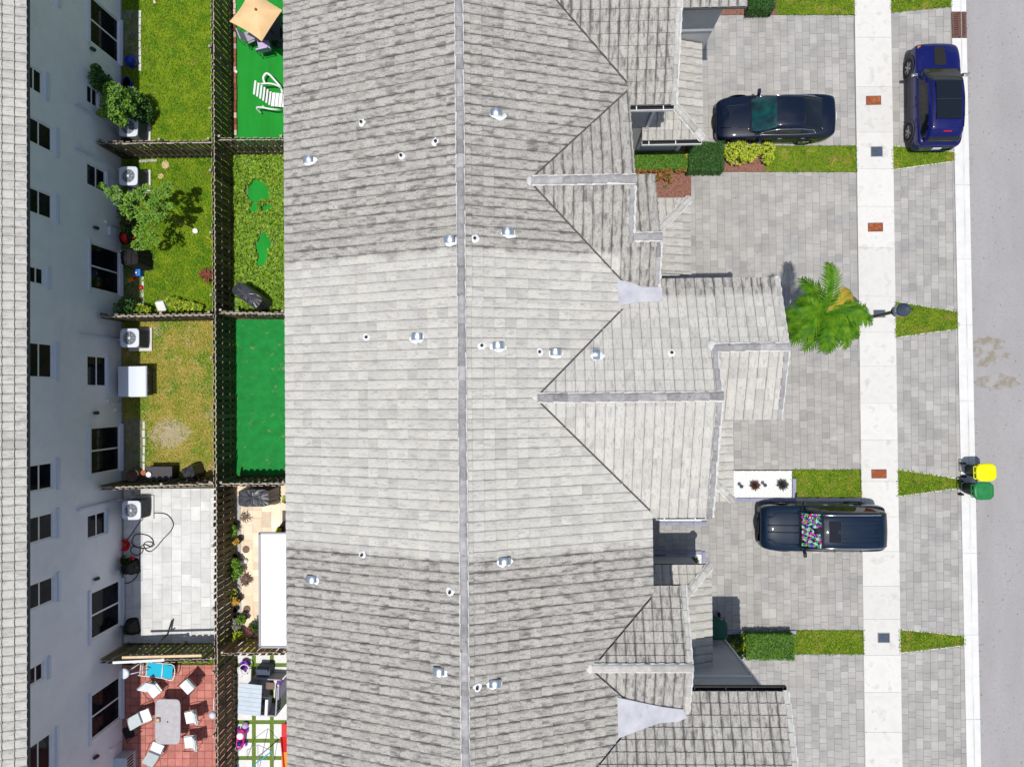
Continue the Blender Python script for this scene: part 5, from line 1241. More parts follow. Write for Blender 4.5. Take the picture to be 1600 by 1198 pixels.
shrub('shrub', 'lime yellow shrub right of the dark square hedge', 'shrub', [(1140, 237, .45, .34, .36, .3), (1156, 231, .5, .34, .26, .3), (1152, 247, .4, .36, .30, .25), (1165, 240, .4, .26, .3, .25)], 1500, .085, 'leaf_lime')
shrub('shrub', 'smaller lime yellow shrub nearest the verge grass', 'shrub', [(1180, 234, .45, .26, .26, .25), (1198, 233, .45, .34, .26, .25), (1200, 247, .35, .24, .26, .2), (1175, 246, .3, .18, .2, .2)], 1200, .085, 'leaf_lime')
shrub('shrub', 'red and orange croton row under the hedge', 'shrub', [(1000, 266, .35, .28, .12, .2), (1020, 264, .35, .30, .14, .2), (1040, 266, .35, .24, .16, .2), (1064, 266, .3, .26, .10, .2)], 1100, .075, 'leaf_red')
shrub('shrub', 'dark rusty croton at the corner of the mulch bed', 'shrub', [(1044, 274, .35, .18, .24, .25), (1030, 276, .3, .2, .14, .2), (1048, 282, .2, .10, .12, .15)], 550, .07, 'leaf_red', m2='leaf_dark')
shrub('shrub', 'tiny sprig alone in the red mulch', 'plant', [(1040, 292, .12, .06, .07, .1)], 40, .06, 'leaf_mid')
shrub('shrub', 'orange leaved plant at the corner of the mid-green hedge', 'plant', [(1074, 246, .5, .10, .26, .15)], 160, .07, 'leaf_orange')
shrub('shrub', 'yellow croton in half shade beside the deep green bin', 'shrub', [(1160, 1000, .4, .16, .24, .2), (1166, 1014, .35, .14, .2, .2), (1150, 1010, .3, .25, .3, .2)], 600, .075, 'leaf_lime', m2='leaf_dark')
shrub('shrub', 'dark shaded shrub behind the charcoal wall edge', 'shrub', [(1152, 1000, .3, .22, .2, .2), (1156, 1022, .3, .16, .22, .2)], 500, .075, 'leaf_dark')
# white gravel beds with edging
def bed(name, label, poly, m, z=.02, edges=()):
    P = ccw([(G(x, y).x, G(x, y).y) for x, y in poly]); mb = MB(); mb.prism(P, -.03, z); o = mb.obj(name, M[m]); tag(o, label, kind='structure')
    cx_, cy_ = sum(p[0] for p in P)/len(P), sum(p[1] for p in P)/len(P); n = int(220*abs(P[0][0]-P[2][0])*abs(P[0][1]-P[2][1])*4)
    pts = scatter(P, n, 777+int(poly[0][0])); r = np.random.default_rng(5); q = np.concatenate([pts, np.full((len(pts), 1), z+.006)], 1)
    g_ = link('gravel', npmesh('gravel', leafquads(q, .05, r, .25, .9), 4, M['gravel'])); tag(g_, 'white gravel stones in the '+label.split(',')[0], None, None, 'stuff')
def kerbstone(label, segs, m='edging', h=.10, w_=.14):
    e = thing('bed_edging', label, 'edging', (G(*segs[0][:2]).x, G(*segs[0][:2]).y, 0), world=True)
    for (xa, ya, xb, yb) in segs:
        A, B = G(xa, ya), G(xb, yb); L_ = (B-A).length; n = max(1, round(L_/.6)); an = math.atan2(B.y-A.y, B.x-A.x)
        for i in range(n):
            mb = MB(); mb.box((0, 0, h/2), (L_/n-.008, w_, h)); o = mb.obj('edging_stone', M[m], e, bevel=.01); o.matrix_basis = Matrix.Translation(A+(B-A)*(i+.5)/n) @ Matrix.Rotation(an, 4, 'Z')
bed('gravel_bed', 'white gravel bed with two agaves', [(1144, 735.5), (1237, 735.5), (1237, 777), (1144, 777)], 'gravel')
kerbstone('blue-grey edging around the white gravel bed with two agaves', [(1146, 780, 1243, 780), (1240, 777, 1240, 747)])
bed('gravel_bed', 'narrow white gravel bed under the eave corner', [(1022, 808), (1096, 808), (1096, 814), (1022, 814)], 'gravel')
kerbstone('blue-grey edging under the eave beside the shaded nook', [(1020, 817, 1104, 817)])
bed('gravel_bed', 'small white gravel corner with a round dark bush', [(1040, 866), (1096, 866), (1096, 890), (1040, 890)], 'gravel')
kerbstone('blue-grey edging on the porch side of the shaded nook', [(1018, 862.5, 1096, 862.5), (1099, 861, 1099, 890)])
kerbstone('blue-grey edging beside the hedge at the bottom', [(1135, 986.5, 1243, 986.5)])
shrub('shrub', 'round dark bush in the corner of the porch gravel', 'shrub', [(1084, 879, .3, .24, .24, .25)], 500, .06, 'leaf_dark')
def agave(label, px, py, r_, m, tip=None, nl=46):
    p = G(px, py); t = thing('agave', label, 'plant', (p.x, p.y, 0), 0, None); mb = MB()
    for i in range(nl):
        an = i*2.39996; lay = i/nl; l = r_*(1.0-.35*lay); el = .25+lay*1.1; wv = .045*(1-.3*lay); d = Vector((math.cos(an)*math.cos(el), math.sin(an)*math.cos(el), math.sin(el))); s_ = Vector((-math.sin(an), math.cos(an), 0))
        a0_ = Vector((0, 0, .06)); mid = a0_+d*l*.5; tp = a0_+d*l+Vector((0, 0, .02)); up = d.cross(s_)*-.012
        mb.add([a0_-s_*wv*.5, mid-s_*wv, tp, mid+s_*wv, a0_+s_*wv*.5, mid+up], [(0, 1, 5), (1, 2, 5), (2, 3, 5), (3, 4, 5), (4, 0, 5)], i % 2 if tip else 0)
    mb.obj('rosette', [M[m]]+([M[tip]] if tip else []), t); mb = MB(); mb.lathe([(.05, 0), (.04, .08), (0, .09)], n=8); mb.obj('stem', M['bark'], t)
agave('reddish agave in the white gravel bed', 1178, 757.5, .27, 'agave_red', 'agave_grey'); agave('grey agave at the right end of the white gravel bed', 1221, 756.5, .30, 'agave_grey')
for px, py, lb in ((1159, 760, 'dark path light left of the reddish agave'), (1196, 758, 'dark path light between the two agaves')):
    p = G(px, py, .4); t = thing('path_light', lb, 'garden light', (p.x, p.y, 0), 0, 'path lights in the white gravel')
    mb = MB(); mb.tube([(0, 0, 0), (0, 0, .38)], .012, 6); mb.obj('stake', M['black'], t); mb = MB(); mb.lathe([(.075, .36), (.07, .39), (.02, .42), (0, .42)], n=14); mb.obj('cap', M['slate'], t)
# ------------------------------------------------------------------ PALM
pb = G(1292, 487, 3.9); palm = thing('palm_tree', 'bushy green palm between two empty driveways', 'tree', (pb.x, pb.y, 0), 0)
mb = MB(); pts = [(0, 0, 0), (.03, .02, 1.2), (0, .05, 2.4), (0, 0, 3.4)]
for i in range(3): pass
mb.tube(resample(pts, 5), .11, 10, r2=.075); mb.obj('trunk', M['bark'], palm)
mb = MB(); mb.tube([(0, 0, 3.3), (.01, .01, 3.75), (0, 0, 4.0)], .085, 10, r2=.03); mb.obj('crownshaft', M['leaf'], palm)
# fronds: image direction in degrees (0 = east, 90 = north), plan length, rise, material, twist
FR = [(87, 1.62, .50, 'palm'), (116, 1.45, -.25, 'palm'), (150, 1.1, .0, 'palm'), (176, 1.45, .05, 'palm'), (196, 1.5, -.25, 'palm'), (218, 1.6, -.1, 'palm'), (238, 1.5, -.35, 'palm'), (258, 1.4, .05, 'palm'), (278, 1.45, -.3, 'palm'), (299, 1.45, .0, 'palm'), (320, 1.5, -.3, 'palm'), (340, 1.6, .1, 'palm'), (356, 1.5, -.1, 'palm'), (31, 1.25, -.28, 'palm_y')]
for (dg, L_, rise, mt) in FR:
    an = math.radians(dg+random.uniform(-4, 4)); dv = Vector((math.cos(an), math.sin(an), 0)); sv = Vector((-math.sin(an), math.cos(an), 0)); mb = MB(); pts = []
    for i in range(9):
        t = i/8; pts.append(Vector((0, 0, 3.85))+dv*L_*t+sv*.10*math.sin(t*2)*random.choice((1, 1))+Vector((0, 0, .55*math.sin(t*PI*.62)+rise*t-.55*t*t)))
    sp = resample([tuple(p) for p in pts], 4); mb.tube(sp, .017, 5, r2=.004)
    nl = 20
    for i in range(2, nl):
        t = i/nl; k = t*(len(sp)-1); a_ = Vector(sp[int(k)]); b_ = Vector(sp[min(int(k)+1, len(sp)-1)]); p = a_.lerp(b_, k-int(k)); tg = (b_-a_).normalized() if (b_-a_).length > 1e-5 else dv
        for s in (-1, 1):
            ll = .52*math.sin(PI*(.15+.80*t))**.7*random.uniform(.85, 1.1); fw = .55+.55*t; dirv = (sv*s*1.0+tg*fw+Vector((0, 0, .18-.30*random.random()))).normalized()
            wv = tg*.044; m_ = p+dirv*ll*.5+Vector((0, 0, .02)); e_ = p+dirv*ll+Vector((0, 0, -.10))
            mb.add([p-wv*.6, m_-wv, e_, m_+wv, p+wv*.6], [(0, 1, 2, 3, 4) if s > 0 else (4, 3, 2, 1, 0)])
    mid = MB(); LV = []
    for i in range(2, len(sp)-1):
        q = Vector(sp[i]); ww = .085*math.sin(PI*i/len(sp))+.02; LV += [q-sv*ww+Vector((0, 0, -.01)), q+sv*ww+Vector((0, 0, -.01))]
    mb.add(LV, [(2*i, 2*i+1, 2*i+3, 2*i+2) for i in range(len(LV)//2-1)])
    mb.obj('frond', M[mt], palm)
# ------------------------------------------------------------------ AIR CONDITIONERS
def ac_unit(label, px, py, rot=0):
    z = .86; p = G(px, py, z); t = thing('air_conditioner', label, 'air conditioner', (p.x, p.y, 0), rot, 'air conditioners along the left building')
    mb = MB(); mb.box((0, 0, .04), (.95, .95, .08)); mb.obj('concrete_pad', M['walk'], t, color=(.5, 0, 0, 1))
    mb = MB(); mb.box((0, 0, .44), (.70, .70, .72))
    for i in range(11):
        zz = .14+i*.06
        for s in (-1, 1): mb.box((s*.355, 0, zz), (.012, .66, .022)); mb.box((0, s*.355, zz), (.66, .012, .022))
    mb.obj('case', M['ac_dark'], t)
    mb = MB(); K = 32; o_ = []; i_ = []
    for k in range(K):
        an = 2*PI*(k+.5)/K; ex = 7; c_, s_ = math.cos(an), math.sin(an); r = (abs(c_)**ex+abs(s_)**ex)**(-1/ex)*.375; o_.append((c_*r, s_*r)); i_.append((math.cos(an)*.27, math.sin(an)*.27))
    V = [(x, y, .86) for x, y in o_]+[(x, y, .88) for x, y in i_]+[(x, y, .80) for x, y in o_]+[(x*.98, y*.98, .78) for x, y in i_]
    mb.add(V, [(k, (k+1) % K, K+(k+1) % K, K+k) for k in range(K)]+[(2*K+k, 2*K+(k+1) % K, (k+1) % K, k) for k in range(K)]+[(K+k, K+(k+1) % K, 3*K+(k+1) % K, 3*K+k) for k in range(K)], 0); mb.obj('top_cover', M['ac_white'], t)
    mb = MB(); mb.lathe([(0, .70), (.265, .70)], n=20); mb.obj('fan_well', M['black'], t)
    mb = MB()
    for k in range(5):
        an = k*2*PI/5+.4; c_, s_ = math.cos(an), math.sin(an); q = [Vector((.05, -.03, .78)), Vector((.23, -.11, .76)), Vector((.25, .06, .80)), Vector((.05, .04, .80))]; mb.add([Matrix.Rotation(an, 3, 'Z') @ v for v in q], [(0, 1, 2, 3)])
    mb.obj('fan', M['grey_pl'], t)
    mb = MB(); mb.lathe([(.055, .885), (.05, .90), (0, .905)], n=12)
    for k in range(8): an = k*PI/4; mb.tube([(.04*math.cos(an), .04*math.sin(an), .885), (.275*math.cos(an), .275*math.sin(an), .882)], .006, 4)
    for r_ in (.10, .15, .20, .245): mb.tube([(r_*math.cos(2*PI*i/20), r_*math.sin(2*PI*i/20), .884) for i in range(20)], .0035, 4, closed=True)
    mb.obj('fan_grille', M['ac_white'], t)
ac_unit('white topped air conditioner half under the topmost leafy shrub', 200.5, 199)
ac_unit('white topped air conditioner beside the sparse tree', 200.5, 275)
ac_unit('white topped air conditioner on the dry lawn', 202.5, 528)
ac_unit('white topped air conditioner on the pale patio by the hose', 205, 797)
# rubble and pad under the unit on the pale patio
mb = MB()
for i in range(60):
    q = G(random.gauss(212, 9), random.gauss(787, 8)); mb.box((q.x, q.y, .015), (random.uniform(.05, .16), random.uniform(.05, .14), random.uniform(.01, .04)), 0, rz=random.random()*3)
o = mb.obj('rubble', M['joint_c']); tag(o, 'broken concrete bits round the air conditioner on the pale patio', kind='stuff')
# ------------------------------------------------------------------ COVERED GRILLS, BAGS, BOXES
def tarp(name, label, cat, px, py, w_, d_, h, rot, m='tarp', loc=None, taper=.86, waist=0.0, ridge=.0, seed=1):
    p = loc or G(px, py, h); t = thing(name, label, cat, (p.x, p.y, 0), rot); r = random.Random(seed)
    nx, ny, nz = 12, 7, 6; V = []; Fc = []
    ring = []
    for k in range(nz+1):
        f = k/nz; sc_ = 1+(taper-1)*f; row = []
        for i in range(36):
            an = 2*PI*i/36; c_, s_ = math.cos(an), math.sin(an); rr = (abs(c_)**6+abs(s_)**6)**(-1/6); fold = 1+(.035*math.sin(i*2.4+seed)+.02*math.sin(i*5.1))*(1-f*.6)
            row.append((c_*rr*w_/2*sc_*fold, s_*rr*d_/2*sc_*fold, h*f*(1-.02*math.sin(i*1.7))))
        ring.append(row)
    V = [q for row in ring for q in row]; n = 36
    Fc = [(k*n+i, k*n+(i+1) % n, (k+1)*n+(i+1) % n, (k+1)*n+i) for k in range(nz) for i in range(n)]
    b = len(V)
    for s_ in (.66, .33):
        for i in range(n): x, y, z = ring[nz][i]; V.append((x*s_, y*s_, h+ridge*(1-abs(y*s_)/(d_/2))*(1-s_*.3)+r.uniform(-.012, .018)))
    V.append((0, 0, h+ridge))
    Fc += [(nz*n+i, nz*n+(i+1) % n, b+(i+1) % n, b+i) for i in range(n)]+[(b+i, b+(i+1) % n, b+n+(i+1) % n, b+n+i) for i in range(n)]+[(b+n+i, b+n+(i+1) % n, b+2*n) for i in range(n)]
    me = mesh('cover', V, Fc, M[m]); link('cover', me, t)
    mb = MB(); mb.tube([(ring[0][i][0]*1.01, ring[0][i][1]*1.01, .03) for i in range(36)], .014, 5, closed=True); mb.obj('hem', M['black'], t)
    for k in range(4):
        a_ = r.uniform(-.8, .8)*w_/2*.8; mb = MB(); mb.tube([(a_, -d_/2*.7, h+ridge*.3+.012), (a_*.5+r.uniform(-.1, .1), 0, h+ridge+.012), (a_+r.uniform(-.15, .15), d_/2*.7, h+ridge*.3+.012)], .012, 4); mb.obj('fold', M[m], t)
    return t
tarp('covered_grill', 'black tarp covered grill standing askew on the creeping ground cover', 'covered grill', 386, 461, 1.45, .62, 1.05, -.62, ridge=.10, seed=3)
tarp('covered_grill', 'wrinkled black grill cover on the travertine patio by the fence', 'covered grill', 396, 778, 1.40, .78, 1.05, .0, ridge=.06, seed=5)
tarp('covered_grill', 'black covered round grill in shade beside the red hose reel', 'covered grill', 202, 402, .88, .76, 1.0, .1, ridge=.12, taper=.78, seed=7, m='rubber')
tarp('covered_grill', 'black round grill cover by the fence of the dry lawn', 'covered grill', 294, 738, .62, .58, .75, .3, ridge=.10, taper=.75, seed=9)
tarp('rubbish_bag', 'black rubbish bag against the left building by the pale patio', 'bag', 198, 984, .50, .66, .5, .2, taper=.5, ridge=.1, seed=11, m='rubber')
tarp('rubbish_bag', 'black rubbish bag beside the heap of toys', 'bag', 195, 890, .55, .6, .6, .2, taper=.55, ridge=.1, seed=12, m='rubber')
p = G(248, 739, .6); t = thing('storage_bench', 'dark grey storage bench with white bowls beside the black round cover', 'storage box', (p.x, p.y, 0))
mb = MB(); mb.box((0, 0, .28), (1.05, .50, .56)); mb.obj('body', M['black'], t, bevel=.02); mb = MB(); mb.box((0, 0, .59), (1.10, .54, .06)); mb.obj('lid', M['cladding'], t, bevel=.02)
for px, py, m, nm, lb in ((225, 738, 'terracotta', 'bowl', 'pink and white bowl on the dark storage bench'), (233, 741, 'white', 'cup', 'white cup on the dark storage bench')):
    q = G(px, py, .65); mb = MB(); mb.lathe([(.05, 0), (.10, .05), (.11, .08), (.09, .075), (.0, .02)], n=14); single(mb, nm, M[m], lb, nm, (q.x, q.y, .62))
p = G(208, 742, .3); t = thing('rattan_basket', 'shaded brown basket left of the dark storage bench', 'basket', (p.x, p.y, 0)); mb = MB(); mb.lathe([(.20, 0), (.25, .3), (.24, .34), (.2, .30), (.15, .1), (0, .1)], n=14); mb.obj('body', M['brown'], t); mb = MB(); mb.tube([(.24*math.cos(2*PI*i/16), .24*math.sin(2*PI*i/16), .34) for i in range(16)], .02, 5, closed=True); mb.obj('rim', M['brown'], t)
# white deck box on the dry lawn
p = G(205, 596, .75); t = thing('deck_box', 'large white lidded deck box on the dry lawn', 'storage box', (p.x, p.y, 0))
mb = MB(); mb.box((.03, 0, .36), (.92, 1.10, .72)); mb.obj('body', M['ac_dark'], t, bevel=.02)
mb = MB(); K = 10; V = []
for i in range(K+1): an = i/K; V += [(-.54+1.12*an, -.60, .73+.09*math.sin(an*PI)), (-.54+1.12*an, .60, .73+.09*math.sin(an*PI))]
V += [(-.54, -.60, .70), (-.54, .60, .70), (.58, -.60, .70), (.58, .60, .70)]; n = 2*K+2
mb.add(V, [(2*i, 2*i+2, 2*i+3, 2*i+1) for i in range(K)]+[tuple([n]+[2*i for i in range(K+1)][::1]+[n+2])[::-1], tuple([n+1]+[2*i+1 for i in range(K+1)]+[n+3])], 0); mb.add([V[2*K], V[2*K+1], V[n+3], V[n+2]], [(3, 2, 1, 0)], 0)
mb.obj('lid', M['ac_white'], t)
mb = MB()
for s in (-1, 1): mb.box((.60, s*.35, .62), (.03, .08, .12))
mb.box((.10, 0, .705), (1.05, 1.24, .02)); mb.obj('latch', M['grey_pl'], t)
# small items, upper yards
def ball(name, label, cat, px, py, r_, m, z=None, sz=1.0):
    z = r_ if z is None else z; p = G(px, py, z); mb = MB(); mb.lathe([(r_*math.sin(PI*i/10), -r_*sz*math.cos(PI*i/10)) for i in range(11)], n=16); return single(mb, name, M[m], label, cat, (p.x, p.y, z))
ball('exercise_ball', 'glossy blue ball on the topmost shaded paving', 'ball', 204.5, 96, .24, 'blue')
ball('ball', 'small white ball on the artificial turf by the brick edging', 'ball', 369, 112.5, .07, 'white')
p = G(197, 130, .3); t = thing('plant_pot', 'dark pot with blue rim beside the topmost leafy shrub', 'pot', (p.x, p.y, 0)); mb = MB(); mb.lathe([(.14, 0), (.19, .30), (.17, .30), (.14, .2), (0, .2)], n=16, sy=1.5); mb.obj('body', M['blue'], t); mb = MB(); mb.lathe([(0, .27), (.165, .27)], n=12, sy=1.5); mb.obj('soil', M['soil'], t)
mb = MB(); mb.tube([(-.05, .2, .04), (.05, -.2, .04)], .045, 10); q = G(212, 144); single(mb, 'watering_can_spout', M['lilac'], 'pale lilac plastic tube in shaded grass by the shrub', 'plastic tube', (q.x, q.y, .01))
q = G(239, 3); mb = MB(); mb.box((0, 0, .02), (.10, 1.0, .04), rz=.18); single(mb, 'wood_plank', M['brickw'], 'short pinkish plank lying on the topmost lawn', 'plank', (q.x, q.y+.4, .0))
for px, py, r_, lb in ((259, 258, .17, 'larger round tan stepping stone below the fence'), (252, 276, .12, 'smaller round tan stepping stone near the sparse tree')):
    q = G(px, py); K = 14; mb = MB(); mb.prism([(math.cos(2*PI*i/K)*r_*random.uniform(.85, 1.12), math.sin(2*PI*i/K)*r_*random.uniform(.85, 1.1)) for i in range(K)], 0, .05); single(mb, 'stepping_stone', M['tan'], lb, 'stone', (q.x, q.y, 0), bevel=.01)
q = G(232, 252); mb = MB(); mb.box((0, 0, .03), (.75, .10, .05), rz=.04); single(mb, 'paving_edge', M['joint_c'], 'grey concrete edge piece under the fence near the tan stones', 'paving stone', (q.x, q.y, 0))
q = G(307, 362); mb = MB(); mb.lathe([(.08, 0), (.105, .14), (.09, .13), (0, .05)], n=14); single(mb, 'bucket', M['white'], 'white bucket in the tree shadow on the second lawn', 'bucket', (q.x, q.y, 0))
# hose reel
p = G(197, 372, .5); t = thing('hose_reel', 'red hose reel against the wall above the black round grill', 'hose reel', (p.x, p.y, 0)); mb = MB(); mb.tube([(-.12, 0, .5), (.14, 0, .5)], .20, 18); mb.obj('drum', M['red'], t)
mb = MB()
for s in (-.15, .17): mb.tube([(s, 0, .5), (s+.01, 0, .5)], .25, 18)
mb.box((0, 0, .2), (.3, .3, .04)); mb.obj('side_plate', M['rubber'], t); mb = MB(); mb.tube([(.16, 0, .5), (.36, 0, .5)], .02, 6); mb.obj('handle', M['red'], t)
p = G(181, 369, 1.0); mb = MB(); mb.box((0, 0, .55), (.10, .34, .45)); single(mb, 'meter_box', M['ac_white'], 'pale metal box on the wall left of the red hose reel', 'box', (XW+.06, G(187, 369).y, .25), bevel=.01)
p = G(213, 425, .35); t = thing('toy_box', 'blue box with white emblem at the edge of the second patio', 'box', (p.x, p.y, 0)); mb = MB(); mb.box((0, 0, .16), (.28, .30, .32)); mb.obj('body', M['sky_blue'], t, bevel=.01); mb = MB(); mb.lathe([(.045, .322), (.075, .322)], (-.03, -.02, .004), n=16); mb.obj('emblem', M['white'], t); mb = MB(); mb.lathe([(0, .322), (.075, .322)], (-.03, -.02, .002), n=16); mb.obj('emblem_ground', M['ac_white'], t)
p = G(205, 436, .2); t = thing('toy_ramp', 'orange and tan toy ramp beside the blue box', 'toy', (p.x, p.y, 0), .35); mb = MB(); mb.box((0, 0, .08), (.42, .13, .04)); mb.box((0, .07, .11), (.42, .02, .10)); mb.obj('track', M['orange'], t); mb = MB(); mb.box((.12, 0, .12), (.12, .09, .06)); mb.obj('toy_block', M['red'], t)
q = G(220, 449, .1); mb = MB(); mb.lathe([(.07, 0), (.09, .10), (.04, .14), (0, .14)], n=12); single(mb, 'toy_cup', M['red'], 'small red toy cup on the white stone edging', 'toy', (q.x, q.y, 0))
q = G(250, 477, .3); t = thing('soil_bag', 'white and pink printed bag leaning at the fence between shrubs', 'bag', (q.x, q.y, 0), .12); mb = MB(); mb.box((0, 0, .18), (.36, .42, .22), rot=Matrix.Rotation(.5, 3, 'X')); mb.obj('sack', M['white'], t, bevel=.04)
mb = MB(); mb.box((-.0, .05, .315), (.28, .10, .02), rot=Matrix.Rotation(.5, 3, 'X')); mb.obj('print_band', M['terracotta'], t)
q = G(371, 478); t = thing('toy_basin', 'small turquoise basin wedged by the covered grill and cross fence', 'basin', (q.x, q.y, 0)); mb = MB(); mb.lathe([(.14, 0), (.19, .12), (.17, .12), (.12, .03), (0, .03)], n=16); mb.obj('bowl', M['teal'], t); mb = MB(); mb.lathe([(0, .06), (.10, .05)], n=10); mb.obj('water', M['white'], t)
# ------------------------------------------------------------------ PLANTS OF THE BACK YARDS
shrub('shrub', 'bright leafy shrub over the topmost air conditioner', 'shrub', [(178, 143, 1.9, .42, .38, .35), (190, 155, 1.7, .35, .32, .3), (170, 162, 1.9, .34, .30, .3), (177, 177, 1.9, .50, .32, .3), (188, 186, 1.7, .30, .28, .3), (199, 166, 1.4, .36, .40, .3), (205, 152, 1.1, .40, .40, .4), (192, 192, 1.5, .22, .14, .2), (160, 178, 1.9, .18, .14, .2)], 4600, .085, 'leaf', trunk=(G(212, 172).x, G(212, 172).y), m2='leaf_dark')
shrub('shrub', 'dark pointed evergreen against the wall window', 'shrub', [(152, 112, 2.3, .20, .26, .35), (150, 125, 2.0, .30, .34, .4), (158, 136, 1.6, .36, .38, .4), (166, 128, 1.4, .24, .34, .4)], 2800, .075, 'leaf_dark', trunk=(G(200, 150).x-.35, G(200, 150).y+.2), m2='leaf')
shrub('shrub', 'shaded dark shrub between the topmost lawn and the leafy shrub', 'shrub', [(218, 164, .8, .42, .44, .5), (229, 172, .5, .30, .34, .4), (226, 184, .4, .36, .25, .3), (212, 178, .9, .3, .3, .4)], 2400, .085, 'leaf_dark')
tb = G(303, 356); tcn = (tb.x, tb.y)
t = shrub('young_tree', 'sparse young tree leaning over the second lawn', 'tree', [(163, 292, 2.5, .24, .20, .12), (177, 300, 2.4, .34, .26, .16), (192, 315, 2.4, .44, .34, .18), (204, 330, 2.4, .38, .36, .2), (213, 305, 2.6, .36, .22, .16), (224, 294, 2.4, .28, .16, .14), (250, 302, 2.3, .48, .26, .14), (262, 291, 2.2, .24, .18, .12), (238, 320, 2.6, .36, .28, .16), (226, 342, 2.3, .34, .3, .16), (244, 338, 2.4, .42, .22, .16), (222, 362, 2.1, .36, .34, .18), (236, 372, 2.0, .40, .32, .18), (216, 382, 1.9, .28, .24, .14), (262, 322, 2.2, .30, .16, .12)], 3400, .105, 'leaf', trunk=tcn, flat_=.4, asp=.45)
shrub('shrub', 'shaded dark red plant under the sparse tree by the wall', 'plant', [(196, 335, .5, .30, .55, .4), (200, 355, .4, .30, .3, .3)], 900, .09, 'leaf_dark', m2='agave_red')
shrub('shrub', 'dark bushy shrub at the wall above the cross fence', 'shrub', [(190, 482, .9, .30, .34, .4), (199, 476, .7, .34, .30, .4), (206, 484, .5, .3, .22, .3)], 1600, .07, 'leaf_dark', m2='leaf')
shrub('shrub', 'small yellow-green shrub left of the printed bag', 'shrub', [(219, 481, .5, .20, .18, .2), (227, 483, .4, .22, .16, .2), (213, 486, .4, .2, .14, .2)], 700, .08, 'leaf_lime', m2='leaf')
shrub('shrub', 'yellow-green spreading shrub right of the printed bag', 'shrub', [(268, 472, .4, .28, .26, .2), (280, 476, .4, .34, .22, .2), (296, 478, .35, .30, .18, .2), (308, 480, .3, .24, .14, .15)], 1300, .085, 'leaf_lime', m2='leaf')
def strap_plant(label, px, py, z, r_, m, n=22, cat='plant', w_=.035, name='bromeliad'):
    p = G(px, py, z); t = thing(name, label, cat, (p.x, p.y, 0)); mb = MB()
    for i in range(n):
        an = i*2.4+random.uniform(-.2, .2); l = r_*random.uniform(.75, 1.1); d = Vector((math.cos(an), math.sin(an), 0)); s_ = Vector((-d.y, d.x, 0))*w_; b_ = Vector((0, 0, z*.6)); m_ = b_+d*l*.55+Vector((0, 0, .16+z*.4)); e_ = b_+d*l+Vector((0, 0, z*.3))
        mb.add([b_-s_*.4, m_-s_, e_, m_+s_, b_+s_*.4], [(0, 1, 2, 3, 4)])
    mb.obj('leaves', M[m], t); mb = MB(); mb.lathe([(.05, 0), (.06, max(.08, z*.6)), (0, max(.09, z*.62))], n=8); mb.obj('stem', M['bark'], t); return t
strap_plant('rusty red bromeliad against the long fence', 324, 430, .2, .42, 'agave_red', 18)
strap_plant('pale spiky grass plant by the long fence', 330, 378, .2, .38, 'leaf_lime', 22, w_=.012)
# ground cover
Pg = ccw(rect(365, 243, 480, 491, XF+.02, XH)); pts = scatter(Pg, 34000, 91); pt = [(G(x, y), rx/38.6, ry/38.6) for (x, y, rx, ry) in ((404, 300, 20, 19), (412, 385, 12, 23), (408, 408, 8, 11), (397, 326, 8, 9), (418, 325, 8, 6))]
keep = [all(((x-c0.x)/rx)**2+((y-c0.y)/ry)**2 > 1-.25*math.sin(x*9+y*7)-.2*random.random() for c0, rx, ry in pt) for x, y in pts]
pts = pts[keep]; r = np.random.default_rng(3); q = np.concatenate([pts, (.03+.13*r.random(len(pts))+.07*np.sin(pts[:, 0]*5)*np.cos(pts[:, 1]*4))[:, None]], 1)
o = link('ground_cover', npmesh('ground_cover', leafquads(q, .095, r, .6, .75), 4, M['vine'])); tag(o, 'creeping leafy ground cover filling the yard with the covered grill', None, None, 'stuff')
# brick edging along the fence beside the turf
e = thing('brick_edging', 'row of red and whitewashed bricks along the fence by the turf', 'edging', (G(365, 110).x, G(365, 110).y, 0), world=True); A, B = G(367.5, -20), G(369.5, 213); n = 26
for i in range(n):
    mb = MB(); mb.box((0, 0, .05), (.10, abs(A.y-B.y)/n*.93, .10)); o = mb.obj('brick', M['brick' if random.random() < .68 else 'brickw'], e, color=(random.random(), 0, 0, 1), bevel=.006); o.location = (A.x+(B.x-A.x)*i/n+random.uniform(-.01, .01), A.y+(B.y-A.y)*(i+.5)/n, 0)
# ------------------------------------------------------------------ PARASOL, TABLE AND CHAIRS (turf yard)
c0 = G(401, 17, 2.35); t = thing('parasol', 'square tan parasol above the artificial turf at the top', 'parasol', (c0.x, c0.y, 0))
cor = [G(358.5, 34, 2.05), G(409, 65, 2.05), G(441, 16, 2.05), G(392, -20, 2.05)]; cor = [Vector((p.x-c0.x, p.y-c0.y, 2.05)) for p in cor]; mb = MB(); apex = Vector((0, 0, 2.42)); V = []; Fc = []; N_ = 8
for s in range(4):
    a_, b_ = cor[s], cor[(s+1) % 4]
    for i in range(N_+1):
        for j in range(N_+1):
            u = i/N_; v = j/N_; e_ = a_.lerp(b_, v); e_ = e_*(1)-Vector((e_.x, e_.y, 0))*.07*math.sin(v*PI); p = apex.lerp(e_, u); p.z += .06*math.sin(u*PI)*(1-abs(2*v-1))-.05*math.sin(v*PI)*u; V.append(p)
    b = s*(N_+1)**2; Fc += [(b+i*(N_+1)+j, b+(i+1)*(N_+1)+j, b+(i+1)*(N_+1)+j+1, b+i*(N_+1)+j+1) for i in range(N_) for j in range(N_)]
mb.add(V, Fc, 0); mb.obj('canopy', M['canvas'], t)
mb = MB()
for s in range(4): mb.tube([apex-Vector((0, 0, .05)), cor[s]-Vector((0, 0, .03))], .014, 5)
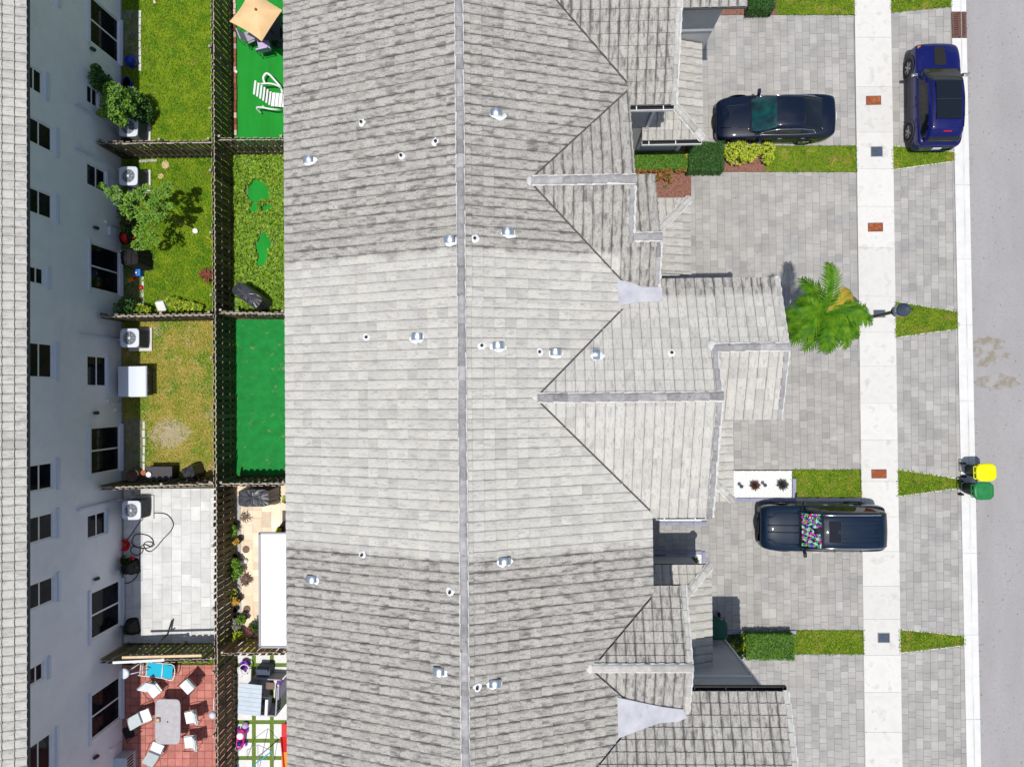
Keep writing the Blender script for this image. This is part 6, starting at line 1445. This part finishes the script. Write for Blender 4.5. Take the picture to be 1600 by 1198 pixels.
mb.obj('rib', M['dark_metal'], t); mb = MB(); mb.tube([(0, 0, 0), (0, 0, 2.4)], .025, 10); mb.obj('pole', M['dark_metal'], t); mb = MB(); mb.lathe([(.03, 2.40), (.05, 2.44), (.03, 2.50), (0, 2.51)], n=12); mb.obj('finial', M['brown'], t)
mb = MB(); mb.lathe([(.28, 0), (.26, .06), (.05, .10), (.04, .3), (0, .3)], n=18); mb.obj('base', M['dark_metal'], t)
p = G(418, 38, .72); t = thing('garden_table', 'dark garden table under the tan parasol', 'table', (p.x, p.y, 0)); mb = MB(); mb.box((0, 0, .71), (1.0, 1.3, .03)); mb.obj('tabletop', M['dark_metal'], t, bevel=.01)
for sx in (-1, 1):
    for sy in (-1, 1): mb = MB(); mb.box((sx*.45, sy*.58, .35), (.04, .04, .7)); mb.obj('leg', M['dark_metal'], t)
def garden_chair(label, px, py, rot, cush, frame='dark_metal', group=None, name='garden_chair', tilt=.25, bc=None, arms=True, loc=None):
    p = loc or G(px, py, .45); t = thing(name, label, 'chair', (p.x, p.y, 0), rot, group)
    mb = MB(); mb.box((0, 0, .44), (.50, .50, .07)); mb.obj('seat', M[cush], t, bevel=.02)
    mb = MB(); mb.box((-.29, 0, .74), (.06, .48, .46), rot=Matrix.Rotation(-tilt, 3, 'Y')); mb.obj('backrest', M[bc or cush], t, bevel=.02)
    for sx in (-1, 1):
        for sy in (-1, 1): mb = MB(); mb.tube([(sx*.22, sy*.25, .42), (sx*.27, sy*.27, 0)], .013, 6); mb.obj('leg', M[frame], t)
    if arms:
        for sy in (-1, 1): mb = MB(); mb.tube([(.24, sy*.27, .42), (.24, sy*.28, .63), (-.10, sy*.29, .66), (-.30, sy*.27, .62)], .013, 6); mb.obj('armrest', M[frame], t)
    mb = MB(); mb.tube([(-.36, -.24, .42), (-.42, -.24, .92), (-.42, .24, .92), (-.36, .24, .42)], .013, 6); mb.obj('frame', M[frame], t); return t
g = 'dark chairs round the table under the tan parasol'
garden_chair('chair with pale sling seat just below the tan parasol corner', 413, 72, PI/2+.2, 'lilac', group=g); garden_chair('pale seated chair half under the left edge of the tan parasol', 392, 57, .4, 'grey_pl', group=g); garden_chair('dark chair in shade right of the tan parasol', 437, 52, PI, 'cladding', group=g)
# white plastic lounger
p = G(424, 152, .3); t = thing('sun_lounger', 'white plastic sun lounger with hooped armrests reaching under the eave', 'sun lounger', (p.x, p.y, 0), -.12)
mb = MB()
for i in range(7): mb.box((.10+i*.15, .0-.10, .33), (.13, .56, .03))
mb.obj('seat', M['white'], t, bevel=.01); mb = MB()
for i in range(6): mb.box((-.02-i*.09, -.08+.14*i*.25, .38+i*.10), (.075, .56, .03), rot=Matrix.Rotation(.5, 3, 'Y'))
mb.obj('backrest', M['white'], t, bevel=.01)
for s, oy in ((1, .32), (-1, -.46)):
    mb = MB(); mb.tube(resample([(-.42, oy*1.35, .1), (-.50, oy*1.2, .45), (-.2, oy*1.25, .62), (.15, oy*1.3, .60), (.38, oy*1.15, .42), (.40, oy*.95, .05)], 4), .035, 7); mb.obj('armrest', M['white'], t)
mb = MB(); mb.tube(resample([(-.35, .55, .25), (-.42, .75, .3), (-.30, .92, .35), (-.12, .85, .38), (.10, .66, .36), (.35, .42, .34), (.44, .2, .33)], 4), .045, 7); mb.obj('side_hoop', M['white'], t)
for x, y in ((.9, .1), (.9, -.3), (-.3, .2), (-.3, -.4)): mb = MB(); mb.tube([(x, y, 0), (x, y, .32)], .03, 7); mb.obj('leg', M['white'], t)
# ------------------------------------------------------------------ PALE PATIO THINGS
def hose(pts, r_=.014): return resample([(G(x, y).x, G(x, y).y, .03) for x, y in pts], 6)
mb = MB(); mb.tube(hose([(176, 828), (192, 846), (203, 838), (214, 822), (222, 812), (236, 803), (248, 801), (262, 804), (271, 816), (268, 828), (255, 842), (246, 853), (236, 861), (228, 858), (225, 850), (230, 846), (238, 847), (241, 851), (233, 855), (222, 856), (209, 851), (207, 843), (212, 835), (222, 834), (233, 837), (240, 845), (236, 853), (226, 850), (218, 855), (208, 853), (205, 861), (213, 867), (222, 863), (224, 856), (220, 858), (219, 868), (218, 886), (214, 900), (204, 909), (196, 911)]), .017, 6)
single(mb, 'garden_hose', M['hose'], 'black hose looped over the pale patio', 'hose')
q = G(193, 852, .2); t = thing('red_basin', 'red plastic basin in shade at the wall of the pale patio', 'basin', (q.x, q.y, 0)); mb = MB(); mb.lathe([(.16, 0), (.24, .16), (.22, .16), (.15, .04), (0, .04)], n=18); mb.obj('bowl', M['red'], t); mb = MB(); mb.lathe([(.05, .05), (.04, .10), (0, .11)], n=10); mb.obj('ball', M['terracotta'], t)
for px, py, m, r_, lb in ((175, 871, 'orange', .10, 'orange toy piece hanging near the wall above the blue ball'), (167, 881, 'sky_blue', .09, 'small blue ball near the wall'), (188, 876, 'red', .13, 'red toy left in the toy heap'), (203, 873, 'red', .11, 'red toy right in the toy heap'), (194, 880, 'lilac', .06, 'pale toy in the middle of the toy heap'), (208, 888, 'bin_deep', .08, 'dark green toy at the toy heap edge')):
    q = G(px, py, .4 if px > 170 else .9); t = thing('toy', lb, 'toy', (q.x, q.y, 0)); zz = .25 if px > 180 else .9; mb = MB(); mb.lathe([(0, -r_*.7), (r_*.7, -r_*.5), (r_, 0), (r_*.6, r_*.5), (0, r_*.6)], (0, 0, zz), n=9, sy=.8); mb.obj('body', M[m], t); mb = MB(); mb.box((r_*.7, 0, zz), (r_*1.0, r_*.3, r_*.4), rz=.5); mb.obj('limb', M[m], t)
    if px < 180: mb = MB(); mb.tube([(0, 0, .9), (-.1, 0, .5), (0, 0, 0)], .01, 5); mb.obj('stand', M['dark_metal'], t)
strap_plant('dark leafy potted plant among the toys', 196, 876, .35, .26, 'leaf_dark', 16, w_=.03)
A, B = G(269, 968, .15), G(235, 1018, 1.75); mb = MB(); mb.tube([(G(269, 968, .1)), (G(262, 990, .25)), (G(248, 1003, .9)), B], .035, 6); single(mb, 'metal_pole', M['dark_metal'], 'bent dark metal strip leaning on the fence above the lounger', 'metal strip')
for (xa, ya, xb, yb, z, m, lb) in ((192, 1028, 316, 1025, 1.86, 'plank', 'longer pale timber laid along the cross fence top'), (177, 1036, 258, 1032, 1.80, 'trim', 'shorter white timber laid along the cross fence')):
    A, B = G(xa, ya, z), G(xb, yb, z); an = math.atan2(B.y-A.y, B.x-A.x); c0 = (A+B)/2; mb = MB(); mb.box((0, 0, 0), ((B-A).length, .09, .05)); single(mb, 'timber_plank', M[m], lb, 'plank', (c0.x, c0.y+.05, z+.04), an)
# ------------------------------------------------------------------ RED PATIO
p = G(262, 1127, .72); t = thing('glass_table', 'rectangular frosted glass table on the red patio', 'table', (p.x, p.y, 0), -.01); mb = MB(); K = 60; pl = []
for i in range(K): an = 2*PI*(i+.5)/K; c_, s_ = math.cos(an), math.sin(an); rr = (abs(c_)**8+abs(s_)**8)**(-1/8); pl.append((c_*rr*.50, s_*rr*.88))
mb.prism(pl, .705, .722); mb.obj('tabletop', M['tglass'], t); mb = MB(); mb.tube([(x*1.0, y*1.0, .712) for x, y in pl], .018, 6, closed=True); mb.obj('rim', M['grey_pl'], t)
for sx in (-1, 1):
    for sy in (-1, 1): mb = MB(); mb.tube([(sx*.38, sy*.7, .70), (sx*.44, sy*.78, 0)], .018, 6); mb.obj('leg', M['dark_metal'], t)
mb = MB(); mb.lathe([(.02, .724), (.03, .726), (0, .727)], n=10); mb.obj('parasol_hole', M['black'], t)
q = G(247, 1124, .76); mb = MB(); mb.box((0, 0, .03), (.17, .17, .05)); mb.lathe([(.06, .055), (.07, .07), (.03, .075), (0, .06)], n=12, m=1); single(mb, 'ashtray', [M['brown'], M['tan']], 'small brown square ashtray on the glass table', 'ashtray', (q.x, q.y, .722), bevel=.01)
g = 'pale cushioned chairs round the glass table'
for px, py, rot, lb in ((241, 1077, -.9, 'pale chair above the glass table, right under the turquoise lounger'), (294, 1071, -2.4, 'pale chair standing apart at the upper right of the red patio'), (226, 1118, .35, 'pale chair at the left long side of the glass table'), (299, 1119, PI+.2, 'upper pale chair at the right long side of the glass table'), (298, 1158, PI+.1, 'lower pale chair at the right long side of the glass table'), (245, 1170, 1.2, 'pale chair pushed under the lower end of the glass table')):
    garden_chair(lb, px, py, rot, 'cushion', group=g, tilt=.70)
p = G(246, 1047, .4); t = thing('lounge_chair', 'turquoise sling lounge chair with white frame by the cross fence', 'lounge chair', (p.x, p.y, 0), -.10)
mb = MB(); mb.box((-.13, 0, .36), (.64, .52, .02)); mb.box((.42, 0, .40), (.44, .52, .02), rot=Matrix.Rotation(-.18, 3, 'Y')); mb.obj('sling', M['teal'], t)
mb = MB(); mb.tube(resample([(-.75, -.28, .30), (-.72, -.29, .36), (.15, -.29, .37), (.68, -.28, .46), (.68, .28, .46), (.15, .29, .37), (-.72, .29, .36), (-.75, .28, .30), (-.75, -.28, .30)], 3), .02, 6); mb.tube([(.19, -.29, .385), (.19, .29, .385)], .022, 6); mb.tube([(-.46, -.29, .37), (-.46, .29, .37)], .02, 6); mb.tube([(-.62, -.2, .36), (-.62, .2, .36)], .014, 6); mb.obj('frame', M['white'], t)
for sx in (-.6, .45):
    for sy in (-1, 1): mb = MB(); mb.tube([(sx, sy*.3, .36), (sx-.08, sy*.32, 0)], .018, 6); mb.obj('leg', M['white'], t)
p = G(193, 1052, 1.2); t = thing('pedestal_fan', 'white round topped pedestal with angled arms by the wall', 'pedestal', (p.x, p.y, 0)); mb = MB(); mb.lathe([(.14, 1.05), (.21, 1.12), (.21, 1.2), (.17, 1.23), (0, 1.22)], n=20); mb.obj('top', M['ac_white'], t); mb = MB(); mb.tube([(0, 0, 0), (0, 0, 1.1)], .03, 8); mb.obj('pole', M['ac_white'], t)
mb = MB(); mb.tube([(.1, .05, 1.1), (.55, .32, .5)], .022, 6); mb.tube([(.1, -.08, 1.1), (.62, -.10, .5)], .022, 6); mb.obj('arm', M['ac_white'], t)
q = G(332, 1117, .9); t = thing('lantern', 'white round lantern on a pole by the long fence of the red patio', 'lantern', (q.x, q.y, 0)); mb = MB(); mb.lathe([(.02, .75), (.13, .82), (.15, .90), (.08, .96), (0, .97)], n=16); mb.obj('lamp_shade', M['ac_white'], t); mb = MB(); mb.tube([(0, 0, 0), (0, 0, .8)], .02, 6); mb.tube([(0, 0, .8), (.08, .7, .95)], .018, 6); mb.obj('pole', M['trim'], t)
p = G(187, 1193, .7); t = thing('wall_unit', 'grey square appliance cabinet at the wall cut off by the bottom edge', 'cabinet', (p.x, p.y-.2, 0)); mb = MB(); mb.box((0, 0, .35), (.55, .85, .7)); mb.obj('case', M['slate_pl'], t, bevel=.02); mb = MB()
for i in range(7): mb.box((.285, -.36+i*.12, .45), (.02, .05, .4))
mb.obj('louvre', M['black'], t)
p = G(186, 1150, .8); t = thing('folded_chair', 'black wire folding chair in shade against the wall', 'chair', (p.x+.2, p.y, 0), .4); mb = MB(); mb.tube([(-.2, -.25, 0), (.1, -.25, .9), (.1, .25, .9), (-.2, .25, 0)], .014, 6); mb.tube([(.25, -.25, 0), (-.1, -.25, .6), (-.1, .25, .6), (.25, .25, 0)], .014, 6); mb.obj('frame', M['black'], t); mb = MB(); mb.box((0, 0, .45), (.38, .44, .02)); mb.obj('seat', M['rubber'], t)
# ------------------------------------------------------------------ TRAVERTINE YARD
A, B, C_, D = G(405, 832, 2.3), G(470, 832, 2.3), G(470, 1012, 2.3), G(408, 1011, 2.3)
t = thing('canopy', 'bright white flat patio canopy between the fence and the tiled house', 'canopy', ((A.x+B.x)/2, (A.y+D.y)/2, 0), world=True)
mb = MB(); mb.prism(ccw([(A.x, A.y), (B.x, B.y), (C_.x, C_.y), (D.x, D.y)]), 2.24, 2.30); mb.obj('roof_panel', M['awning'], t)
mb = MB(); mb.box((A.x+.02, (A.y+D.y)/2, 2.28), (.07, A.y-D.y, .14)); mb.box(((A.x+B.x)/2, A.y-.02, 2.28), (B.x-A.x, .06, .14)); mb.box(((A.x+B.x)/2, D.y+.02, 2.28), (B.x-A.x, .06, .14)); mb.obj('fascia', M['grey_pl'], t)
for x, y in ((A.x+.08, A.y-.4), (A.x+.08, D.y+.4)): mb = MB(); mb.box((x, y, 1.12), (.08, .08, 2.24)); mb.obj('post', M['trim'], t)
def pot_plant(label, px, py, leaf, r_=.2, n=260, size=.07, potm='pot', zh=.30, m2=None, strap=False):
    z = zh+.2; p = G(px, py, z); t = thing('potted_plant', label, 'potted plant', (p.x, p.y, 0)); mb = MB(); mb.lathe([(.10, 0), (.15, zh), (.13, zh), (.12, zh-.05), (0, zh-.05)], n=14); mb.obj('pot', M[potm], t)
    if strap:
        mb = MB()
        for i in range(26):
            an = i*2.4; d = Vector((math.cos(an), math.sin(an), 0)); s_ = Vector((-d.y, d.x, 0))*.02; b_ = Vector((0, 0, zh)); m_ = b_+d*r_*.6+Vector((0, 0, .2)); e_ = b_+d*r_*1.25+Vector((0, 0, .08)); mb.add([b_-s_, m_-s_, e_, m_+s_, b_+s_], [(0, 1, 2, 3, 4)])
        mb.obj('leaves', M[leaf], t)
    else: V = leaves([(0, 0, zh+.15)], [(r_, r_, .2)], n, size, flat_=.7); link('leaves', npmesh('leaves', V, 4, M[leaf]), t)
    return t
pot_plant('spiky pale green pot plant highest along the brown fence', 360, 830, 'leaf', .26, strap=True)
pot_plant('small orange flowering pot below the spiky pot plant', 368, 846, 'leaf_orange', .13, 160)
pot_plant('full green bushy pot at the fence middle', 365, 893, 'leaf', .34, 900, .08); pot_plant('small green pot just above the full bushy pot', 367, 880, 'leaf', .2, 400, .07)
pot_plant('yellow-green pot plant under the full bushy pot', 361, 930, 'leaf_lime', .26, 420, .08, m2='leaf'); pot_plant('orange pot plant right of the yellow-green one', 367, 940, 'leaf_orange', .16, 200)
pot_plant('pale grey wispy pot plant in the lower corner', 367, 975, 'leaf_grey', .26, 420, .06); pot_plant('round green pot right of the wispy grey one', 376, 969, 'leaf', .20, 380, .07)
pot_plant('bright yellow croton pot in the fence corner', 353.5, 999, 'leaf_yellow', .24, 380, .09); pot_plant('yellow-green croton pot next to the bright yellow one', 369, 995, 'leaf_lime', .26, 380, .09)
pot_plant('yellow and orange croton pot at the lower cross fence', 388, 1010, 'leaf_yellow', .27, 420, .085, m2='leaf_orange'); pot_plant('orange pot nearest the white canopy corner', 412, 1015, 'leaf_orange', .10, 120)
pot_plant('reddish brown pot plant in the shade right of the grey one', 391, 985, 'agave_red', .22, 300, .07, potm='terracotta', zh=.2); pot_plant('dark twiggy pot plant beside the canopy edge', 399, 980, 'leaf_dark', .28, 300, .07)
pot_plant('lush green climber pot at the tiled eave corner', 444, 782, 'leaf_lime', .2, 500, .08); pot_plant('yellow leaved pot near the canopy top edge', 435, 829, 'leaf_yellow', .1, 120, .08)
strap_plant('brown dried spider plant on the travertine', 384, 808, .05, .30, 'brown', 16, w_=.02); strap_plant('brown dried rosette by the full bushy pot', 385, 905, .05, .32, 'brown', 18, w_=.04)
for px, py, r_, lb in ((384.5, 858, .145, 'upper flat brown disc in place of a round shadow on the travertine'), (386, 951, .145, 'lower flat brown disc in place of a round shadow on the travertine')):
    q = G(px, py); mb = MB(); mb.lathe([(r_, 0), (r_, .025), (r_*.9, .035), (0, .035)], n=20); single(mb, 'shadow_disc', M['brown'], lb, 'shadow disc', (q.x, q.y, 0), group='flat brown discs on the travertine')  # round pot shadows modelled as flat brown discs
q = G(380, 878); t = thing('garden_figure', 'small grey garden figure beside the full bushy pot', 'ornament', (q.x, q.y, 0)); mb = MB(); mb.lathe([(.10, 0), (.11, .15), (.05, .25), (.07, .32), (.05, .38), (0, .39)], n=12); mb.obj('body', M['grey_pl'], t); mb = MB(); mb.lathe([(.08, .02), (.10, .1), (0, .14)], (.12, .06, 0), n=10); mb.obj('bowl', M['white'], t)
for px, py in ((371, 818), (371, 867), (370, 950), (372, 962)):
    q = G(px, py); t = thing('empty_pot', 'empty dark pot on the gravel strip '+{818: 'below the wrinkled grill cover', 867: 'above the small grey figure', 950: 'left of the lower brown disc', 962: 'just above the grey wispy plant'}[py], 'pot', (q.x, q.y, 0)); mb = MB(); mb.lathe([(.09, 0), (.13, .24), (.115, .24), (.09, .05), (0, .05)], n=14); mb.obj('body', M['pot'], t); mb = MB(); mb.lathe([(0, .18), (.10, .18)], n=12); mb.obj('soil', M['soil'], t)
q = G(445, 822, .2); mb = MB(); mb.lathe([(.12, 0), (.16, .22), (.13, .22), (0, .1)], n=14, sy=1.4); single(mb, 'planter', M['brown'], 'brown oval planter at the eave above the white canopy', 'planter', (q.x, q.y, 0))
# ------------------------------------------------------------------ PLAYHOUSE YARD
p = G(411, 1085, .7); t = thing('playhouse', 'plastic playhouse with pale blue-grey plank roof and lilac door side', 'playhouse', (p.x, p.y, 0), -.06)
mb = MB()
for i in range(7): mb.box((-.34, -.52+i*.172, 1.16+.0*i), (.94, .168, .035), rot=Matrix.Rotation(-.10, 3, 'Y'))
mb.obj('roof', M['slate_pl'], t, bevel=.006)
mb = MB(); mb.box((.12, -.62, .55), (1.15, .05, 1.10)); mb.box((.68, -.05, .55), (.05, 1.10, 1.10)); mb.box((.10, .62, .35), (1.15, .05, .70)); mb.box((-.45, 0, .55), (.05, 1.2, 1.10)); mb.obj('wall', M['grey_pl'], t, bevel=.01)
mb = MB(); mb.box((.30, -.30, 1.10), (.10, .62, .05)); mb.box((.30, -.30, .9), (.12, .60, .4)); mb.obj('counter', M['white'], t, bevel=.01)
mb = MB(); mb.box((.72, .25, .5), (.04, .50, .95)); mb.box((.70, .30, 1.02), (.08, .6, .06)); mb.obj('door', M['lilac'], t, bevel=.01)
mb = MB(); mb.box((.30, .42, .80), (.34, .26, .05)); mb.obj('shelf', M['brown'], t); mb = MB()
for i in range(4): mb.box((.14, -.44+i*.22, 1.12), (.03, .07, .05))
for i in range(3):
    for j in range(2): mb.box((.712, -.42+i*.14, .75+j*.18), (.02, .09, .12))
mb.obj('window', M['black'], t)
mb = MB(); mb.box((-.10, .85, .3), (.55, .35, .5)); mb.box((-.10, .95, .62), (.5, .10, .22)); mb.obj('play_kitchen', M['slate'], t, bevel=.02)
q = G(440, 1064); mb = MB()
for dx, dy, r_ in ((0, 0, .10), (-.08, .11, .05), (-.08, -.11, .05), (-.13, 0, .06), (-.04, .13, .03)): mb.lathe([(r_, 0), (r_*.95, .02), (0, .022)], (dx, dy, 0), n=12)
single(mb, 'toy_flower', M['purple'], 'purple paw shaped toy on a white slab', 'toy', (q.x, q.y, .025))
p = G(379, 1041, .4); t = thing('toy_stroller', 'purple and white toy chair beside the playhouse', 'toy', (p.x, p.y, 0), .3); mb = MB(); mb.lathe([(.10, 0), (.19, .28), (.17, .28), (.08, .06), (0, .06)], n=16); mb.obj('bowl', M['purple'], t)
mb = MB(); mb.tube([(.04+.20*math.cos(2*PI*i/18), -.12+.20*math.sin(2*PI*i/18), .42) for i in range(18)], .022, 6, closed=True); mb.obj('ring', M['white'], t); mb = MB(); mb.lathe([(0, 0), (.09, .01), (.09, .03), (0, .04)], (-.16, -.18, .4), n=14, sy=2.6); mb.obj('side_panel', M['trim'], t)
p = G(375, 1155, .35); t = thing('ride_on_toy', 'bright pink ride-on toy car with white seat', 'toy car', (p.x, p.y, 0), PI/2-.1); mb = MB(); V = []; K = 24
def hull(s_, z): return [((.40*math.cos(2*PI*i/K))*s_, (.185*math.sin(2*PI*i/K)*(1+.22*math.cos(4*PI*i/K)))*s_, z) for i in range(K)]
rings = [hull(.85, .12), hull(1.0, .22), hull(1.0, .34), hull(.9, .37), hull(.75, .30), hull(.6, .28)]; V = [v for r_ in rings for v in r_]; mb.add(V, [(l*K+i, l*K+(i+1) % K, (l+1)*K+(i+1) % K, (l+1)*K+i) for l in range(5) for i in range(K)]+[tuple(5*K+i for i in range(K))], 0, True); mb.obj('body', M['pink'], t)
mb = MB(); mb.lathe([(.14, .36), (.14, .40), (.10, .42), (0, .42)], (.16, 0, 0), n=16); mb.obj('seat', M['white'], t); mb = MB(); mb.lathe([(.09, .36), (.10, .40), (.04, .44), (0, .45)], (-.14, .0, 0), n=12); mb.obj('dashboard', M['blue'], t)
mb = MB(); mb.tube([(-.30+.09*math.cos(2*PI*i/14), .11*math.sin(2*PI*i/14), .46) for i in range(14)], .016, 5, closed=True); mb.obj('steering_wheel', M['grey_pl'], t)
for x in (-.26, .28):
    for s in (-1, 1): mb = MB(); mb.tube([(x, s*.16, .09), (x, s*.21, .09)], .09, 14); mb.obj('wheel', M['purple'], t)
q = G(383, 1133, .15); ball('ball', 'small lilac ball above the pink ride-on toy', 'ball', 383, 1133, .13, 'lilac')
A, B = G(447, 1150, 1.0), G(447, 1270, .2); t = thing('slide', 'rainbow striped plastic slide at the eave near the bottom', 'slide', ((A.x+B.x)/2, A.y, 0), world=True); mb = MB(); cols = ['red', 'orange', 'orange', 'yellow', 'yellow']; n = 5
for i in range(n):
    f0, f1 = i/n, (i+1)/n; P0, P1 = A.lerp(B, f0), A.lerp(B, f1); mb.add([(P0.x-.18, P0.y, P0.z), (P0.x+.35, P0.y, P0.z), (P1.x+.35, P1.y, P1.z), (P1.x-.18, P1.y, P1.z), (P0.x-.18, P0.y, P0.z-.05), (P0.x+.35, P0.y, P0.z-.05), (P1.x+.35, P1.y, P1.z-.05), (P1.x-.18, P1.y, P1.z-.05)], [(3, 2, 1, 0), (4, 5, 6, 7), (0, 4, 7, 3), (1, 2, 6, 5)], i)
mb.obj('chute', [M[c_] for c_ in cols], t); mb = MB()
for x in (A.x-.19, A.x+.36): mb.tube([(x, A.y, A.z+.06), (x, B.y, B.z+.06)], .03, 6)
mb.obj('side_rail', M['red'], t); mb = MB(); mb.box((A.x+.08, A.y+.25, 1.0), (.5, .5, .06)); mb.tube([(A.x-.1, A.y+.4, 0), (A.x-.1, A.y+.4, 1.0)], .04, 6); mb.obj('platform', M['red'], t)
mb = MB(); a_ = [G(386, 1171, .7), G(403, 1163, 1.0), G(424, 1172, .7)]; mb.tube(a_, .012, 5); mb.tube([a_[1], G(403, 1210, .02)], .014, 5); mb.tube([a_[0], G(386, 1185, 0)], .012, 5); mb.tube([a_[2], G(428, 1190, 0)], .012, 5); t2 = mb.obj('frame', M['grey_pl']); t = thing('toy_swing', 'thin grey toy frame with a light blue bar near the bottom', 'toy frame', (a_[1].x, a_[1].y, 0), world=True); t2.parent = t; t2.matrix_parent_inverse = Matrix.Translation(-Vector(t.location))
mb = MB(); mb.tube([G(394, 1196, .5), G(426, 1172, .7)], .022, 6); mb.obj('bar', M['teal'], t)
